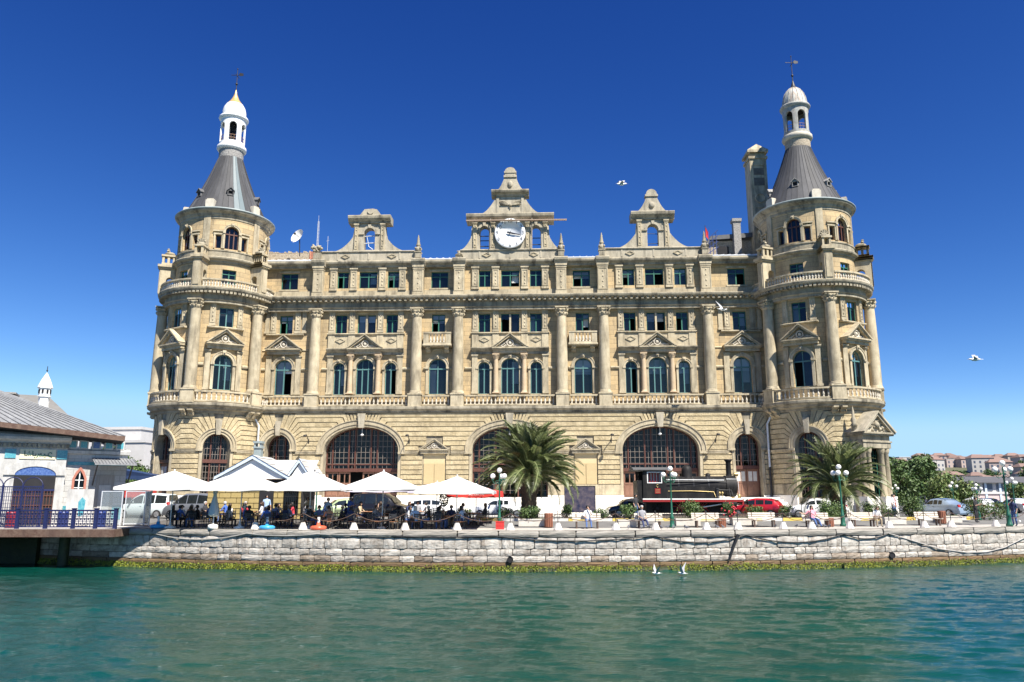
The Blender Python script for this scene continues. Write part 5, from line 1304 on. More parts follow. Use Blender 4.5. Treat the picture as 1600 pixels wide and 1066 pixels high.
mb.build('window_frame', M_white, wn_)
mb = MB(); mb.sbox(ST, -3.1, -2.5, -.25, -.2, 1.5, 3.5); mb.build('pane', M_dglass, wn_)
_ST = ST
def ST(u, d, z): return _ST(u + 1.0, d, z)
# portal bay
mb = MB(); mb.sbox(ST, -8.6, -4.7, -.3, .35, 0, 5.2); pb = tp(mb, 'portal_bay', M_tmar)
mb = MB(); mb.sweep(ST, -8.75, -4.55, [(-.3, 5.2), (.45, 5.22), (.5, 5.3), (.75, 5.45), (.8, 5.6), (.7, 5.75), (.3, 5.95), (-.3, 5.98)]); mb.build('portal_cornice', M_tmar, pb)
mb = MB()
for k in range(15): u = -8.5 + .27 * k; mb.sbox(ST, u - .08, u + .08, .35, .55, 4.98, 5.2)
T(mb.build('cornice_teeth', M_corn, pb), kind='stuff')
mb = MB(); mb.sbox(ST, -7.35, -5.35, .35, .41, 4.22, 4.85); sgn = mb.build('name_panel', M_cream, pb)
for u in (-7.85, -4.98):
    mb = MB(); mb.sbox(ST, u - .3, u + .3, .35, .4, 4.25, 4.82); mb.build('tile', M_tile, pb)
mb = MB()     # the station name in Arabic letters, as strokes
def stroke(pts, r=.028): mb.tube([ST(-6.35 + u, .425, 4.5 + z) for u, z in pts], r, 5)
stroke([(.78, .1), (.68, .16), (.55, .06), (.66, -.1), (.8, -.14), (.55, -.04), (.4, -.05)]); stroke([(.4, -.05), (.38, .06), (.34, -.05), (.2, -.06)]); stroke([(.2, -.06), (.16, .1), (.1, -.04), (.14, -.1)])
stroke([(.04, .06), (.0, -.08), (-.06, -.16)]); stroke([(-.12, .06), (-.1, -.05), (-.28, -.06), (-.3, .22)]); stroke([(-.38, .04), (-.4, -.06), (-.46, .03), (-.5, -.06), (-.56, .03), (-.6, -.06), (-.72, -.06), (-.74, .24)])
for u, z in ((.42, -.16), (.36, -.16), (-.18, -.16), (-.14, -.2), (-.47, .13), (-.5, .18), (-.53, .13)): mb.ball(ST(-6.35 + u, .42, 4.5 + z), .026, 5, 4)
T(mb.build('lettering', M_green, sgn), kind='stuff')
mb = MB(); mb.strip(ST, [(-6.35 + u, z) for u, z in arc(1.15, 3.2, 3.75, 14)], [(-6.35 + u, z) for u, z in arc(1.75, 3.2, 4.15, 14)], .35, .45); mb.build('portal_arch', M_tmar, pb)
mb = MB(); mb.poly(ST, [(-6.35 + u, z) for u, z in arc(1.15, 3.2, 3.75, 14)], .3, .4); mb.build('tile_lunette', M_tileb, pb)
mb = MB(); mb.sbox(ST, -7.5, -5.2, .35, .38, .1, 3.15); gt = mb.build('portal_opening', M_dark, pb)
mb = MB()
for k in range(14): u = -7.45 + 2.2 * k / 13; mb.sbox(ST, u - .02, u + .02, .4, .45, .1, 2.2)
for z in (.15, .7, 1.3, 1.9, 2.2): mb.sbox(ST, -7.48, -5.22, .4, .44, z - .03, z + .03)
T(mb.build('folding_gate', M_brown, gt), kind='stuff')
mb = MB(); mb.sbox(ST, -7.5, -5.2, .38, .46, 2.2, 2.32); mb.build('gate_lintel', M_navy, gt)
ST = _ST
# awning with struts
mb = MB(); mb.add([ST(-2.2, .0, 4.4), ST(.3, .0, 4.4), ST(.3, 2.1, 3.95), ST(-2.2, 2.1, 3.95), ST(-2.2, .0, 4.34), ST(.3, .0, 4.34), ST(.3, 2.1, 3.87), ST(-2.2, 2.1, 3.87)], [(0, 1, 2, 3), (4, 7, 6, 5), (0, 3, 7, 4), (1, 5, 6, 2), (3, 2, 6, 7)])
for k in range(13): u = -2.1 + .2 * k; mb.tube([ST(u, 0, 4.42), ST(u, 2.1, 3.97)], .03, 4)
aw = tp(mb, 'awning', M_seam)
for u in (-2.0, .1): mb = MB(); mb.tube([ST(u, 0, 2.6), ST(u, 1.7, 3.9)], .05, 5); mb.build('awning_strut', M_iron, aw)
mb = MB(); mb.sbox(ST, -1.8, -.7, 0, .06, .1, 3.3); dd = tp(mb, 'side_door', mat('weathered_door', (.26, .24, .22), (.36, .34, .31), 4, .8, stretch=(5, 5, .4)))
mb = MB(); mb.sbox(ST, -1.6, -.9, .06, .09, .4, 2.6); mb.build('door_panel', M_tmar, dd)
# roof: eave rising to the left, seams
EZ = lambda u: 5.75 - .085 * u
rp = [(u, 1.5, EZ(u)) for u in (1.6, -18)]
def rpt(u, t): # t 0 eave .. 1 ridge
    rx = u * (1 - t) + (-9 + u * .45) * t
    return (rx, -1.5 + 8.0 * t, EZ(u) + (3.9 - .0 * u) * t)
mb = MB(); us = [-.5 - .55 * i for i in range(36)]
b0 = mb.add([rpt(u, t) for t in (0, .5, 1) for u in us], [(i + j * 36, i + 1 + j * 36, i + 37 + j * 36, i + 36 + j * 36) for j in (0, 1) for i in range(35)])
mb.add([rpt(us[0], 0), rpt(us[0], 1), (us[0] + .1, 9, EZ(0))], [(0, 1, 2)])
rf = tp(mb, 'roof', M_seam)
for u in us:
    q = MB(); q.tube([Vector(rpt(u, t)) + Vector((0, 0, .04)) for t in (0, .5, 1)], .05, 4); q.build('roof_seam', M_seam, rf)
mb = MB(); mb.strip(lambda u, d, z: (u, -d, z), [(u, EZ(u) - .3) for u in us], [(u, EZ(u) + .02) for u in us], 1.2, 1.52); mb.build('eave_board', M_rustedge, rf)
mb = MB(); mb.add([(-.5, -1.4, EZ(-.5) - .25), (-17.5, -1.4, EZ(-17.5) - .25), (-17.5, .2, EZ(-17.5) - .5), (-.5, .2, EZ(-.5) - .5)], [(0, 1, 2, 3)]); mb.build('soffit', M_dark, rf)
# minaret-like chimney
mb = MB(); mb.lathe([(.42, -1.2), (.4, 0), (.34, 0), (.33, 1.3), (.42, 1.34), (.42, 1.42), (.38, 1.44), (.38, 1.5), (.38, 1.9), (.46, 1.92), (.48, 2.0), (.3, 2.5), (.05, 3.0), (.02, 3.05)], 8, smooth=False)
chm = tp(mb, 'roof_turret', M_white, None, loc=(-5.2, 3.2, 7.3))
mb = MB()
for k in range(8): a = 2 * pi * (k + .5) / 8; mb.obox((.37 * sin(a), -.37 * cos(a), 1.7), (.12, .06, .26), a)
mb.build('turret_openings', M_dark, chm)
mb = MB(); mb.tube([(0, 0, 3.0), (0, 0, 3.5)], .025, 5); mb.ball((0, 0, 3.2), .06, 6, 4); mb.build('turret_spike', M_iron, chm)
# tall purple-blue iron screen before the portal
scr = E('iron_screen', (-34.6, 48.3, .03), R(6), 'tall dark blue iron screen with arched tops before the terminal portal', 'fence')
for k in range(6):
    x = k * 1.15; mb = MB(); mb.box(x - .05, x + .05, -.05, .05, 0, 2.55); mb.build('screen_post', M_navy, scr)
for k in range(5):
    x = k * 1.15; mb = MB()
    for q in range(1, 9): mb.box(x + .128 * q - .012, x + .128 * q + .012, -.015, .015, .1, 2.4)
    for q in range(10): mb.box(x, x + 1.15, -.012, .012, .3 + .22 * q, .325 + .22 * q)
    mb.tube([(x + .575 - .575 * cos(pi * i / 10), 0, 2.45 + .55 * sin(pi * i / 10)) for i in range(11)], .035, 5); mb.box(x, x + 1.15, -.03, .03, 2.4, 2.47)
    T(mb.build('screen_panel', M_navy, scr), kind='stuff')
# glass wind screens beside the railing
for i, (x, y, a) in enumerate(((-25.6, 51.0, R(10)), (-24.2, 51.3, R(8)), (-23.2, 50.8, R(-50)))):
    ws = E('wind_screen', (x, y, .08), a, ('glass wind screen nearest the terminal wall', 'middle glass wind screen between terminal and cafe', 'glass wind screen angled beside the white van')[i], 'glass screen', 'glass wind screens')
    mb = MB(); mb.box(-.62, .62, -.008, .008, .1, 2.1); mb.build('pane', M_screen, ws)
    mb = MB()
    for s in (-1, 1): mb.box(s * .62 - .025, s * .62 + .025, -.03, .03, 0, 2.15)
    mb.box(-.62, .62, -.025, .025, 2.1, 2.15); mb.box(-.62, .62, -.025, .025, .06, .11); mb.build('screen_frame', M_pipe, ws)
# small things by the railing
for i, (x, y, c, lb) in enumerate(((-30.0, 48.0, (.5, .03, .05), 'red barrel behind the navy pier railing'), (-27.6, 49.2, (.03, .06, .3), 'blue barrel behind the navy railing by the side door'), (-25.4, 49.4, (.03, .07, .32), 'blue barrel behind the right end of the railing'))):
    mb = MB(); mb.lathe([(0, 0), (.3, 0), (.32, .05), (.3, .3), (.32, .33), (.3, .6), (.32, .64), (.3, .9), (.26, .94), (0, .94)], 18); o = mb.build('barrel', mat('barrel_paint%d' % i, tuple(v * .5 for v in c), None, 3, .4), None, (x, y, .04)); T(o, lb, 'barrel')
mb = MB(); mb.box(-.75, .75, -.04, .04, .2, 2.3); mb.box(-.7, -.6, -.3, .3, 0, .2); mb.box(.6, .7, -.3, .3, 0, .2); bd = mb.build('notice_board', M_tmar, None, (-27.3, 50.4, .04), (0, 0, R(25))); T(bd, 'pale notice board with blue print leaning by terminal side door', 'board')
mb = MB(); mb.poly(S0, [(-.05, .6), (.25, .7), (.3, 1.6), (.1, 1.8), (-.1, 1.5)], .042, .046); mb.build('printed_shape', M_tile, bd)
# hangar roof, white block, trees and tarp beyond
hg = E('hangar', (-66.5, 92, 0), R(25), 'long grey hangar roof with raised skylights behind the terminal', 'building')
mb = MB(); mb.box(-20, 12, 0, 22, 0, 11.5); mb.build('wall', M_rubble, hg)
mb = MB(); mb.add([(-21, -1, 11.3), (13, -1, 11.3), (9, 9, 15.2), (-21, 9, 15.2), (13, 23, 11.3), (-21, 23, 11.3)], [(0, 1, 2, 3), (1, 4, 2), (3, 2, 4, 5)]); mb.build('roof', mat('hangar_sheet', (.15, .145, .135), (.20, .195, .18), 1, .8), hg)
for x in (-14, -8, -2, 4):
    mb = MB(); mb.box(x - 1.9, x + 1.9, 3.5, 6, 13.2, 14.6); d_ = mb.build('skylight', M_dark, hg); mb = MB(); mb.box(x - 2.1, x + 2.1, 3.2, 6.5, 14.6, 14.8); mb.build('skylight_lid', M_rubble, d_)
M_far = mat('far_white_wall', (.50, .485, .47), (.56, .545, .53), 1, .8)
M_farw = mat('far_window', (.07, .09, .13), (.10, .12, .17), 2, .3)
wb = E('office_block', (-84, 150, 0), R(-8), 'white modern office block with rows of windows left of the station', 'building')
for (a, b, c, d, h) in ((0, 14, 0, 14, 14.5), (-5, 0, 0, 12, 12), (9, 17, -3, 0, 11.8)):
    mb = MB(); mb.box(a, b, c, d, 0, h); mb.box(a - .2, b + .2, c - .2, d, h, h + .5); mb.build('wall', M_far, wb)
for k in range(8):
    for j in range(4):
        mb = MB(); x = .8 + 1.6 * k; yy = -.06 if x < 8.5 else -3.06; mb.box(x, x + 1.1, yy, yy + .1, 2 + 2.6 * j, 3.6 + 2.6 * j); mb.build('window', M_farw, wb)
mb = MB(); mb.box(-20, -1, -8, 6, 0, 9.6); mb.build('annex_wall', M_far, wb); mb = MB(); mb.add([(-21, -9, 9.6), (0, -9, 9.6), (-2, 0, 12.0), (-21, 0, 12.4)], [(0, 1, 2, 3)]); mb.build('annex_roof', M_rubble, wb)
o = MB(); o.tube([(0, 0, 0), (0, 0, 13.2)], [.12, .06], 8); o = o.build('flagpole', M_white, None, (-62, 100, .3)); T(o, 'tall white flagpole rising beside the office block', 'flagpole')
mb = MB(); mb.add([(-4, 0, 4.6), (-1.5, 0, 3.6), (2.5, .5, 2.9), (2.5, 3, 2.9), (-1.5, 3, 3.6), (-4, 3, 4.6), (-4, 0, 2.9), (2.5, .5, 2.5)], [(0, 1, 4, 5), (1, 2, 3, 4), (0, 6, 7, 2, 1)]); tp_ = mb.build('tarpaulin_shelter', mat('navy_tarpaulin', (.015, .035, .09), (.025, .05, .13), 2, .5), None, (-30.5, 62, .6)); T(tp_, 'dark blue tarpaulin shelter between terminal and left tower', 'shelter')
for x in (-3.8, 2.3):
    mb = MB(); mb.tube([(x, .3, -.4), (x, .3, 2.9)], .06, 5); mb.build('shelter_post', M_iron, tp_)
for i, x in enumerate((-32.2, -30.3, -29.0)):
    mb = MB(); mb.box(-.8, .8, 0, .8, 0, .75, jit=.03); mb.box(-.7, .7, .05, .7, .75, 1.0, jit=.05); o = mb.build('stall_crate', mat('red_crate%d' % i, (.40, .03, .03), (.55, .06, .04), 5, .6), None, (x, 62.3, 1.9 - .1 * i)); T(o, ('red goods stack under the tarpaulin, nearest the terminal', 'middle red goods stack under the tarpaulin', 'red goods stack under the tarpaulin beside the left tower')[i], 'goods')
    mb = MB(); mb.box(-.8, .8, .1, .7, 0, 1.55); mb.build('counter', M_dark, o, (0, 0, -1.58))
# ------------------------------------------------------------------ people
M_skin = mat('skin_tone', (.42, .25, .17), (.48, .30, .21), 6, .6)
CLO = {}
def cloth(name, c, c2=None, sc=6):
    if name not in CLO: CLO[name] = mat('cloth_' + name, c, c2 or tuple(min(1, v * 1.25 + .01) for v in c), sc, .9)
    return CLO[name]
for nm, c in dict(black=(.015, .015, .018), white=(.68, .68, .68), blue=(.05, .12, .42), lightblue=(.30, .42, .60), grey=(.25, .25, .27), brown=(.40, .20, .11), beige=(.46, .36, .24), red=(.5, .04, .06), navy=(.02, .03, .09),
                  jeans=(.06, .11, .26), khaki=(.30, .24, .16), dark=(.025, .025, .03), pink=(.6, .25, .30), green=(.06, .2, .1), plaid=(.16, .22, .42), stripe=(.6, .6, .62)).items(): cloth(nm, c)
CLO['stripe'] = cloth('stripes', (.05, .05, .08), (.75, .75, .76), 22); CLO['plaid'] = cloth('plaids', (.06, .12, .4), (.4, .45, .6), 20)
HAIRM = [mat('hair_black', (.012, .01, .01), (.02, .017, .015), 9, .6), mat('hair_brown', (.05, .028, .016), (.07, .04, .025), 9, .6), mat('hair_grey', (.35, .34, .33), (.48, .47, .46), 9, .7), mat('cap_white', (.7, .68, .62), (.75, .73, .68), 5, .8)]
def person_mesh(pose, lean=0.0, arms='rest', legs='even', head_turn=0.0):
    J = []; Eg = []; lab = []
    def j(p, r): J.append((Vector(p), r)); return len(J) - 1
    def e(a, b, l): Eg.append((a, b)); lab.append(l)
    def rot(p, piv, a): # lean about x axis through piv (positive = forward, -Y)
        v = Vector(p) - Vector(piv); return Vector(piv) + Vector((v.x, v.y * cos(a) - v.z * sin(a), v.y * sin(a) + v.z * cos(a)))
    hz = .95 if pose == 'stand' else .56
    piv = (0, 0, hz)
    L = lambda p: rot(p, piv, lean)
    pel = j((0, 0, hz), .135)
    sp = j(L((0, .0, hz + .2)), .13); ch = j(L((0, -.01, hz + .40)), .15); nb = j(L((0, 0, hz + .53)), .075); nk = j(L((0, -.01, hz + .58)), .052)
    hd = j(L((head_turn * .02, -.03, hz + .68)), .098); ht = j(L((head_turn * .02, -.02, hz + .77)), .082)
    ns = j(L((head_turn * .09, -.135, hz + .675)), .016); e(hd, ns, 'skin')
    for a, b, l in ((pel, sp, 'shirt'), (sp, ch, 'shirt'), (ch, nb, 'shirt'), (nb, nk, 'skin'), (nk, hd, 'skin'), (hd, ht, 'skin')): e(a, b, l)
    for s in (-1, 1):
        sh = j(L((s * .18, 0, hz + .47)), .062); e(ch, sh, 'shirt')
        mode = arms if not isinstance(arms, tuple) else arms[0 if s < 0 else 1]
        if mode == 'rest' and pose == 'stand': el, wr_ = (s * .25, .03, hz + .2), (s * .25, -.08, hz - .04)
        elif mode == 'rest': el, wr_ = (s * .26, -.06, hz + .2), (s * .16, -.28, hz + .12)
        elif mode == 'table': el, wr_ = (s * .28, -.2, hz + .2), (s * .12, -.42, hz + .24)
        elif mode == 'face': el, wr_ = (s * .24, -.22, hz + .24), (s * .08, -.17, hz + .55)
        elif mode == 'hold': el, wr_ = (s * .24, -.08, hz + .2), (s * .12, -.30, hz + .30)
        elif mode == 'back': el, wr_ = (s * .36, .1, hz + .3), (s * .6, .14, hz + .36)
        el = L(el); wr_ = L(wr_); d = (wr_ - el).normalized(); hn = wr_ + d * .09
        a = j(el, .043); b = j(wr_, .03); c = j(hn, .034); e(sh, a, 'shirt'); e(a, b, 'skin'); e(b, c, 'skin')
        sd = Vector((1, 0, 0)) if abs(d.x) < .8 else Vector((0, 1, 0)); sd = (sd - d * sd.dot(d)).normalized()
        for q, ln in ((-.03, .06), (-.01, .075), (.01, .07), (.03, .055)): f = j(hn + sd * q + d * ln, .0095); e(c, f, 'skin')
        f = j(wr_ + d * .06 - sd * s * .055 + Vector((0, -.01, .01)), .011); e(c, f, 'skin')
        hip = j((s * .1, -.01, hz - .07 if pose == 'stand' else hz - .02), .098); e(pel, hip, 'trousers')
        if pose == 'stand': k, an, to = (s * .11, -.03, .5), (s * .11, .03, .1), (s * .13, -.13, .04)
        elif legs == 'cross' and s > 0: k, an, to = (.06, -.45, .62), (-.12, -.55, .3), (-.16, -.68, .26)
        elif legs == 'stretch': k, an, to = (s * .13, -.46, .5), (s * .14, -.72, .12), (s * .16, -.84, .1)
        else: k, an, to = (s * .15, -.44, .53), (s * .15, -.42, .1), (s * .17, -.56, .04)
        a = j(k, .066); b = j(an, .046); c = j(to, .04); e(hip, a, 'trousers'); e(a, b, 'trousers'); e(b, c, 'shoe')
    me = bpy.data.meshes.new('person_frame'); me.from_pydata([p for p, r in J], Eg, [])
    o = bpy.data.objects.new('person_frame', me); col.objects.link(o)
    o.modifiers.new('skin', 'SKIN'); su = o.modifiers.new('sub', 'SUBSURF'); su.levels = 1; su.render_levels = 1
    for i, (p, r) in enumerate(J): me.skin_vertices[0].data[i].radius = (r, r)
    me.skin_vertices[0].data[pel].use_root = True
    dg = bpy.context.evaluated_depsgraph_get(); out = bpy.data.meshes.new_from_object(o.evaluated_get(dg)); bpy.data.objects.remove(o, do_unlink=True)
    segs = [(J[a][0], J[b][0], (J[a][1] + J[b][1]) / 2, l) for (a, b), l in zip(Eg, lab)]
    idx = {'skin': 0, 'shirt': 1, 'trousers': 2, 'shoe': 3}; out.materials.clear()
    for m in (M_skin, CLO['white'], CLO['jeans'], CLO['dark']): out.materials.append(m)
    for p in out.polygons:
        c = p.center; best = None
        for A, B, r, l in segs:
            ab = B - A; t = max(0, min(1, (c - A).dot(ab) / max(1e-9, ab.dot(ab)))); dd = (c - (A + ab * t)).length - r
            if best is None or dd < best[0]: best = (dd, l)
        p.material_index = idx[best[1]]; p.use_smooth = True
    return out, J[hd][0].copy()
PM = {}
def hair_mesh(long=False):
    m = MB(); m.lathe([(.06, .108), (.085, .085), (.107, .03), (.112, -.02), (.108, -.06 if not long else -.17), (.09, -.07 if not long else -.18)], 14, a0=R(62), a1=R(298)); m.lathe([(0, .118), (.05, .113), (.09, .08), (.104, .045)], 14)
    for i, p in enumerate(m.v): m.v[i] = (p[0], p[1] + .012, p[2] + .02)
    return m
HM = {(k, l): hair_mesh(l).mesh('hair', HAIRM[k]) for k in range(4) for l in (False, True)}
def person(key, loc, rz, shirt, trousers, hair, label, long=False, group=None):
    if key not in PM: PM[key] = person_mesh(*key)
    me, hp = PM[key]
    o = inst('person', me, None, loc, (0, 0, rz), None, [M_skin, CLO[shirt], CLO[trousers], CLO['dark']])
    T(o, label, 'person', group)
    inst('hair' if hair < 3 else 'cap', HM[(hair, long)], o, hp)
    return o
SIT = ('sit', .12, 'table', 'even', 0.0); SITB = ('sit', -.12, 'rest', 'cross', 1.0); SITF = ('sit', .4, 'table', 'even', 0.0); SITH = ('sit', .05, ('rest', 'face'), 'even', 0.0); STAND = ('stand', 0.0, 'rest', 'even', 0.0); STANDH = ('stand', .08, 'hold', 'even', 0.0)
BNF = ('sit', .02, ('rest', 'face'), 'stretch', 0.0); BNC = ('sit', .05, 'rest', 'stretch', 0.0); BNH = ('sit', .5, 'hold', 'even', 0.0); BNL = ('sit', -.2, ('back', 'rest'), 'stretch', 1.0)

# ------------------------------------------------------------------ cafe: kiosk, parasols, tables, chairs
M_canv = mat('white_canvas', (.60, .59, .57), (.66, .65, .63), 1.2, .9, .25, 3)
M_pole = mat('parasol_pole', (.60, .61, .60), (.68, .69, .68), 3, .4, metal=.2)
M_yel = mat('shade_dark_ochre_block', (.36, .27, .10), (.44, .34, .14), 4, .85, .3, 14, vary=.08)  # yellow toned down, shade behind the parasols painted into the blocks
M_pblue = mat('pale_blue_board', (.52, .62, .72), (.58, .68, .78), 3, .6)
M_shing = mat('pale_roof_shingle', (.38, .37, .35), (.50, .49, .46), 6, .85, .3, 12, vary=.1)
M_wood = mat('varnished_wood', (.26, .11, .05), (.36, .17, .08), 5, .5, stretch=(1, 5, 1))
M_chair = mat('dark_chair_frame', (.02, .022, .025), (.04, .04, .045), 6, .5)
kk = E('cafe_kiosk', (-18.0, 55.6, .3), R(-1), 'small ochre block kiosk with pale blue gabled roof behind the white parasols', 'kiosk')
mb = MB(); mb.box(-3.3, 3.3, .05, 3.6, 0, 2.75); mb.build('wall', M_dark, kk)
bw, bh = .82, .36
for r_ in range(7):
    for k in range(-5, 6):
        a = k * bw + (.41 if r_ % 2 else 0); b = a + bw
        a, b = max(a, -3.3), min(b, 3.3)
        if b - a < .12: continue
        for (h0, h1) in ((.35, 1.35), (2.05, 3.1)):
            if r_ * bh < 2.25 and a < h1 and b > h0 and not (h0 == 2.05 and r_ < 1):
                if a < h0 and h0 - a > .1: b = h0
                elif b > h1 and b - h1 > .1: a = h1
                else: a = b
        if b - a < .1: continue
        mb = MB(); mb.box(a + .022, b - .022, -.03, .06, r_ * bh + .022 + .05, (r_ + 1) * bh - .022 + .05); mb.build('block', M_yel, kk)
mb = MB(); mb.box(.35, 1.35, .0, .06, 0, 2.3); mb.build('doorway', M_dark, kk)
mb = MB()
for k in range(8): mb.tube([(2.1 + .14 * k, -.04, .4), (2.1 + .14 * k, -.04, 2.3)], .014, 4)
for z in (.4, 1.0, 1.6, 2.3): mb.tube([(2.05, -.04, z), (3.12, -.04, z)], .014, 4)
T(mb.build('window_grille', M_iron, kk), kind='stuff')
mb = MB(); mb.box(2.08, 3.1, .0, .05, .4, 2.3); mb.build('window', M_dglass, kk)
def kiosk_gable(xc, hw, zf, za, y0, y1, name):
    m = MB(); m.poly(S0, [(xc - hw + .25, zf), (xc + hw - .25, zf), (xc, za - .2)], -y0 - .3, -y0 - .2); g = m.build(name, M_white, kk)
    for s in (-1, 1):
        m = MB(); m.poly(S0, [(xc + s * hw, zf - .12), (xc + s * (hw - .05), zf + .12), (xc, za + .12), (xc, za - .16)], -y0 - .15, -y0 + .0); m.build('bargeboard', M_pblue, g)
        n = 7
        for r_ in range(n):
            t0, t1 = r_ / n, (r_ + 1.15) / n; m = MB()
            p = lambda t, y: (xc + s * hw * (1 - t), y, zf + .06 + (za - zf) * t + .05 - .012 * (r_ % 2) + (.03 if t == t0 else 0))
            m.add([p(t0, y0 - .05), p(t0, y1), p(min(1, t1), y1), p(min(1, t1), y0 - .05)], [(0, 1, 2, 3)]); m.build('shingle_row', M_shing, g)
kiosk_gable(-.2, 2.65, 2.85, 4.35, -.3, 3.9, 'main_gable'); kiosk_gable(3.05, .95, 2.75, 4.1, -.1, 3.9, 'side_gable')
mb = MB(); mb.add([(-2.9, -.2, 2.8), (3.9, -.2, 2.8), (3.9, 2.0, 4.2), (-1.5, 2.0, 4.2)], [(0, 1, 2, 3)]); mb.build('roof_slope', M_shing, kk)
mb = MB(); mb.box(-.55, -.05, .9, 1.4, 3.6, 5.0); mb.box(-.62, .02, .83, 1.47, 5.0, 5.1)
for s in (-.5, -.1): mb.box(s - .06, s + .06, .9, 1.4, 5.1, 5.35)
mb.box(-.62, .02, .83, 1.47, 5.35, 5.5); mb.build('chimney', M_gutter, kk)
def parasol(x, y, z0, peak, edge, w, label, rz=0, canvas=None, under=None, valance=.16, sides=4, base=True, group='white cafe parasols', text=None):
    canvas = canvas or M_canv
    o = E('parasol', (x, y, z0), rz, label, 'parasol', group)
    peak -= z0; edge -= z0; h = w / 2
    m = MB(); n = 6; cn = []
    for k in range(sides): a = 2 * pi * (k + .5) / sides; cn.append((h / cos(pi / sides) * sin(a), -h / cos(pi / sides) * cos(a)))
    rings = []
    for i in range(n + 1):
        t = i / n; ring_ = []
        for k in range(sides):
            a, b = cn[k], cn[(k + 1) % sides]
            for q in range(6):
                f = q / 6; px, py = (a[0] + (b[0] - a[0]) * f) * t, (a[1] + (b[1] - a[1]) * f) * t
                sag = .10 * sin(pi * f) * t * t + .05 * sin(pi * t)
                ring_.append((px * (1 - .05 * sin(pi * f) * t), py * (1 - .05 * sin(pi * f) * t), peak - (peak - edge) * t - sag * .5))
        rings += ring_
    c = sides * 6
    m.add(rings, [(i * c + q, i * c + (q + 1) % c, (i + 1) * c + (q + 1) % c, (i + 1) * c + q) for i in range(n) for q in range(c)], 0, False)
    cv = m.build('canopy', canvas, o)
    v = MB(); last = rings[-c:]
    low = [(p[0] * 1.005, p[1] * 1.005, p[2] - valance - .02 * sin(q * 2.1)) for q, p in enumerate(last)]
    v.add(last + low, [(q, (q + 1) % c, c + (q + 1) % c, c + q) for q in range(c)]); v.build('valance', canvas, cv)
    m = MB(); m.tube([(0, 0, 0), (0, 0, peak - .04)], .035, 8); m.ball((0, 0, peak + .04), .06, 6, 4); m.build('pole', M_pole, o)
    for a in cn:
        m = MB(); m.tube([(0, 0, peak - .08), (a[0] * .98, a[1] * .98, edge - .03)], .016, 4); m.tube([(0, 0, edge + .05), (a[0] * .5, a[1] * .5, (peak + edge) / 2 - .07)], .013, 4); m.build('rib', M_pole, o)
    if base: m = MB(); m.lathe([(0, 0), (.34, 0), (.34, .1), (.1, .16), (.06, .35), (0, .35)], 16); m.build('base', M_marble, o)
    return o
for i, (x, y, pk, ed, w, lb) in enumerate(((-20.6, 48.3, 3.42, 2.42, 4.9, 'leftmost white parasol, over the tables beside the wind screens'), (-16.2, 47.7, 3.42, 2.38, 4.3, 'white parasol before the kiosk gable, second from the left'),
        (-12.0, 47.4, 3.4, 2.38, 4.3, 'white parasol at the kiosk right end, third from the left'), (-7.65, 47.2, 3.36, 2.42, 4.2, 'white parasol before the left big arch, second from the right'), (-3.25, 47.0, 3.06, 2.2, 4.4, 'lowest white parasol, beside the red umbrella'))):
    parasol(x, y, gz(x, y), pk, ed, w, lb, R((2, -3, 1, 3, -2)[i]))
M_lilac = mat('lilac_canvas', (.60, .56, .66), (.68, .64, .74), 2, .9); M_redc = mat('red_canvas', (.52, .03, .025), (.60, .045, .035), 2, .8)
parasol(-8.9, 52.2, .3, 2.75, 2.35, 4.0, 'lilac parasol with dark underside, left of the two behind the white ones', R(8), M_lilac, group='lilac parasols behind the white ones', base=False)
parasol(-4.9, 52.0, .3, 2.8, 2.3, 3.6, 'lilac parasol with dark underside, right one beside the red umbrella', R(-14), M_lilac, group='lilac parasols behind the white ones', base=False)
rp_ = parasol(-2.3, 51.0, .3, 2.62, 2.18, 3.5, 'red umbrella with white lettering behind the rightmost white parasol', 0, M_redc, valance=.34, group=None)
inst('lettering', text_mesh('ALGIDA', .27, M_white, .004), rp_, (.1, -1.79, 1.71), (R(90), 0, 0))
# closed parasol
cp = E('closed_parasol', (-17.45, 46.8, 0.0), 0, 'closed white parasol standing at the quay edge before the kiosk', 'parasol')
mb = MB(); mb.tube([(0, 0, 0), (0, 0, 2.5)], .035, 8); mb.build('pole', M_pole, cp)
mb = MB(); mb.lathe([(.03, 2.5), (.1, 2.35), (.12, 2.1), (.09, 1.95), (.16, 1.6), (.27, 1.1), (.3, .85), (.2, .72), (.05, .8)], 20, mod=lambda a, j: 1 + .16 * sin(7 * a + j) * (j > 0), smooth=True); mb.build('canopy', M_canv, cp)
mb = MB(); mb.lathe([(0, 0), (.3, 0), (.28, .25), (.1, .3), (0, .3)], 12); mb.build('base', M_marble, cp)
# plastic bases standing empty
for x, c, lb in ((-21.3, (.05, .32, .62), 'blue plastic parasol base on quay edge, nearest the pier'), (-14.2, (.05, .32, .62), 'blue plastic parasol base on quay edge before the kiosk'), (-11.1, (.62, .12, .06), 'orange plastic parasol base on the quay edge')):
    mb = MB(); mb.lathe([(0, 0), (.4, 0), (.46, .06), (.46, .16), (.36, .22), (.12, .24), (.09, .4), (0, .4)], 20); o = mb.build('water_filled_stand', mat('plastic%d' % int(-x * 10), c, None, 3, .35), None, (x, Yq(x) + .55, .01)); T(o, lb, 'stand')
    mb = MB(); mb.lathe([(.07, 0), (.07, .3), (0, .3)], 10); mb.build('socket', M_white, o, (0, 0, .4))
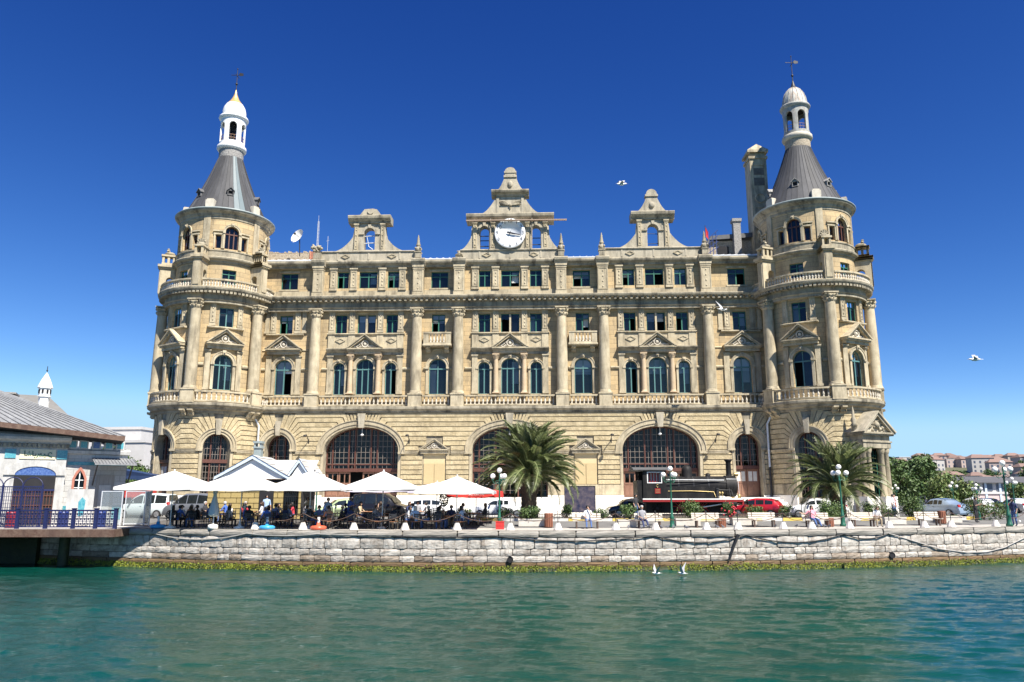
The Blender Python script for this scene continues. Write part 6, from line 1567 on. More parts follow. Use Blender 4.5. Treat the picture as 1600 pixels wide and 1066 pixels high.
# furniture
def table_meshes():
    t = MB(); t.lathe([(0, .70), (.42, .70), (.44, .72), (.44, .745), (.42, .75), (0, .75)], 20); s = MB(); s.tube([(0, 0, .04), (0, 0, .7)], .04, 8)
    for k in range(4): a = k * pi / 2 + .4; s.tube([(0, 0, .3), (.2 * cos(a), .2 * sin(a), .15), (.34 * cos(a), .34 * sin(a), .02)], .02, 5)
    return t.mesh('table_top', M_wood), s.mesh('table_stand', M_iron)
TT, TS = table_meshes()
def chair_meshes():
    s = MB(); s.box(-.21, .21, -.22, .2, .43, .46); b = MB()
    for z in (.62, .72, .82): b.box(-.2, .2, .2, .22, z, z + .06)
    b.box(-.22, -.18, .19, .23, .46, .92); b.box(.18, .22, .19, .23, .46, .92)
    l = MB(); l.tube([(0, 0, 0), (0, 0, .44)], .018, 5); return s.mesh('seat', M_wood), b.mesh('backrest', M_chair), l.mesh('leg', M_chair)
CS, CB, CL = chair_meshes()
def table(x, y, label):
    z = gz(x, y) + .01; o = E('cafe_table', (x, y, z), rnd.uniform(0, 1), label, 'table', 'round cafe tables'); inst('table_top', TT, o); inst('table_stand', TS, o)
    return z
def chair(x, y, rz, label='dark slatted cafe chair in the shade of the parasols'):
    z = gz(x, y) + .01; o = E('cafe_chair', (x, y, z), rz, label, 'chair', 'dark cafe chairs under the parasols')
    inst('seat', CS, o); inst('backrest', CB, o)
    for a in (-.18, .18):
        for b in (-.19, .19): inst('leg', CL, o, (a, b, 0))
    return z
TBL = [(-20.3, 2.4), (-18.6, 4.0), (-15.4, 2.2), (-13.4, 3.2), (-11.6, 2.0), (-9.6, 3.0), (-7.6, 2.1), (-5.6, 2.4), (-3.6, 2.2), (-17.0, 5.2), (-12.6, 5.6), (-9.0, 5.4), (-6.0, 5.2), (-2.4, 4.6), (-19.6, 5.6), (-14.6, 4.6), (-11.0, 4.3), (-7.6, 4.2), (-4.2, 5.6)]
WHO = ['beside the wind screens', 'before the grey van', 'behind the closed parasol', 'before the kiosk door', 'under the third white parasol', 'beside the standing waiter', 'under the fourth white parasol', 'between the two rightmost white parasols', 'under the lowest white parasol', 'before the kiosk wall', 'at the kiosk right corner', 'before the green hatchback', 'under the lilac parasol', 'under the red umbrella', 'before the white van', 'between kiosk and quay edge', 'in the middle of the terrace', 'behind the fourth white parasol', 'before the topiary plant']
sh_list = ['black', 'white', 'blue', 'brown', 'white', 'blue', 'grey', 'blue', 'lightblue', 'navy', 'lightblue', 'stripe', 'plaid', 'dark', 'black', 'grey', 'black', 'white', 'lightblue', 'beige', 'navy', 'white', 'dark', 'red', 'blue', 'grey', 'black', 'beige', 'white', 'navy', 'lightblue', 'grey', 'black', 'white', 'blue', 'dark', 'red', 'black', 'plaid', 'navy']
sh_name = dict(stripe='dark and white striped', plaid='blue plaid', lightblue='light blue', dark='dark grey')
pi_ = 0; pr_ = random.Random(21)
for ti, (tx, off) in enumerate(TBL):
    ty = Yq(tx) + off; z = table(tx, ty, 'round wooden cafe table ' + WHO[ti])
    angs = [pr_.uniform(-.3, .3) + q for q in ((0, pi) if ti % 3 else (.2, 2.3, 4.4))]
    for a in angs + ([1.6] if ti % 4 == 0 else []):
        d = .72; cx_, cy_ = tx + d * cos(a), ty + d * sin(a)
        rz = math.atan2(ty - cy_, tx - cx_) + pi / 2       # model faces -Y
        side = 'left' if cos(a) < -.4 else 'right' if cos(a) > .4 else ('far' if sin(a) > 0 else 'near')
        zz = chair(cx_, cy_, rz, 'dark slatted chair, %s side of table %s' % (side, WHO[ti]))
        if pr_.random() < .92 and pi_ < len(sh_list):
            s = sh_list[pi_]; hair = pr_.choice((0, 0, 1, 2, 1)) if pi_ != 7 else 3
            side = 'left' if cos(a) < -.4 else 'right' if cos(a) > .4 else ('far' if sin(a) > 0 else 'near')
            person(pr_.choice((SIT, SIT, SITF, SITH, SITB)), (cx_, cy_, zz - .02), rz, s, pr_.choice(('jeans', 'dark', 'khaki', 'navy')), hair,
                   '%s shirted person, %s seat, table %s' % (sh_name.get(s, s), side, WHO[ti]), pr_.random() < .3)
            pi_ += 1
for x, y, rz, s, t, h, lb in ((-11.2, 48.6, .3, 'lightblue', 'dark', 0, 'dark haired person in light blue shirt standing among the cafe tables'), (-12.6, 49.4, -.2, 'beige', 'khaki', 1, 'person in beige shirt standing behind the cafe tables'),
                              (-16.0, 52.0, .4, 'lightblue', 'navy', 0, 'person in light blue shirt standing at the kiosk doorway'), (-10.0, 49.2, .9, 'blue', 'jeans', 2, 'grey haired person in blue shirt standing before the green hatchback')):
    person(STANDH if h else STAND, (x, y, gz(x, y) + .01), rz, s, t, h, lb)
ORD = 'first second third fourth fifth sixth seventh eighth ninth tenth eleventh twelfth thirteenth fourteenth fifteenth'.split()
for q in range(15):
    xx = -20.8 + q * 1.27; yy = Yq(xx) + 1.35 + .2 * sin(q * 2.1); ra = pi + .6 * sin(q * 1.7)
    zz = chair(xx, yy, ra, 'dark chair in the front row by the quay, %s from the left' % ORD[q])
    if q not in (2, 6, 10, 14):
        sh = ('black', 'dark', 'navy', 'grey', 'black', 'blue', 'dark', 'black', 'brown', 'navy', 'dark', 'black', 'lightblue', 'dark', 'black')[q]
        person((SIT, SITF, SITB, SITH)[q % 4], (xx, yy, zz - .02), ra, sh, ('dark', 'jeans', 'khaki')[q % 3], (0, 1, 2, 0, 0)[q % 5], '%s shirted person, %s front row seat by the quay counted from the left' % (sh_name.get(sh, sh), ORD[q]), q % 3 == 0)
mb = MB(); mb.box(-.24, .24, -.18, .18, 0, .44); mb.box(-.26, .26, -.2, .2, .2, .24); mb.box(-.26, .26, -.2, .2, .41, .45); o = mb.build('bottle_crates', mat('red_plastic', (.5, .03, .03), (.58, .05, .04), 4, .4), None, (-.7, 46.5, .02)); T(o, 'red plastic drink crates stacked below the lamp post', 'crates')
# ------------------------------------------------------------------ promenade: kerb, fence, lamps, benches, bollards
M_kyel = mat('kerb_yellow', (.60, .42, .06), (.68, .50, .10), 4, .8, stain=(.4, .33, .2), stain_amt=.6); M_kwhite = mat('kerb_white', (.60, .58, .54), (.68, .66, .62), 4, .8, stain=(.4, .37, .32), stain_amt=.6)
kb = MB(); kb.box(-.01, .01, 0, .02, 0, .02); kerb = E('kerb'); kerb['kind'] = 'structure'
m1 = MB(); m1.box(-.5, .5, -.11, .11, 0, 1); KM = [m1.mesh('kerbstone', M_kyel), None]; m1 = MB(); m1.box(-.5, .5, -.11, .11, 0, 1); KM[1] = m1.mesh('kerbstone', M_kwhite)
x = -5.0; i = 0
while x < 33:
    w = 1.45; xc = x + w / 2; a = math.atan2(Yk(xc + .5) - Yk(xc - .5), 1.0); inst('kerbstone', KM[(i // 1) % 2], kerb, (xc, Yk(xc), .2), (0, 0, a), (w / cos(a) - .02, 1, .27)); x += w; i += 1
M_fence = M_blackp
def fence_seg(a, b, lb):
    o = E('low_fence', ((a + b) / 2, 0, 0), 0, lb, 'fence', 'low black fences along the kerb')
    m = MB(); n = int((b - a) / .11)
    for k in range(n + 1):
        xx = a + (b - a) * k / n; y = Yk(xx) + .35; m.box(xx - .014 - (a + b) / 2, xx + .014 - (a + b) / 2, y - .012, y + .012, .4, .86 - .05 * (k % 2))
    T(m.build('pickets', M_fence, o), kind='stuff')
    for z in (.46, .74):
        m = MB(); m.tube([(xx - (a + b) / 2, Yk(xx) + .35, z) for xx in (a, (2 * a + b) / 3, (a + 2 * b) / 3, b)], .02, 4); m.build('rail', M_fence, o)
for a, b, lb in ((-4.6, 4.8, 'low black picket fence around the larger palm'), (5.0, 14.8, 'low black picket fence before the locomotive'), (15.0, 23.5, 'low black picket fence before the red car'), (23.8, 30.5, 'low black picket fence before the entrance portico')): fence_seg(a, b, lb)
M_lamp = mat('lamp_green', (.012, .09, .055), (.02, .12, .075), 5, .4); M_globe = mat('opal_globe', (.82, .81, .78), None, 2, .25)
def lamp_meshes():
    p = MB(); p.lathe([(.0, 0), (.17, 0), (.18, .12), (.13, .18), (.12, .55), (.15, .6), (.09, .7), (.065, 1.0), (.06, 1.02), (.075, 1.06), (.055, 1.1), (.045, 2.6), (.07, 2.64), (.06, 2.72), (.035, 2.8), (.035, 3.2), (.06, 3.24), (0, 3.26)], 14)
    a = MB(); a.tube([(0, 0, 2.6), (.14, 0, 2.72), (.26, 0, 2.62), (.38, 0, 2.72), (.42, 0, 2.86)], .022, 6); a.tube([(.05, 0, 2.85), (.2, 0, 2.82), (.3, 0, 2.7)], .014, 5); a.lathe([(.05, 0), (.09, .05), (.09, .08), (0, .08)], 10, (.42, 0, 2.84))
    g = MB(); g.ball((0, 0, 0), .155, 18, 12); return p.mesh('post', M_lamp), a.mesh('arm', M_lamp), g.mesh('globe', M_globe)
LP, LA, LG = lamp_meshes()
def lamp(x, y, h, label, rz=0, arms=3):
    z = gz(x, y); k = (h - z) / 3.65
    o = E('lamp_post', (x, y, z), rz, label, 'street lamp', 'green lamp posts with white globes'); o.scale = (k, k, k)
    inst('post', LP, o); inst('globe', LG, o, (0, 0, 3.45))
    for q in range(arms):
        a = rz + q * 2 * pi / arms + .3; ar = inst('arm', LA, o, (0, 0, 0), (0, 0, a)); inst('globe', LG, ar, (.42, 0, 3.1))
for a in ((-.75, 47.6, 3.62, 'green lamp post with white globes beside the large palm', .5), (9.65, 48.3, 3.75, 'green lamp post with white globes before the locomotive cab', 0.2), (20.9, 50.6, 3.95, 'green lamp post with white globes before the smaller palm', .9),
          (31.9, 51.4, 4.25, 'tallest lamp post with white globes at the right picture edge', .3), (-13.3, 54.2, 3.75, 'lamp post with globes rising behind the third white parasol', .1), (36.7, 76, 3.1, 'small far lamp post beside the dark bush right of the portico', .2),
          (38.8, 70, 3.25, 'far lamp post with globes behind the silver car', .6), (39.4, 62.5, 3.45, 'lamp post with globe behind the standing man at right', 0), (33.6, 57.5, 2.85, 'lamp post with globes just behind the tallest lamp post', .8)): lamp(*a)
# benches
M_slat = mat('bleached_bench_slat', (.52, .46, .38), (.62, .57, .49), 3, .8, stretch=(1, 6, 6), vary=.1); M_bleg = mat('bench_leg', (.08, .05, .04), (.12, .08, .06), 4, .7)
bs = MB(); bs.box(-.85, .85, -.05, .05, -.018, .018); BSL = bs.mesh('slat', M_slat)
bl = MB(); bl.box(-.04, .04, -.24, .24, .36, .42); bl.box(-.04, .04, -.22, -.14, 0, .36); bl.box(-.04, .04, .14, .22, 0, .42); bl.obox((0, .27, .62), (.06, .05, .5), 0, 0, R(-12)); BLG = bl.mesh('leg', M_bleg)
def bench(x, y, rz, lb):
    z = gz(x, y) + .01; o = E('bench', (x, y, z), rz, lb, 'bench', 'slatted benches on the promenade')
    for k in range(4): inst('slat', BSL, o, (0, -.18 + .12 * k, .44))
    for k in range(3): inst('slat', BSL, o, (0, .25 + .03 * k, .56 + .13 * k), (R(78), 0, 0))
    for s in (-.62, .62): inst('leg', BLG, o, (s, 0, 0))
for x, y, rz, lb in ((4.45, 47.6, 0, 'bench with a man in a white shirt, nearest the large palm'), (8.2, 47.9, 0, 'bench with a grey haired man beside the lamp post'), (11.8, 48.6, .04, 'empty bench before the locomotive boiler'), (15.5, 49.4, .06, 'empty bench before the locomotive front'),
                  (18.9, 49.6, .08, 'bench with a woman in pink before the white car'), (22.2, 50.7, .1, 'bench with a man bent over before the portico'), (27.2, 52.2, .15, 'empty bench farthest right beside the silver car')): bench(x, y, rz, lb)
person(BNF, (4.5, 47.5, gz(4.5, 47.5) - .02), 0, 'white', 'jeans', 0, 'man in white shirt with hand at his face on the bench by the palm')
person(BNC, (7.75, 47.8, gz(7.75, 47.8) - .02), .2, 'grey', 'navy', 2, 'grey haired man in grey shirt sitting on the bench by the lamp')
person(BNL, (18.6, 49.5, gz(18.6, 49.5) - .02), .15, 'pink', 'jeans', 0, 'long haired person in pink top leaning back on a bench', True)
person(BNH, (23.0, 50.7, gz(23, 50.7) - .02), .1, 'white', 'khaki', 1, 'person in white shirt bent forward on the bench before the portico')
person(STAND, (32.7, 52.1, gz(32.7, 52.1)), -1.2, 'navy', 'jeans', 0, 'person in dark jacket standing at the right picture edge')
person(STANDH, (32.2, 55.5, gz(32.2, 55.5)), .6, 'black', 'dark', 0, 'person in black walking behind the tallest lamp post')
for x, y, s, lb in ((29.7, 62, 'red', 'person in red standing beside the portico'), (28.9, 60.5, 'white', 'person in white standing at the portico corner'), (8.9, 57.4, 'dark', 'person standing beside the locomotive cab'), (24.2, 58.6, 'pink', 'person in pink passing behind the smaller palm')): person(STAND, (x, y, .31), .8, s, 'jeans', 0, lb)
# bollards with chains along the edge
M_cone = mat('white_bollard', (.66, .62, .56), (.74, .71, .66), 3, .8, .2, 10, stain=(.4, .35, .3), stain_amt=.6)
bm = MB(); bm.lathe([(0, 0), (.26, 0), (.25, .06), (.13, .36), (.12, .4), (0, .4)], 8, smooth=False); BOM = bm.mesh('cone', M_cone); bp_ = MB(); bp_.tube([(0, 0, .4), (0, 0, 1.0)], .022, 6); bp_.ball((0, 0, 1.02), .04, 6, 4); BOP = bp_.mesh('chain_post', M_iron)
BX = [-14.9, -12.0, -9.0, -6.05, -3.1, -.1, 2.6, 5.9, 8.2, 11.2, 13.1, 15.9, 17.7, 20.2, 22.9, 25.4, 27.4, 30.9, 33.6]
near = ['before the kiosk', 'beside the orange base', 'under the third parasol edge', 'under the fourth parasol', 'under the lowest parasol', 'below the first lamp post', 'before the palm', 'right of the first occupied bench', 'before the grey haired man', 'before the locomotive cab', 'before the boiler bench', 'before the locomotive front', 'before the red car', 'before the second palm lamp post', 'before the bent man', 'before the portico bushes', 'before the rightmost bench', 'left of the tallest lamp post', 'at the right picture edge']
for x, nn in zip(BX, near):
    o = E('chain_bollard', (x, Yq(x) + .45, .01), rnd.uniform(0, 1), 'white conical bollard with chain post ' + nn, 'bollard', 'white bollards along the quay edge'); inst('cone', BOM, o); inst('chain_post', BOP, o)
for k, (a, b) in enumerate(zip(BX[:-1], BX[1:])):
    m = MB(); pts = []
    for q in range(9): t = q / 8; xx = a + (b - a) * t; pts.append((xx, Yq(xx) + .45, .92 - .42 * 4 * t * (1 - t)))
    m.tube(pts, .018, 4); o = m.build('chain', M_rustedge); T(o, 'sagging chain between bollards, from the one ' + near[k].replace('the ', '', 1) + ' to its right neighbour', 'chain', 'chains along the quay edge')
# hoses and ropes hanging on the quay wall
def hose(pts, r, m, lb, name='hose'):
    mm = MB(); mm.tube([(x, Yq(x) - .105, z) for x, z in pts], r, 6); o = mm.build(name, m); T(o, lb, 'hose')
def swag(xs_, z0, sag):
    out = []
    for a, b, s in zip(xs_[:-1], xs_[1:], sag):
        for q in range(10): t = q / 10; out.append((a + (b - a) * t, z0 - s * 4 * t * (1 - t)))
    out.append((xs_[-1], z0)); return out
hose(swag([-7.0, -1.0, 8, 13.4, 19.5, 22.5], -.28, [.08, .28, .4, .45, .3]), .035, M_blackp, 'long black hose sagging along the middle of the quay wall')
hose([(22.5, -.28), (24, -.7), (26, -1.25), (28, -1.5), (29.5, -1.5), (31, -1.25), (33, -.6), (34.5, -.15)], .032, mat('pale_hose', (.34, .32, .30), (.42, .40, .38), 3, .6), 'pale hose drooping to the waterline at the right end of the wall')
hose(swag([-21.5, -15.2, -11.0, -7.0], -.2, [.38, .12, .05]), .035, mat('grey_hose', (.26, .25, .23), (.34, .33, .31), 3, .6), 'grey hose sagging along the wall below the cafe')
m = MB(); m.tube([(12.9, Yq(12.9) - .2, -.25), (12.6, Yq(12.6) - .2, -.9), (12.3, Yq(12.3) - .2, -1.65)], [.1, .07, .05], 6); o = m.build('hanging_rope', M_blackp); T(o, 'short black rope bundle hanging down the wall below the lamp post', 'rope')
for x, lb in ((-.1, 'round drain hole in the quay wall below the red crates'), (22.6, 'round drain hole in the quay wall below the bent man')):
    m = MB(); m.tube([(0, -.02, 0), (0, .35, 0)], .17, 14, caps=False); m.tube([(0, .02, 0), (0, .03, 0)], .165, 14); o = m.build('drain_pipe', M_dark, None, (x, Yq(x) - .16, -1.55)); T(o, lb, 'drain')
# planters, bins, poster
M_stonep = mat('pale_stone_planter', (.52, .48, .42), (.62, .58, .52), 3, .85, .2, 10)
def planter(x, y, w, lb):
    m = MB(); m.box(-w / 2, w / 2, -.4, .4, 0, .42); m.box(-w / 2 - .03, w / 2 + .03, -.43, .43, .36, .45); o = m.build('planter', M_stonep, None, (x, y, gz(x, y))); T(o, lb, 'planter')
    m = MB(); m.box(-w / 2 + .06, w / 2 - .06, -.34, .34, .45, .47); m.build('soil', M_soil, o)
PLT = [(1.2, 49.0, 1.6, 'stone planter with round bush below the large palm'), (7.0, 48.9, 1.1, 'stone planter behind the grey haired man'), (10.9, 49.9, 1.5, 'stone planter behind the boiler bench'), (14.6, 50.6, 1.5, 'stone planter with flowers before the locomotive front'), (20.6, 52.0, 1.5, 'stone planter before the smaller palm'), (25.2, 53.0, 1.4, 'stone planter right of the bent man'), (29.9, 55.0, 1.6, 'stone planter under the rightmost round bush')]
for p in PLT: planter(*p)
M_bin = mat('brown_bin', (.22, .08, .045), (.30, .12, .07), 4, .6)
for x, y, lb in ((2.2, 48.2, 'brown slatted litter bin beside the palm planter'), (29.0, 54.0, 'brown slatted litter bin behind the far right bollards'), (19.9, 50.2, 'small brown litter bin beside the woman in pink'), (12.8, 48.9, 'small brown litter bin beside the boiler bench')):
    o = E('litter_bin', (x, y, gz(x, y)), 0, lb, 'bin'); h = .85 if 'slatted' in lb else .55
    m = MB(); m.lathe([(0, 0), (.22, 0), (.24, h - .05), (.26, h), (.2, h), (.18, .1)], 14); m.build('bucket', M_bin, o)
    for k in range(14): a = 2 * pi * k / 14; m = MB(); m.obox((.245 * sin(a), -.245 * cos(a), h / 2), (.07, .02, h * .9), a); m.build('slat', M_bin, o)
pb_ = MB(); pb_.box(-1.15, 1.15, -.03, .03, .25, 2.15); po = pb_.build('poster_panel', mat('event_poster', (.008, .014, .05), (.14, .11, .12), 2.2, .35), None, (5.2, 61.0, .5)); T(po, 'large dark blue picture poster standing behind the fence by the palm', 'poster')
pb_ = MB(); pb_.box(-1.2, 1.2, -.05, -.035, 2.15, 2.2); pb_.box(-1.2, 1.2, -.05, -.035, .2, .25); pb_.box(-1.2, -1.15, -.05, -.035, .25, 2.15); pb_.box(1.15, 1.2, -.05, -.035, .25, 2.15); pb_.build('poster_frame', M_iron, po)
# ------------------------------------------------------------------ plants
M_leaf = [mat('leaf_dark', (.022, .05, .011), (.045, .09, .02), 5, .55), mat('leaf_mid', (.045, .09, .018), (.08, .13, .03), 5, .55), mat('leaf_light', (.09, .15, .035), (.14, .19, .05), 5, .55)]
M_leafpale = mat('leaf_olive', (.13, .16, .05), (.19, .22, .08), 5, .6)
M_bark = mat('bark', (.10, .07, .045), (.17, .125, .085), 4, .9, .8, 8)
M_frond = [mat('palm_frond', (.11, .135, .045), (.17, .19, .075), 3, .4, spec=.6), mat('palm_frond_dark', (.045, .07, .018), (.08, .11, .03), 3, .45), mat('palm_frond_pale', (.16, .20, .08), (.22, .25, .11), 3, .4)]
def leaf_cloud(m, n, fn, size, r, mats=3):
    for k in range(n):
        c, out = fn(r); c = Vector(c); out = Vector(out)
        nrm = (out + Vector((r.uniform(-1, 1), r.uniform(-1, 1), r.uniform(-.6, 1)))).normalized()
        t = nrm.cross(Vector((r.uniform(-1, 1), r.uniform(-1, 1), r.uniform(-1, 1)))); t = t.normalized() if t.length > .01 else Vector((1, 0, 0))
        b = nrm.cross(t); s = size * r.uniform(.6, 1.3)
        q = r.random(); mi = 0 if q < .3 else 1 if q < .75 else 2
        m.add([c - t * s, c - b * s * .5 + nrm * s * .15, c + t * s, c + b * s * .5 + nrm * s * .15], [(0, 1, 2, 3)], min(mi, mats - 1))
def bush(x, y, z, rx, rz_, lb, n=900, seed=0, cat='bush', name='bush', mats=None, size=.07, flowers=None):
    r = random.Random(seed + int(x * 10)); o = E(name, (x, y, z), 0, lb, cat)
    m = MB()
    lumps = [(Vector((0, 0, rz_)), 1.0)] + [(Vector((r.uniform(-.5, .5) * rx, r.uniform(-.5, .5) * rx, rz_ * r.uniform(.5, 1.5))), r.uniform(.4, .65)) for _ in range(6)]
    def fn(r):
        c, s = r.choice(lumps); d = Vector((r.gauss(0, 1), r.gauss(0, 1), r.gauss(0, 1))).normalized(); rad = (r.random() ** .3) * s
        p = c + Vector((d.x * rx * rad, d.y * rx * rad, d.z * rz_ * rad)); p.z = max(p.z, .02); return p, d
    leaf_cloud(m, n, fn, size, r); m.build('foliage', mats or M_leaf, o)
    m = MB()
    for k in range(4): a = k * 1.6; m.tube([(0, 0, 0), (.2 * rx * cos(a), .2 * rx * sin(a), rz_ * .6), (.5 * rx * cos(a), .5 * rx * sin(a), rz_ * 1.2)], [.04, .025, .01], 5)
    m.build('stem', M_bark, o)
    if flowers:
        m = MB()
        for k in range(26): d = Vector((r.gauss(0, 1), -abs(r.gauss(0, 1)), r.gauss(0, .8))).normalized(); m.ball((d.x * rx * .95, d.y * rx * .95, rz_ + d.z * rz_ * .95), .05, 6, 4)
        m.build('blossom', flowers, o)
    return o
def frond_mesh(ln, droop, seed, mt):
    r = random.Random(seed); m = MB(); n = 14; P_ = []
    for i in range(n + 1):
        t = i / n; a = 0.95 - droop * t ** 1.6
        if i == 0: P_.append(Vector((0, 0, 0)))
        else: P_.append(P_[-1] + Vector((cos(a), 0, sin(a))) * ln / n)
    m.tube(P_, [.05 * (1 - .85 * i / n) + .006 for i in range(n + 1)], 5, 2)
    k = 58
    for i in range(3, k):
        t = i / k; q = t * n; j = min(n - 1, int(q)); p = P_[j].lerp(P_[j + 1], q - j); tg = (P_[j + 1] - P_[j]).normalized(); up = Vector((-tg.z, 0, tg.x))
        L = ln * .16 * (math.sin(pi * min(1, .12 + t * .9)) ** .6) * r.uniform(.85, 1.1); w = .016
        for s in (-1, 1):
            d = (tg * .75 + Vector((0, s, 0)) * .75 + up * .38).normalized(); e = p + d * L + Vector((0, 0, -L * .22)); mid = p + d * L * .55 + Vector((0, 0, .0)); wv = tg * w
            m.add([p - wv, p + wv, mid + wv * 1.1, e, mid - wv * 1.1], [(0, 1, 2, 3, 4)], 0 if r.random() < .65 else 1)
    return m.mesh('frond', mt)
FR = [frond_mesh(3.75, d, i, M_frond) for i, d in enumerate((1.0, 1.3, 1.55, 1.8, 1.1))]
def palm(x, y, z, htr, rt, sc, nf, seed, lb):
    r = random.Random(seed); o = E('palm_tree', (x, y, z), 0, lb, 'palm tree'); m = MB(); n = 16; prof = []
    for i in range(n + 1): t = i / n; prof.append((rt * (1.05 - .25 * math.sin(pi * min(1, t * 1.1)) + (.25 * t if t > .6 else 0)), htr * t))
    m.lathe(prof, 20)
    for i in range(22):
        for k in range(14):
            a = 2 * pi * (k + .5 * (i % 2)) / 14; t = (i + .5) / 22; rr = rt * (1.05 - .25 * math.sin(pi * min(1, t * 1.1)) + (.25 * t if t > .6 else 0))
            c = Vector((rr * sin(a), -rr * cos(a), htr * t)); ou = Vector((sin(a), -cos(a), 0)); sd = Vector((cos(a), sin(a), 0)); hh = htr / 22 * .7; ww = rr * .2
            m.add([c - sd * ww - Vector((0, 0, hh)), c + sd * ww - Vector((0, 0, hh)), c + sd * ww * .6 + Vector((0, 0, hh)) + ou * .07, c - sd * ww * .6 + Vector((0, 0, hh)) + ou * .07], [(0, 1, 2, 3)])
    m.build('trunk', M_bark, o)
    for k in range(nf):
        a = k * 2.39996 + r.uniform(-.15, .15); t = k / nf           # from upright heart to hanging skirt
        pitch = R(82) - t * R(108) + r.uniform(-.1, .1)
        me = FR[r.choice((0, 4, 1) if t < .5 else (1, 2, 0) if t < .8 else (2, 3, 1))]
        s = sc * r.uniform(.88, 1.1) * (1.0 if t > .12 else .85)
        f = inst('frond', me, o, (.12 * cos(a), .12 * sin(a), htr + .25 - .35 * t), (r.uniform(-.35, .35), -pitch + .65, a), s)
        f.rotation_mode = 'XYZ'
        M = Matrix.Rotation(a, 4, 'Z') @ Matrix.Rotation(-(pitch - .45), 4, 'Y') @ Matrix.Rotation(r.uniform(-.5, .5), 4, 'X'); f.rotation_euler = M.to_euler()
    return o
palm(1.15, 54.2, .34, 3.0, .62, 1.08, 130, 3, 'large date palm with full arching crown before the middle arch')
palm(23.0, 56.2, .34, 2.2, .55, 1.0, 90, 8, 'smaller date palm before the right tower')
for a in ((1.0, 49.0, .75, .42, 'dense round green bush at the foot of the large palm', 1500), (-3.2, 53.6, .55, .4, 'dark round bush behind the red crates'), (-.4, 53.4, .6, .45, 'dark bush left of the large palm trunk'), (3.7, 53.9, .42, .6, 'upright dark shrub right of the large palm'), (6.0, 54.2, .75, .4, 'loose light green shrub before the poster'), (7.2, 49.0, .7, .5, 'leafy plant in planter behind the grey haired man'),
          (11.2, 50.1, .85, .6, 'round bush in planter before the locomotive wheels', 1300), (13.8, 50.9, .5, .5, 'small flowering bush before the locomotive front'), (15.3, 50.6, .7, .45, 'bush in planter before the red car'), (19.3, 56.5, .6, .5, 'round clipped bush between red and white cars'), (21.3, 53.2, 1.2, .8, 'large round bush before the smaller palm trunk', 1900),
          (25.6, 57.4, .75, .75, 'two tier clipped bush at the portico steps'), (28.3, 56.8, 1.2, .85, 'large dark bush right of the portico', 1900), (26.9, 57.5, .8, .6, 'low dark bush hugging the portico side'), (34.2, 58.0, 1.25, .85, 'large round bush behind the rightmost litter bin', 1900), (36.0, 59.0, .9, .7, 'dark bush left of the standing man at right')):
    x, y, rx, rzz, lb = a[:5]; zb = .4 if y < 53 and rx < 1 and abs(x - 21.3) > .1 else .3
    bush(x, y, gz(x, y) + (zb if zb == .4 else .02), rx, rzz, lb, a[5] if len(a) > 5 else 800, flowers=(CLO['red'] if 'flowering' in lb else None))
o = E('topiary_plant', (-4.4, 51.6, .3), 0, 'slim potted green plant between lilac and red umbrellas', 'plant'); m = MB(); r = random.Random(4)
def fn(r):
    d = Vector((r.gauss(0, 1), r.gauss(0, 1), r.gauss(0, 1))).normalized(); return (d.x * .28, d.y * .28, 1.45 + d.z * .5), d
leaf_cloud(m, 500, fn, .06, r); m.build('foliage', M_leaf, o); m = MB(); m.lathe([(0, 0), (.18, 0), (.22, .4), (0, .4)], 12); m.tube([(0, 0, .4), (0, 0, 1.2)], .03, 5); m.build('pot', M_bin, o)
def tree(x, y, z, h, rx, rz_, lb, n=2600, seed=1, size=.22, mats=None, group=None):
    r = random.Random(seed); o = E('leafy_tree', (x, y, z), 0, lb, 'tree', group); m = MB()
    cz = h - rz_; m.tube([(0, 0, 0), (.1, 0, cz * .5), (0, .1, cz)], [.3, .22, .16], 8)
    tips = []
    for k in range(9): a = k * .7; e = Vector((rx * .6 * cos(a), rx * .6 * sin(a), cz + rz_ * r.uniform(-.2, .6))); m.tube([(0, 0, cz * .6), (e.x * .4, e.y * .4, (cz * .6 + e.z) / 2 + .3), e], [.12, .08, .03], 5); tips.append(e)
    m.build('trunk', M_bark, o)
    lumps = [(Vector((r.uniform(-.7, .7) * rx, r.uniform(-.7, .7) * rx, cz + r.uniform(-.55, .65) * rz_)), r.uniform(.28, .5)) for _ in range(16)]
    def fn(r):
        c, s = r.choice(lumps); d = Vector((r.gauss(0, 1), r.gauss(0, 1), r.gauss(0, 1))).normalized(); q = r.random() ** .35 * s; return c + Vector((d.x * rx * q, d.y * rx * q, d.z * rz_ * q)), d
    m = MB(); leaf_cloud(m, n, fn, size, r); m.build('crown', mats or M_leaf, o)
ML2 = [M_leaf[0], M_leaf[1], M_leaf[1]]; MLO = [M_leaf[1], M_leaf[2], M_leafpale]
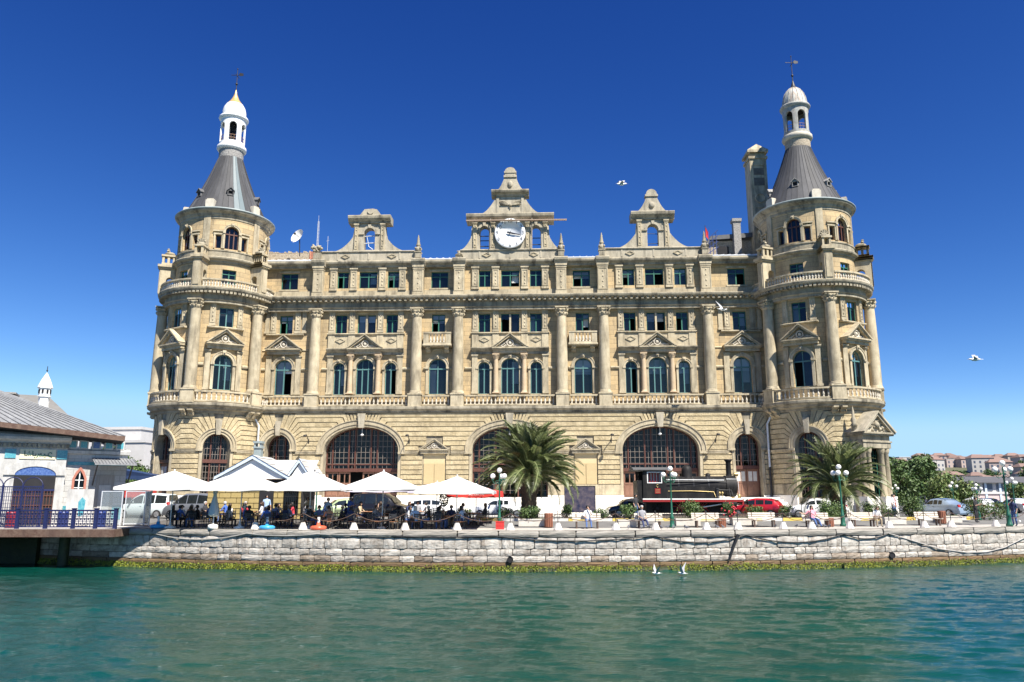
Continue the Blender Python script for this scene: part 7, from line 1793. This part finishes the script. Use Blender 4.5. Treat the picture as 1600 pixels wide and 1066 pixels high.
for a in ((46.5, 94, .3, 6.0, 3.6, 2.8, 'broad dark tree beyond the portico', 3600, 2, .26, ML2), (49.5, 98, .3, 6.8, 3.4, 2.8, 'tallest green tree beyond the silver car', 3600, 3, .26, None), (45.5, 82, .3, 4.2, 2.8, 2.0, 'olive green tree behind the silver car', 2600, 4, .2, MLO), (40.3, 84, .3, 4.6, 2.2, 2.1, 'small dark tree beside the portico', 2200, 5, .2, ML2),
          (57.5, 110, .3, 5.6, 3.0, 2.4, 'dark tree left of the pale shed', 2200, 6, .26, ML2), (118, 175, .3, 9.8, 6.5, 4.4, 'wide dark tree rising behind the pale shed', 3200, 7, .4, ML2), (60, 95, .3, 3.4, 1.8, 1.5, 'light shrub tree before the pale shed', 1500, 8, .18, MLO), (67, 98, .3, 3.2, 2.0, 1.5, 'pale shrub tree before the shed right half', 1500, 9, .18, MLO),
          (-69.5, 140, .3, 10.5, 4.0, 4.2, 'dark tree between the office block and left tower', 2600, 10, .35, ML2), (-64.5, 132, .3, 8.0, 3.4, 3.0, 'lighter tree beside the left tower', 2000, 11, .3, None)): tree(*a)

# ------------------------------------------------------------------ vehicles
M_tyre = mat('tyre', (.015, .015, .016), (.025, .025, .026), 5, .8); M_rim = mat('wheel_rim', (.45, .46, .48), (.55, .56, .58), 4, .35, metal=.7)
M_tail = mat('tail_lamp', (.45, .01, .015), None, 3, .2); M_head = mat('head_lamp', (.7, .72, .75), None, 3, .1)
def car_paint(n, c, me=.0): return MATS.get(n) or mat(n, c, tuple(v * 1.08 for v in c), 3, .28, metal=me, coat=.6)
PROF = {  # x, belt z, top z (top == belt where there is no cabin)
 'hatch': (4.0, 1.68, [(-2.0, .62, .62), (-1.95, .86, .86), (-1.8, .95, 1.12), (-1.5, .96, 1.36), (-.9, .95, 1.45), (0, .94, 1.46), (.5, .93, 1.38), (1.0, .92, 1.02), (1.2, .90, .93), (1.7, .80, .83), (1.95, .66, .68), (2.0, .5, .5)]),
 'van': (4.3, 1.78, [(-2.15, .7, .7), (-2.12, 1.0, 1.0), (-2.05, 1.05, 1.5), (-1.95, 1.06, 1.76), (-1.0, 1.05, 1.83), (.2, 1.04, 1.8), (.7, 1.03, 1.55), (1.15, 1.02, 1.12), (1.4, 1.0, 1.02), (1.85, .9, .92), (2.1, .72, .74), (2.15, .5, .5)]),
 'sedan': (4.5, 1.74, [(-2.25, .6, .6), (-2.2, .92, .92), (-1.7, .98, 1.0), (-1.35, .97, 1.12), (-.85, .95, 1.40), (-.1, .94, 1.45), (.45, .93, 1.38), (1.0, .92, 1.0), (1.2, .90, .93), (1.8, .80, .83), (2.15, .66, .68), (2.25, .5, .5)])}
def lerp_prof(st, x):
    for (a, b, c), (d, e_, f) in zip(st[:-1], st[1:]):
        if a <= x <= d: t = (x - a) / (d - a); return b + (e_ - b) * t, c + (f - c) * t
    return st[-1][1], st[-1][2]
def car(kind, paint, x, y, z, rz, label, hatch_open=False, group=None):
    Lg, W, st = PROF[kind]; o = E('car' if kind != 'van' else 'van', (x, y, z), rz, label, 'car' if kind != 'van' else 'van', group); hw = W / 2
    m = MB(); xs_ = sorted(set([s[0] for s in st] + [-Lg / 2 + Lg * i / 26 for i in range(27)])); rows = []
    for xx in xs_:
        bz, tz = lerp_prof(st, xx); taper = 1 - .10 * (abs(xx) / (Lg / 2)) ** 4; w = hw * taper; cab = tz - bz > .06; k = .74 + .0 * xx
        wr_ = w * (k if cab else .9); lo = .22
        half = [(w * .86, lo), (w * .97, lo + .12), (w, (lo + bz) / 2), (w * .985, bz - .03), (w * .93 if cab else w * .94, bz + .02 * cab), (wr_ * 1.03, tz - .06 * cab), (wr_ * .85, tz - .0), (0, tz + .02)]
        rows.append([(xx, s_, z_) for s_, z_ in half] + [(xx, -s_, z_) for s_, z_ in half[-2::-1]])
    n = len(rows[0]); m.add([p for q in rows for p in q], [(i * n + k, i * n + k + 1, (i + 1) * n + k + 1, (i + 1) * n + k) for i in range(len(rows) - 1) for k in range(n - 1)], 0, True)
    m.add(rows[0], [tuple(range(n))]); m.add(rows[-1], [tuple(range(n))]); m.add([p for q in rows for p in (q[0], q[-1])], [(2 * i, 2 * i + 1, 2 * i + 3, 2 * i + 2) for i in range(len(rows) - 1)])
    b = m.build('body', paint, o)
    cabx = [s for s in st if s[2] - s[1] > .3]; xa, xb = cabx[0][0], cabx[-1][0]
    cuts = [xa + .06, xa + (xb - xa) * .36, xa + (xb - xa) * .70, xb + .38]
    def pt(xx, s, f):  # point on the side glass, f 0 belt..1 roof
        bz, tz = lerp_prof(st, xx); w = hw * (1 - .10 * (abs(xx) / (Lg / 2)) ** 4); z_ = bz + .05 + (tz - .12 - bz - .05) * f
        t = (z_ - bz) / max(.05, tz - .06 - bz); return (xx, s * (w * .93 + (w * .74 * 1.03 - w * .93) * min(1, max(0, t)) + .012), z_)
    for s in (-1, 1):
        for a, c in zip(cuts[:-1], cuts[1:]):
            g = MB(); q = 5; us = [a + .04 + (c - a - .08) * i / q for i in range(q + 1)]; g.add([pt(u, s, 0) for u in us] + [pt(u, s, 1) for u in us], [(i, i + 1, q + 2 + i, q + 1 + i) for i in range(q)]); g.build('side_window', M_cglass, o)
        g = MB(); g.box(-.06, .06, s * hw * .99, s * (hw + .01), (st[3][1]) - .2, st[3][1] - .16); g.build('door_handle', M_chair, o)
        g = MB(); g.obox((xb + .15, s * (hw + .08), st[6][1] + .1), (.1, .18, .13)); g.build('mirror', M_chair, o)
        g = MB(); g.obox((-Lg / 2 + .07, s * hw * .74, st[1][1] - .05), (.12, .28, .2 if kind != 'van' else .5)); g.build('tail_lamp', M_tail, o)
        g = MB(); g.obox((Lg / 2 - .14, s * hw * .7, .66), (.2, .32, .13)); g.build('headlight', M_head, o)
    def crossg(x0, x1, nm):
        g = MB(); b0, t0 = lerp_prof(st, x0); b1, t1 = lerp_prof(st, x1); d = .06 * (1 if nm == 'windscreen' else -1)
        g.add([(x0 + d, -hw * .74, t0 + .02), (x0 + d, hw * .74, t0 + .02), (x1 + d, hw * .6, t1 + .03), (x1 + d, -hw * .6, t1 + .03)], [(0, 1, 2, 3)]); g.build(nm, M_cglass, o)
    crossg(xb + .42 if kind != 'sedan' else xb + .5, xb + .04, 'windscreen'); crossg(cabx[0][0] - .12 if kind != 'van' else -2.08, cabx[1][0] - .1 if kind != 'van' else -1.98, 'rear_window')
    for wx in (-Lg * .31, Lg * .31):
        for s in (-1, 1):
            g = MB(); g.tube([(wx, s * (hw - .2), .31), (wx, s * (hw + .005), .31)], .31, 18); t_ = g.build('wheel', M_tyre, o); g = MB(); g.tube([(wx, s * (hw), .31), (wx, s * (hw + .015), .31)], .2, 14)
            for k in range(5): a = k * 1.2566; g.obox((wx + .1 * cos(a), s * (hw + .02), .31 + .1 * sin(a)), (.2, .02, .05), 0, 0, 0, -a)
            g.build('rim', M_rim, t_)
    g = MB(); g.obox((-Lg / 2 - .01, 0, .42), (.08, W * .86, .2)); g.build('bumper', M_chair if kind == 'van' else paint, o)
    if hatch_open:
        g = MB(); g.add([(-1.5, -.7, 1.42), (-1.5, .7, 1.42), (-2.35, .66, 1.75), (-2.35, -.66, 1.75), (-1.5, -.7, 1.38), (-1.5, .7, 1.38), (-2.35, .66, 1.7), (-2.35, -.66, 1.7)], [(0, 1, 2, 3), (4, 5, 6, 7), (2, 3, 7, 6)]); g.build('raised_tailgate', paint, o)
    return o
Pw, Pg, Pb, Pr, Ps, Pgr = car_paint('paint_white', (.72, .73, .74)), car_paint('paint_grey', (.20, .215, .24), .3), car_paint('paint_black', (.012, .012, .014)), car_paint('paint_red', (.36, .012, .02)), car_paint('paint_silverblue', (.30, .38, .48), .3), car_paint('paint_palegreen', (.38, .46, .26), .1)
car('van', car_paint('paint_icewhite', (.58, .64, .66)), -27.6, 60.4, .3, R(172), 'white small van parked beside the left tower')
car('van', Pg, -23.4, 58.6, .3, R(158), 'grey small van behind the leftmost parasol')
car('hatch', Pgr, -12.0, 57.0, .3, R(200), 'pale green hatchback with raised tailgate behind the cafe', True)
car('van', Pb, -9.1, 56.3, .3, R(-15), 'black people carrier behind the lilac parasol')
car('hatch', Pw, -6.0, 60.2, .3, R(6), 'white hatchback behind the second parasol from the right')
car('sedan', Pw, -1.0, 60.6, .3, R(178), 'white car behind the lamp post left of the palm')
car('hatch', Pb, 9.4, 62.6, .3, R(185), 'black car parked beside the locomotive cab')
car('hatch', Pr, 19.1, 62.3, .3, R(148), 'bright red hatchback parked before the locomotive front')
car('sedan', Pw, 23.4, 61.8, .3, R(174), 'white saloon with blue windows before the right tower')
car('sedan', Ps, 35.2, 65.5, .3, R(112), 'silver blue saloon seen from behind at right')
far = [(43.5, 75, 'paint_white', 100, 'hatch', 'white hatchback parked right of the silver saloon'), (47.5, 80, 'paint_black', 95, 'sedan', 'dark car second behind the silver saloon'), (50.5, 80, 'paint_white', 92, 'sedan', 'white car in the far parking row before the shed'), (53.8, 82, 'paint_blue', 92, 'van', 'blue van in the far parking row'), (57.2, 84, 'paint_red', 90, 'hatch', 'red car in the far parking row'), (60.2, 86, 'paint_silverblue', 90, 'hatch', 'silver car at the right end of the far row'), (40.8, 88, 'paint_silverblue', 90, 'hatch', 'small silver car far behind the dark bush')]
car_paint('paint_blue', (.03, .2, .5))
for x, y, p, a, k, lb in far: car(k, MATS[p], x, y, .3, R(a), lb, group='far parked cars')

# ------------------------------------------------------------------ steam locomotive
M_lblack = mat('locomotive_black', (.006, .006, .007), (.014, .0135, .014), 3, .6, .1, 10, spec=.25, stain=(.05, .045, .04), stain_amt=.5); M_lred = mat('locomotive_red', (.24, .012, .012), (.30, .02, .018), 4, .45); M_brass = mat('dull_brass', (.40, .30, .12), (.5, .38, .18), 4, .4, metal=.6)
lc = E('steam_locomotive', (13.15, 58.9, .3), R(-1.5), 'black tank steam locomotive with red sill on display before the right arch', 'locomotive')
def lb_(m, n, mt, p=None): return m.build(n, mt, p or lc)
Z0 = .35
m = MB(); m.box(-3.6, 3.5, -1.15, 1.15, Z0 + .78, Z0 + 1.02); m.box(-3.3, 3.2, -.6, .6, Z0 + .05, Z0 + .8); fr_ = lb_(m, 'frame', M_lblack)
m = MB(); m.box(-3.65, 3.55, -1.36, 1.36, Z0 + 1.02, Z0 + 1.10); lb_(m, 'running_board', M_white)
m = MB(); m.box(-3.65, 3.55, -1.34, -1.30, Z0 + .86, Z0 + 1.02); lb_(m, 'red_sill', M_lred)
m = MB(); m.box(3.5, 3.62, -1.3, 1.3, Z0 + .62, Z0 + 1.1); bb = lb_(m, 'buffer_beam', M_lred)
for s in (-.85, .85): m = MB(); m.tube([(3.62, s, Z0 + .85), (3.95, s, Z0 + .85)], .08, 8); m.tube([(3.95, s, Z0 + .85), (4.0, s, Z0 + .85)], .22, 14); m.build('buffer', M_lblack, bb)
m = MB(); m.tube([(-1.9, 0, Z0 + 2.0), (2.6, 0, Z0 + 2.0)], .72, 28); bo = lb_(m, 'boiler', M_lblack)
for x in (-.9, .2, 1.3): m = MB(); m.tube([(x - .04, 0, Z0 + 2.0), (x + .04, 0, Z0 + 2.0)], .735, 28, caps=False); m.build('boiler_band', M_iron, bo)
m = MB(); m.tube([(2.6, 0, Z0 + 2.0), (3.35, 0, Z0 + 2.0)], .78, 28); sb_ = lb_(m, 'smokebox', M_lblack); m = MB(); m.tube([(3.35, 0, Z0 + 2.0), (3.43, 0, Z0 + 2.0)], .6, 24); m.tube([(3.43, 0, Z0 + 2.0), (3.5, 0, Z0 + 2.0)], .08, 8); m.build('smokebox_door', M_iron, sb_)
m = MB(); m.lathe([(.26, 2.62), (.22, 2.75), (.19, 2.9), (.19, 3.75), (.22, 3.8), (.28, 3.86), (.28, 3.96), (.2, 3.97), (.18, 3.6)], 18, (2.95, 0, Z0)); lb_(m, 'chimney', M_lblack)
m = MB(); m.lathe([(.44, 2.55), (.40, 2.7), (.39, 3.1), (.36, 3.3), (.26, 3.46), (.1, 3.53), (0, 3.54)], 20, (-.15, 0, Z0)); lb_(m, 'steam_dome', M_lblack)
m = MB(); m.lathe([(.2, 2.6), (.18, 2.85), (.1, 2.95), (0, 2.96)], 14, (1.4, 0, Z0)); lb_(m, 'sand_dome', M_lblack)
for s in (-1, 1):
    m = MB(); m.box(-1.9, 1.6, s * 1.28, s * .7, Z0 + 1.10, Z0 + 1.95); t_ = lb_(m, 'side_tank', M_lblack)
    m = MB()
    for k in range(12): m.ball((-1.8 + .3 * k, s * 1.285, Z0 + 1.88), .02, 5, 3)
    T(m.build('rivets', M_iron, t_), kind='stuff')
    m = MB(); m.tube([(-1.9, s * 1.0, Z0 + 2.45), (2.4, s * .78, Z0 + 2.42)], .025, 5); lb_(m, 'handrail', M_pipe)
# cab
m = MB(); m.wall(S0, -3.6, -1.9, Z0 + 1.1, Z0 + 3.12, [(-2.75, .48, Z0 + 2.25, Z0 + 2.95, Z0 + 2.95)], 1.3, .06, 9, back=1.24); cb_ = lb_(m, 'cab_side', M_lblack)
m = MB(); m.box(-3.6, -1.9, 1.24, 1.3, Z0 + 1.1, Z0 + 3.12); lb_(m, 'cab_side', M_lblack)
m = MB(); m.box(-1.96, -1.9, -1.24, 1.24, Z0 + 1.1, Z0 + 3.12); m.box(-3.6, -3.54, -1.24, 1.24, Z0 + 1.1, Z0 + 2.3); lb_(m, 'cab_front', M_lblack)
m = MB(); m.strip(S0, [(-3.23, Z0 + 2.25), (-3.23, Z0 + 2.95), (-2.27, Z0 + 2.95), (-2.27, Z0 + 2.25), (-3.23, Z0 + 2.25)], [(-3.29, Z0 + 2.19), (-3.29, Z0 + 3.01), (-2.21, Z0 + 3.01), (-2.21, Z0 + 2.19), (-3.29, Z0 + 2.19)], 1.3, 1.33); m.build('window_rim', M_white, cb_)
m = MB()
for k in range(4): u = -3.1 + .2 * k; m.sbox(S0, u, u + .1, 1.0, 1.05, Z0 + 2.25, Z0 + 2.95)
m.build('cab_curtain', M_lred, cb_); m = MB(); m.sbox(S0, -3.23, -2.27, .95, .97, Z0 + 2.2, Z0 + 3.0); m.build('cab_lining', M_curtain, cb_)
m = MB(); n = 10; m.add([(xx, -1.5 + 3.0 * i / n, Z0 + 3.12 + .2 * math.sin(pi * i / n)) for xx in (-4.3, -1.7) for i in range(n + 1)] + [(xx, -1.5 + 3.0 * i / n, Z0 + 3.18 + .2 * math.sin(pi * i / n)) for xx in (-4.3, -1.7) for i in range(n + 1)],
    [(i, i + 1, i + n + 2, i + n + 1) for i in range(n)] + [(2 * n + 2 + i, 2 * n + 3 + i, 3 * n + 4 + i, 3 * n + 3 + i) for i in range(n)] + [(0, n + 1, 3 * n + 3, 2 * n + 2)]); lb_(m, 'cab_roof', M_leadlt)
m = MB(); m.box(-2.75, -2.35, -1.33, -1.3, Z0 + 1.45, Z0 + 1.82); pl_ = lb_(m, 'number_plate', M_lred)
m = MB()
for z in (1.53, 1.63, 1.73): m.box(-2.7, -2.4, -1.336, -1.33, Z0 + z - .015, Z0 + z + .015)
T(m.build('plate_lines', M_brass, pl_), kind='stuff')
m = MB(); m.tube([(-2.55 + .09 * cos(q), -1.32, Z0 + 2.0 + .09 * sin(q)) for q in [R(50 + i * 26) for i in range(11)]], .022, 5); m.build('crescent_emblem', M_brass, cb_)
m = MB(); m.box(-4.0, -3.62, -1.2, 1.2, Z0 + 1.02, Z0 + 2.4); lb_(m, 'coal_bunker', M_lblack)
for wx, rr in ((-2.55, .42), (-.9, .56), (.75, .56), (2.55, .38)):
    for s in (-1, 1):
        m = MB(); m.tube([(wx, s * .72, Z0 + rr - .02), (wx, s * .86, Z0 + rr - .02)], rr, 24, caps=False); m.tube([(wx, s * .84, Z0 + rr - .02), (wx, s * .9, Z0 + rr - .02)], .12, 12)
        for k in range(10): a = k * pi / 5; m.tube([(wx, s * .8, Z0 + rr - .02), (wx + rr * .95 * cos(a), s * .8, Z0 + rr - .02 + rr * .95 * sin(a))], .03, 4)
        lb_(m, 'wheel', M_lred if rr > .5 else M_lblack)
for s in (-1, 1):
    m = MB(); m.tube([(2.1, s * 1.05, Z0 + .72), (3.1, s * 1.05, Z0 + .72)], .3, 16); lb_(m, 'cylinder', M_lblack)
    m = MB(); m.obox((-.05, s * .98, Z0 + .45), (2.1, .06, .12)); lb_(m, 'coupling_rod', M_lred); m = MB(); m.tube([(.75, s * 1.05, Z0 + .5), (2.2, s * 1.05, Z0 + .72)], .05, 6); lb_(m, 'connecting_rod', M_pipe)
for s in (-.72, .72): m = MB(); m.box(-4.5, 4.5, s - .04, s + .04, Z0 - .12, Z0 - .02); lb_(m, 'rail', M_rustedge)
m = MB(); m.box(-4.8, 4.8, -1.6, 1.6, 0, Z0 - .125); lb_(m, 'display_plinth', M_mortar)
for s in (-1, 1): m = MB(); m.lathe([(0, 0), (.13, 0), (.13, .22), (.05, .3), (0, .3)], 12, (3.4, s * .9, Z0 + 1.12)); lb_(m, 'lantern', M_brass)

for y_, z_, x0_, x1_ in ((-.74, 1.75, -1.9, 2.9), (-.70, 2.3, -1.9, 2.7), (-1.29, 1.62, -1.8, 1.5)):
    m = MB(); m.tube([(x0_, y_, Z0 + z_), ((x0_ + x1_) / 2, y_ - .02, Z0 + z_ + .02), (x1_, y_, Z0 + z_ - .05), (x1_ + .1, y_ - .1, Z0 + 1.2)], .03, 6); lb_(m, 'steam_pipe', M_brass if z_ < 1.7 else M_iron)
m = MB(); m.tube([(1.75, -1.2, Z0 + 1.1), (1.75, -1.2, Z0 + 1.75)], .13, 10); m.tube([(1.75, -1.2, Z0 + 1.75), (1.75, -1.2, Z0 + 1.85)], .17, 10); lb_(m, 'air_pump', M_iron)
for xx in (1.95, 2.15): m = MB(); m.ball((xx, -1.1, Z0 + 1.5), .1, 8, 5); m.tube([(xx, -1.1, Z0 + 1.1), (xx, -1.1, Z0 + 1.5)], .03, 5); lb_(m, 'valve', M_brass)
m = MB(); m.tube([(3.3, -.25, Z0 + 2.85), (3.55, -.25, Z0 + 2.85)], .14, 12); lb_(m, 'headlamp', M_brass)
m = MB(); m.tube([(2.6, -.6, Z0 + 2.5), (3.45, -.6, Z0 + 2.5), (3.5, -.6, Z0 + 1.2)], .02, 5); lb_(m, 'front_handrail', M_pipe)
m = MB(); m.lathe([(.08, 2.6), (.07, 2.95), (.1, 3.0), (.03, 3.1)], 8, (-1.2, 0, Z0)); m.tube([(-1.35, 0, Z0 + 2.6), (-1.35, 0, Z0 + 3.05)], .04, 6); lb_(m, 'whistle', M_brass)

# ------------------------------------------------------------------ right background: shed, hillside houses
M_pink = mat('pink_wall', (.56, .42, .40), (.62, .48, .45), 2, .85); M_tileroof = mat('hazed_tile_roof', (.185, .12, .10), (.235, .155, .13), 3, .85, vary=.15)  # tile colour muted to stand in for distant haze
sd = E('pale_shed', (89, 150, .3), R(3), 'long pale shed with ribbon windows and pink lower wall at right', 'building')
m = MB(); m.box(-11, 26, 0, 12, 0, 2.2); m.build('lower_wall', M_pink, sd); m = MB(); m.box(-11, 26, -.2, 12, 2.2, 2.6); m.build('sill', M_far, sd); m = MB(); m.box(-11, 26, .1, 12, 2.6, 4.3); m.build('upper_wall', M_far, sd)
m = MB(); m.add([(-12, -.8, 4.3), (27, -.8, 4.3), (27, 6, 5.6), (-12, 6, 5.6), (27, 13, 4.3), (-12, 13, 4.3)], [(0, 1, 2, 3), (3, 2, 4, 5)]); m.build('roof', M_leadlt, sd)
for k in range(14): m = MB(); m.box(-10.4 + 2.6 * k, -8.6 + 2.6 * k, .0, .12, 2.75, 4.1); m.build('window', M_farw, sd)
for k in range(13): m = MB(); m.box(-11 + 2.8 * k, -10.6 + 2.8 * k, -.15, .02, 0, 4.3); m.build('pillar', M_pblue, sd)
cols = [(88, 0), (98, 3)]
def hillz(x, y):
    base = sst(260, 620, y) * 25 * sst(130, 360, x + (y - 300) * .15 + 30 * noise.noise((x * .01, y * .01, 0)))
    return .3 + base + 4 * sst(200, 400, y) * max(0, noise.noise((x * .012, y * .012, 3)))
hx = [120 + 18 * i for i in range(45)]; hy = [165 + 22 * i for i in range(28)]
m = MB(); n = len(hx); m.add([(x - 60, y, hillz(x - 60, y) - .3) for y in hy for x in hx], [(j * n + i, j * n + i + 1, (j + 1) * n + i + 1, (j + 1) * n + i) for j in range(len(hy) - 1) for i in range(n - 1)], 0, True); o = m.build('hill', mat('hill_scrub', (.07, .085, .035), (.13, .12, .07), .05, .95)); o['kind'] = 'structure'
M_house = [mat('hazed_plaster%d' % i, c, tuple(v * 1.1 for v in c), 1, .85) for i, c in enumerate(((.40, .385, .37), (.41, .36, .32), (.34, .33, .33), (.42, .40, .37), (.37, .30, .28)))]  # plaster greyed; haze is painted into these walls
hr = random.Random(31); tints = ['white', 'cream', 'grey', 'pale', 'pinkish']; placed = []
k = 0
while k < 85:
    y = hr.uniform(330, 640); ang = hr.uniform(.46, .78); x = y * ang
    if any(abs(x - a) < 8 and abs(y - b) < 9 for a, b in placed): continue
    placed.append((x, y)); z = hillz(x, y) - 1.2; w, d, h = hr.uniform(7, 13), hr.uniform(7, 10), hr.uniform(5.5, 10); mi = hr.randrange(5)
    flat = hr.random() < .25
    o = E('hillside_house', (x, y, z), hr.uniform(-.35, .35), '%s %s %d storey hillside house with %s roof in the far right town' % ('wide' if w > 10 else 'narrow', tints[mi], int(h / 2.8), 'flat' if flat else 'red tiled'), 'house', 'houses on the far hillside')
    m = MB(); m.box(-w / 2, w / 2, 0, d, 0, h); m.build('wall', M_house[mi], o)
    m = MB()
    if flat: m.box(-w / 2 - .2, w / 2 + .2, -.2, d + .2, h, h + .4); m.build('roof', M_far, o)
    else:
        m.add([(-w / 2 - .5, -.5, h), (w / 2 + .5, -.5, h), (w / 2 + .5, d + .5, h), (-w / 2 - .5, d + .5, h), (-w / 2 + 2, d / 2, h + 2.1), (w / 2 - 2, d / 2, h + 2.1)], [(0, 1, 5, 4), (1, 2, 5), (2, 3, 4, 5), (3, 0, 4)]); m.build('roof', M_tileroof, o)
    nn = max(2, int(w / 3))
    for fl_ in range(int(h / 2.8)):
        for q in range(nn): m = MB(); xx = -w / 2 + w * (q + .5) / nn; m.box(xx - .55, xx + .55, -.06, .02, 1 + 2.8 * fl_, 2.5 + 2.8 * fl_); m.build('window', M_farw, o)
    k += 1
# block of flats on the ridge
o = E('tower_block', (322, 470, hillz(322, 470) - 2), .1, 'grey block of flats standing highest on the far right hill', 'building'); m = MB(); m.box(-9, 9, 0, 12, 0, 12); m.build('wall', M_house[2], o); m = MB(); m.box(-9.6, 9.6, -.6, 12.6, 12, 13); m.build('roof', M_tileroof, o)
for fl_ in range(4):
    for q in range(5): m = MB(); m.box(-8 + 3.4 * q, -6 + 3.4 * q, -.1, .05, 1 + 2.8 * fl_, 2.6 + 2.8 * fl_); m.build('window', M_farw, o)
for q in range(16):
    x_ = hr.uniform(.5, .78); y_ = hr.uniform(300, 520); tree(x_ * y_, y_, hillz(x_ * y_, y_) - .5, hr.uniform(6, 9), hr.uniform(3, 5), hr.uniform(2.5, 3.5), 'dark tree among the houses of the far right hillside', 500, 50 + q, .6, ML2, 'trees among the hillside houses')

# ------------------------------------------------------------------ gulls and pigeons
M_gw = mat('gull_white', (.74, .74, .73), (.8, .8, .79), 8, .7); M_gg = mat('gull_grey', (.34, .35, .37), (.42, .43, .45), 8, .7); M_beak = mat('gull_beak', (.6, .35, .05), None, 5, .5)
def gull(loc, rz, flap, lb, roll=0, sc=1):
    o = E('gull', loc, rz, lb, 'gull'); o.rotation_euler = (roll, 0, rz); o.scale = (sc,) * 3
    m = MB(); m.tube([(-.26, 0, .0), (-.18, 0, .0), (-.02, 0, -.01), (.12, 0, .0), (.2, 0, .03), (.27, 0, .04), (.3, 0, .04)], [.01, .045, .075, .07, .045, .04, .012], 10); m.add([(-.2, -.03, 0), (-.2, .03, 0), (-.36, .07, .0), (-.36, -.07, .0)], [(0, 1, 2, 3)]); m.build('body', M_gw, o)
    m = MB(); m.tube([(.3, 0, .04), (.37, 0, .03)], [.012, .004], 5); m.build('beak', M_beak, o)
    for s in (-1, 1):
        m = MB(); f1, f2 = flap
        p0, p1, p2 = Vector((.0, s * .05, .04)), Vector((.06, s * .28, .04 + .23 * f1)), Vector((-.06, s * .62, .04 + .23 * f1 + .35 * f2))
        m.add([p0 + Vector((.09, 0, 0)), p1 + Vector((.06, 0, 0)), p2, p1 + Vector((-.11, 0, 0)), p0 + Vector((-.1, 0, 0))], [(0, 1, 3, 4), (1, 2, 3)]); m.add([q + Vector((0, 0, -.012)) for q in (p0 + Vector((.09, 0, 0)), p1 + Vector((.06, 0, 0)), p2, p1 + Vector((-.11, 0, 0)), p0 + Vector((-.1, 0, 0)))], [(0, 1, 3, 4), (1, 2, 3)]); m.build('wing', M_gg, o)
gull((5.95, 40, 18.55), R(10), (.6, -.3), 'gull flying in the blue sky left of the tall gable', R(20)); gull((24.1, 40, 8.85), R(160), (.8, -.5), 'gull flying low in the sky right of the station', R(-15)); gull((17.6, 63.5, 17.25), R(30), (.5, .5), 'gull gliding before the cornice beside the right tower', R(25), 1.6)
gull((7.6, 42.6, WZ + .12), R(190), (.9, .9), 'gull with raised wings on the water, left of the pair', 0, .8); gull((8.9, 42.3, WZ + .14), R(150), (1.3, 1.0), 'gull with upright wings on the water, right of the pair', 0, .8); gull((32.9, 51.9, .3), R(60), (-.2, -.6), 'gull resting on the quay at far right')
M_pig = mat('pigeon_grey', (.08, .085, .10), (.16, .165, .19), 9, .6)
for k in range(16):
    x = rnd.choice((rnd.uniform(5.8, 12.5), rnd.uniform(6.5, 9.5), rnd.uniform(15.5, 20))); y = Yq(x) + rnd.uniform(.6, 1.6); a = rnd.uniform(0, 6.28)
    m = MB(); m.tube([(-.17, 0, .1), (-.08, 0, .12), (.02, 0, .13), (.09, 0, .15), (.11, 0, .22), (.14, 0, .23), (.17, 0, .22)], [.015, .04, .065, .05, .03, .028, .006], 8); m.tube([(0, .02, .1), (0, .02, 0)], .006, 4); m.tube([(0, -.02, .1), (0, -.02, 0)], .006, 4)
    o = m.build('pigeon', M_pig, None, (x, y, .015), (0, 0, a)); T(o, 'grey pigeon standing on the promenade before the benches', 'pigeon', 'pigeons on the promenade')
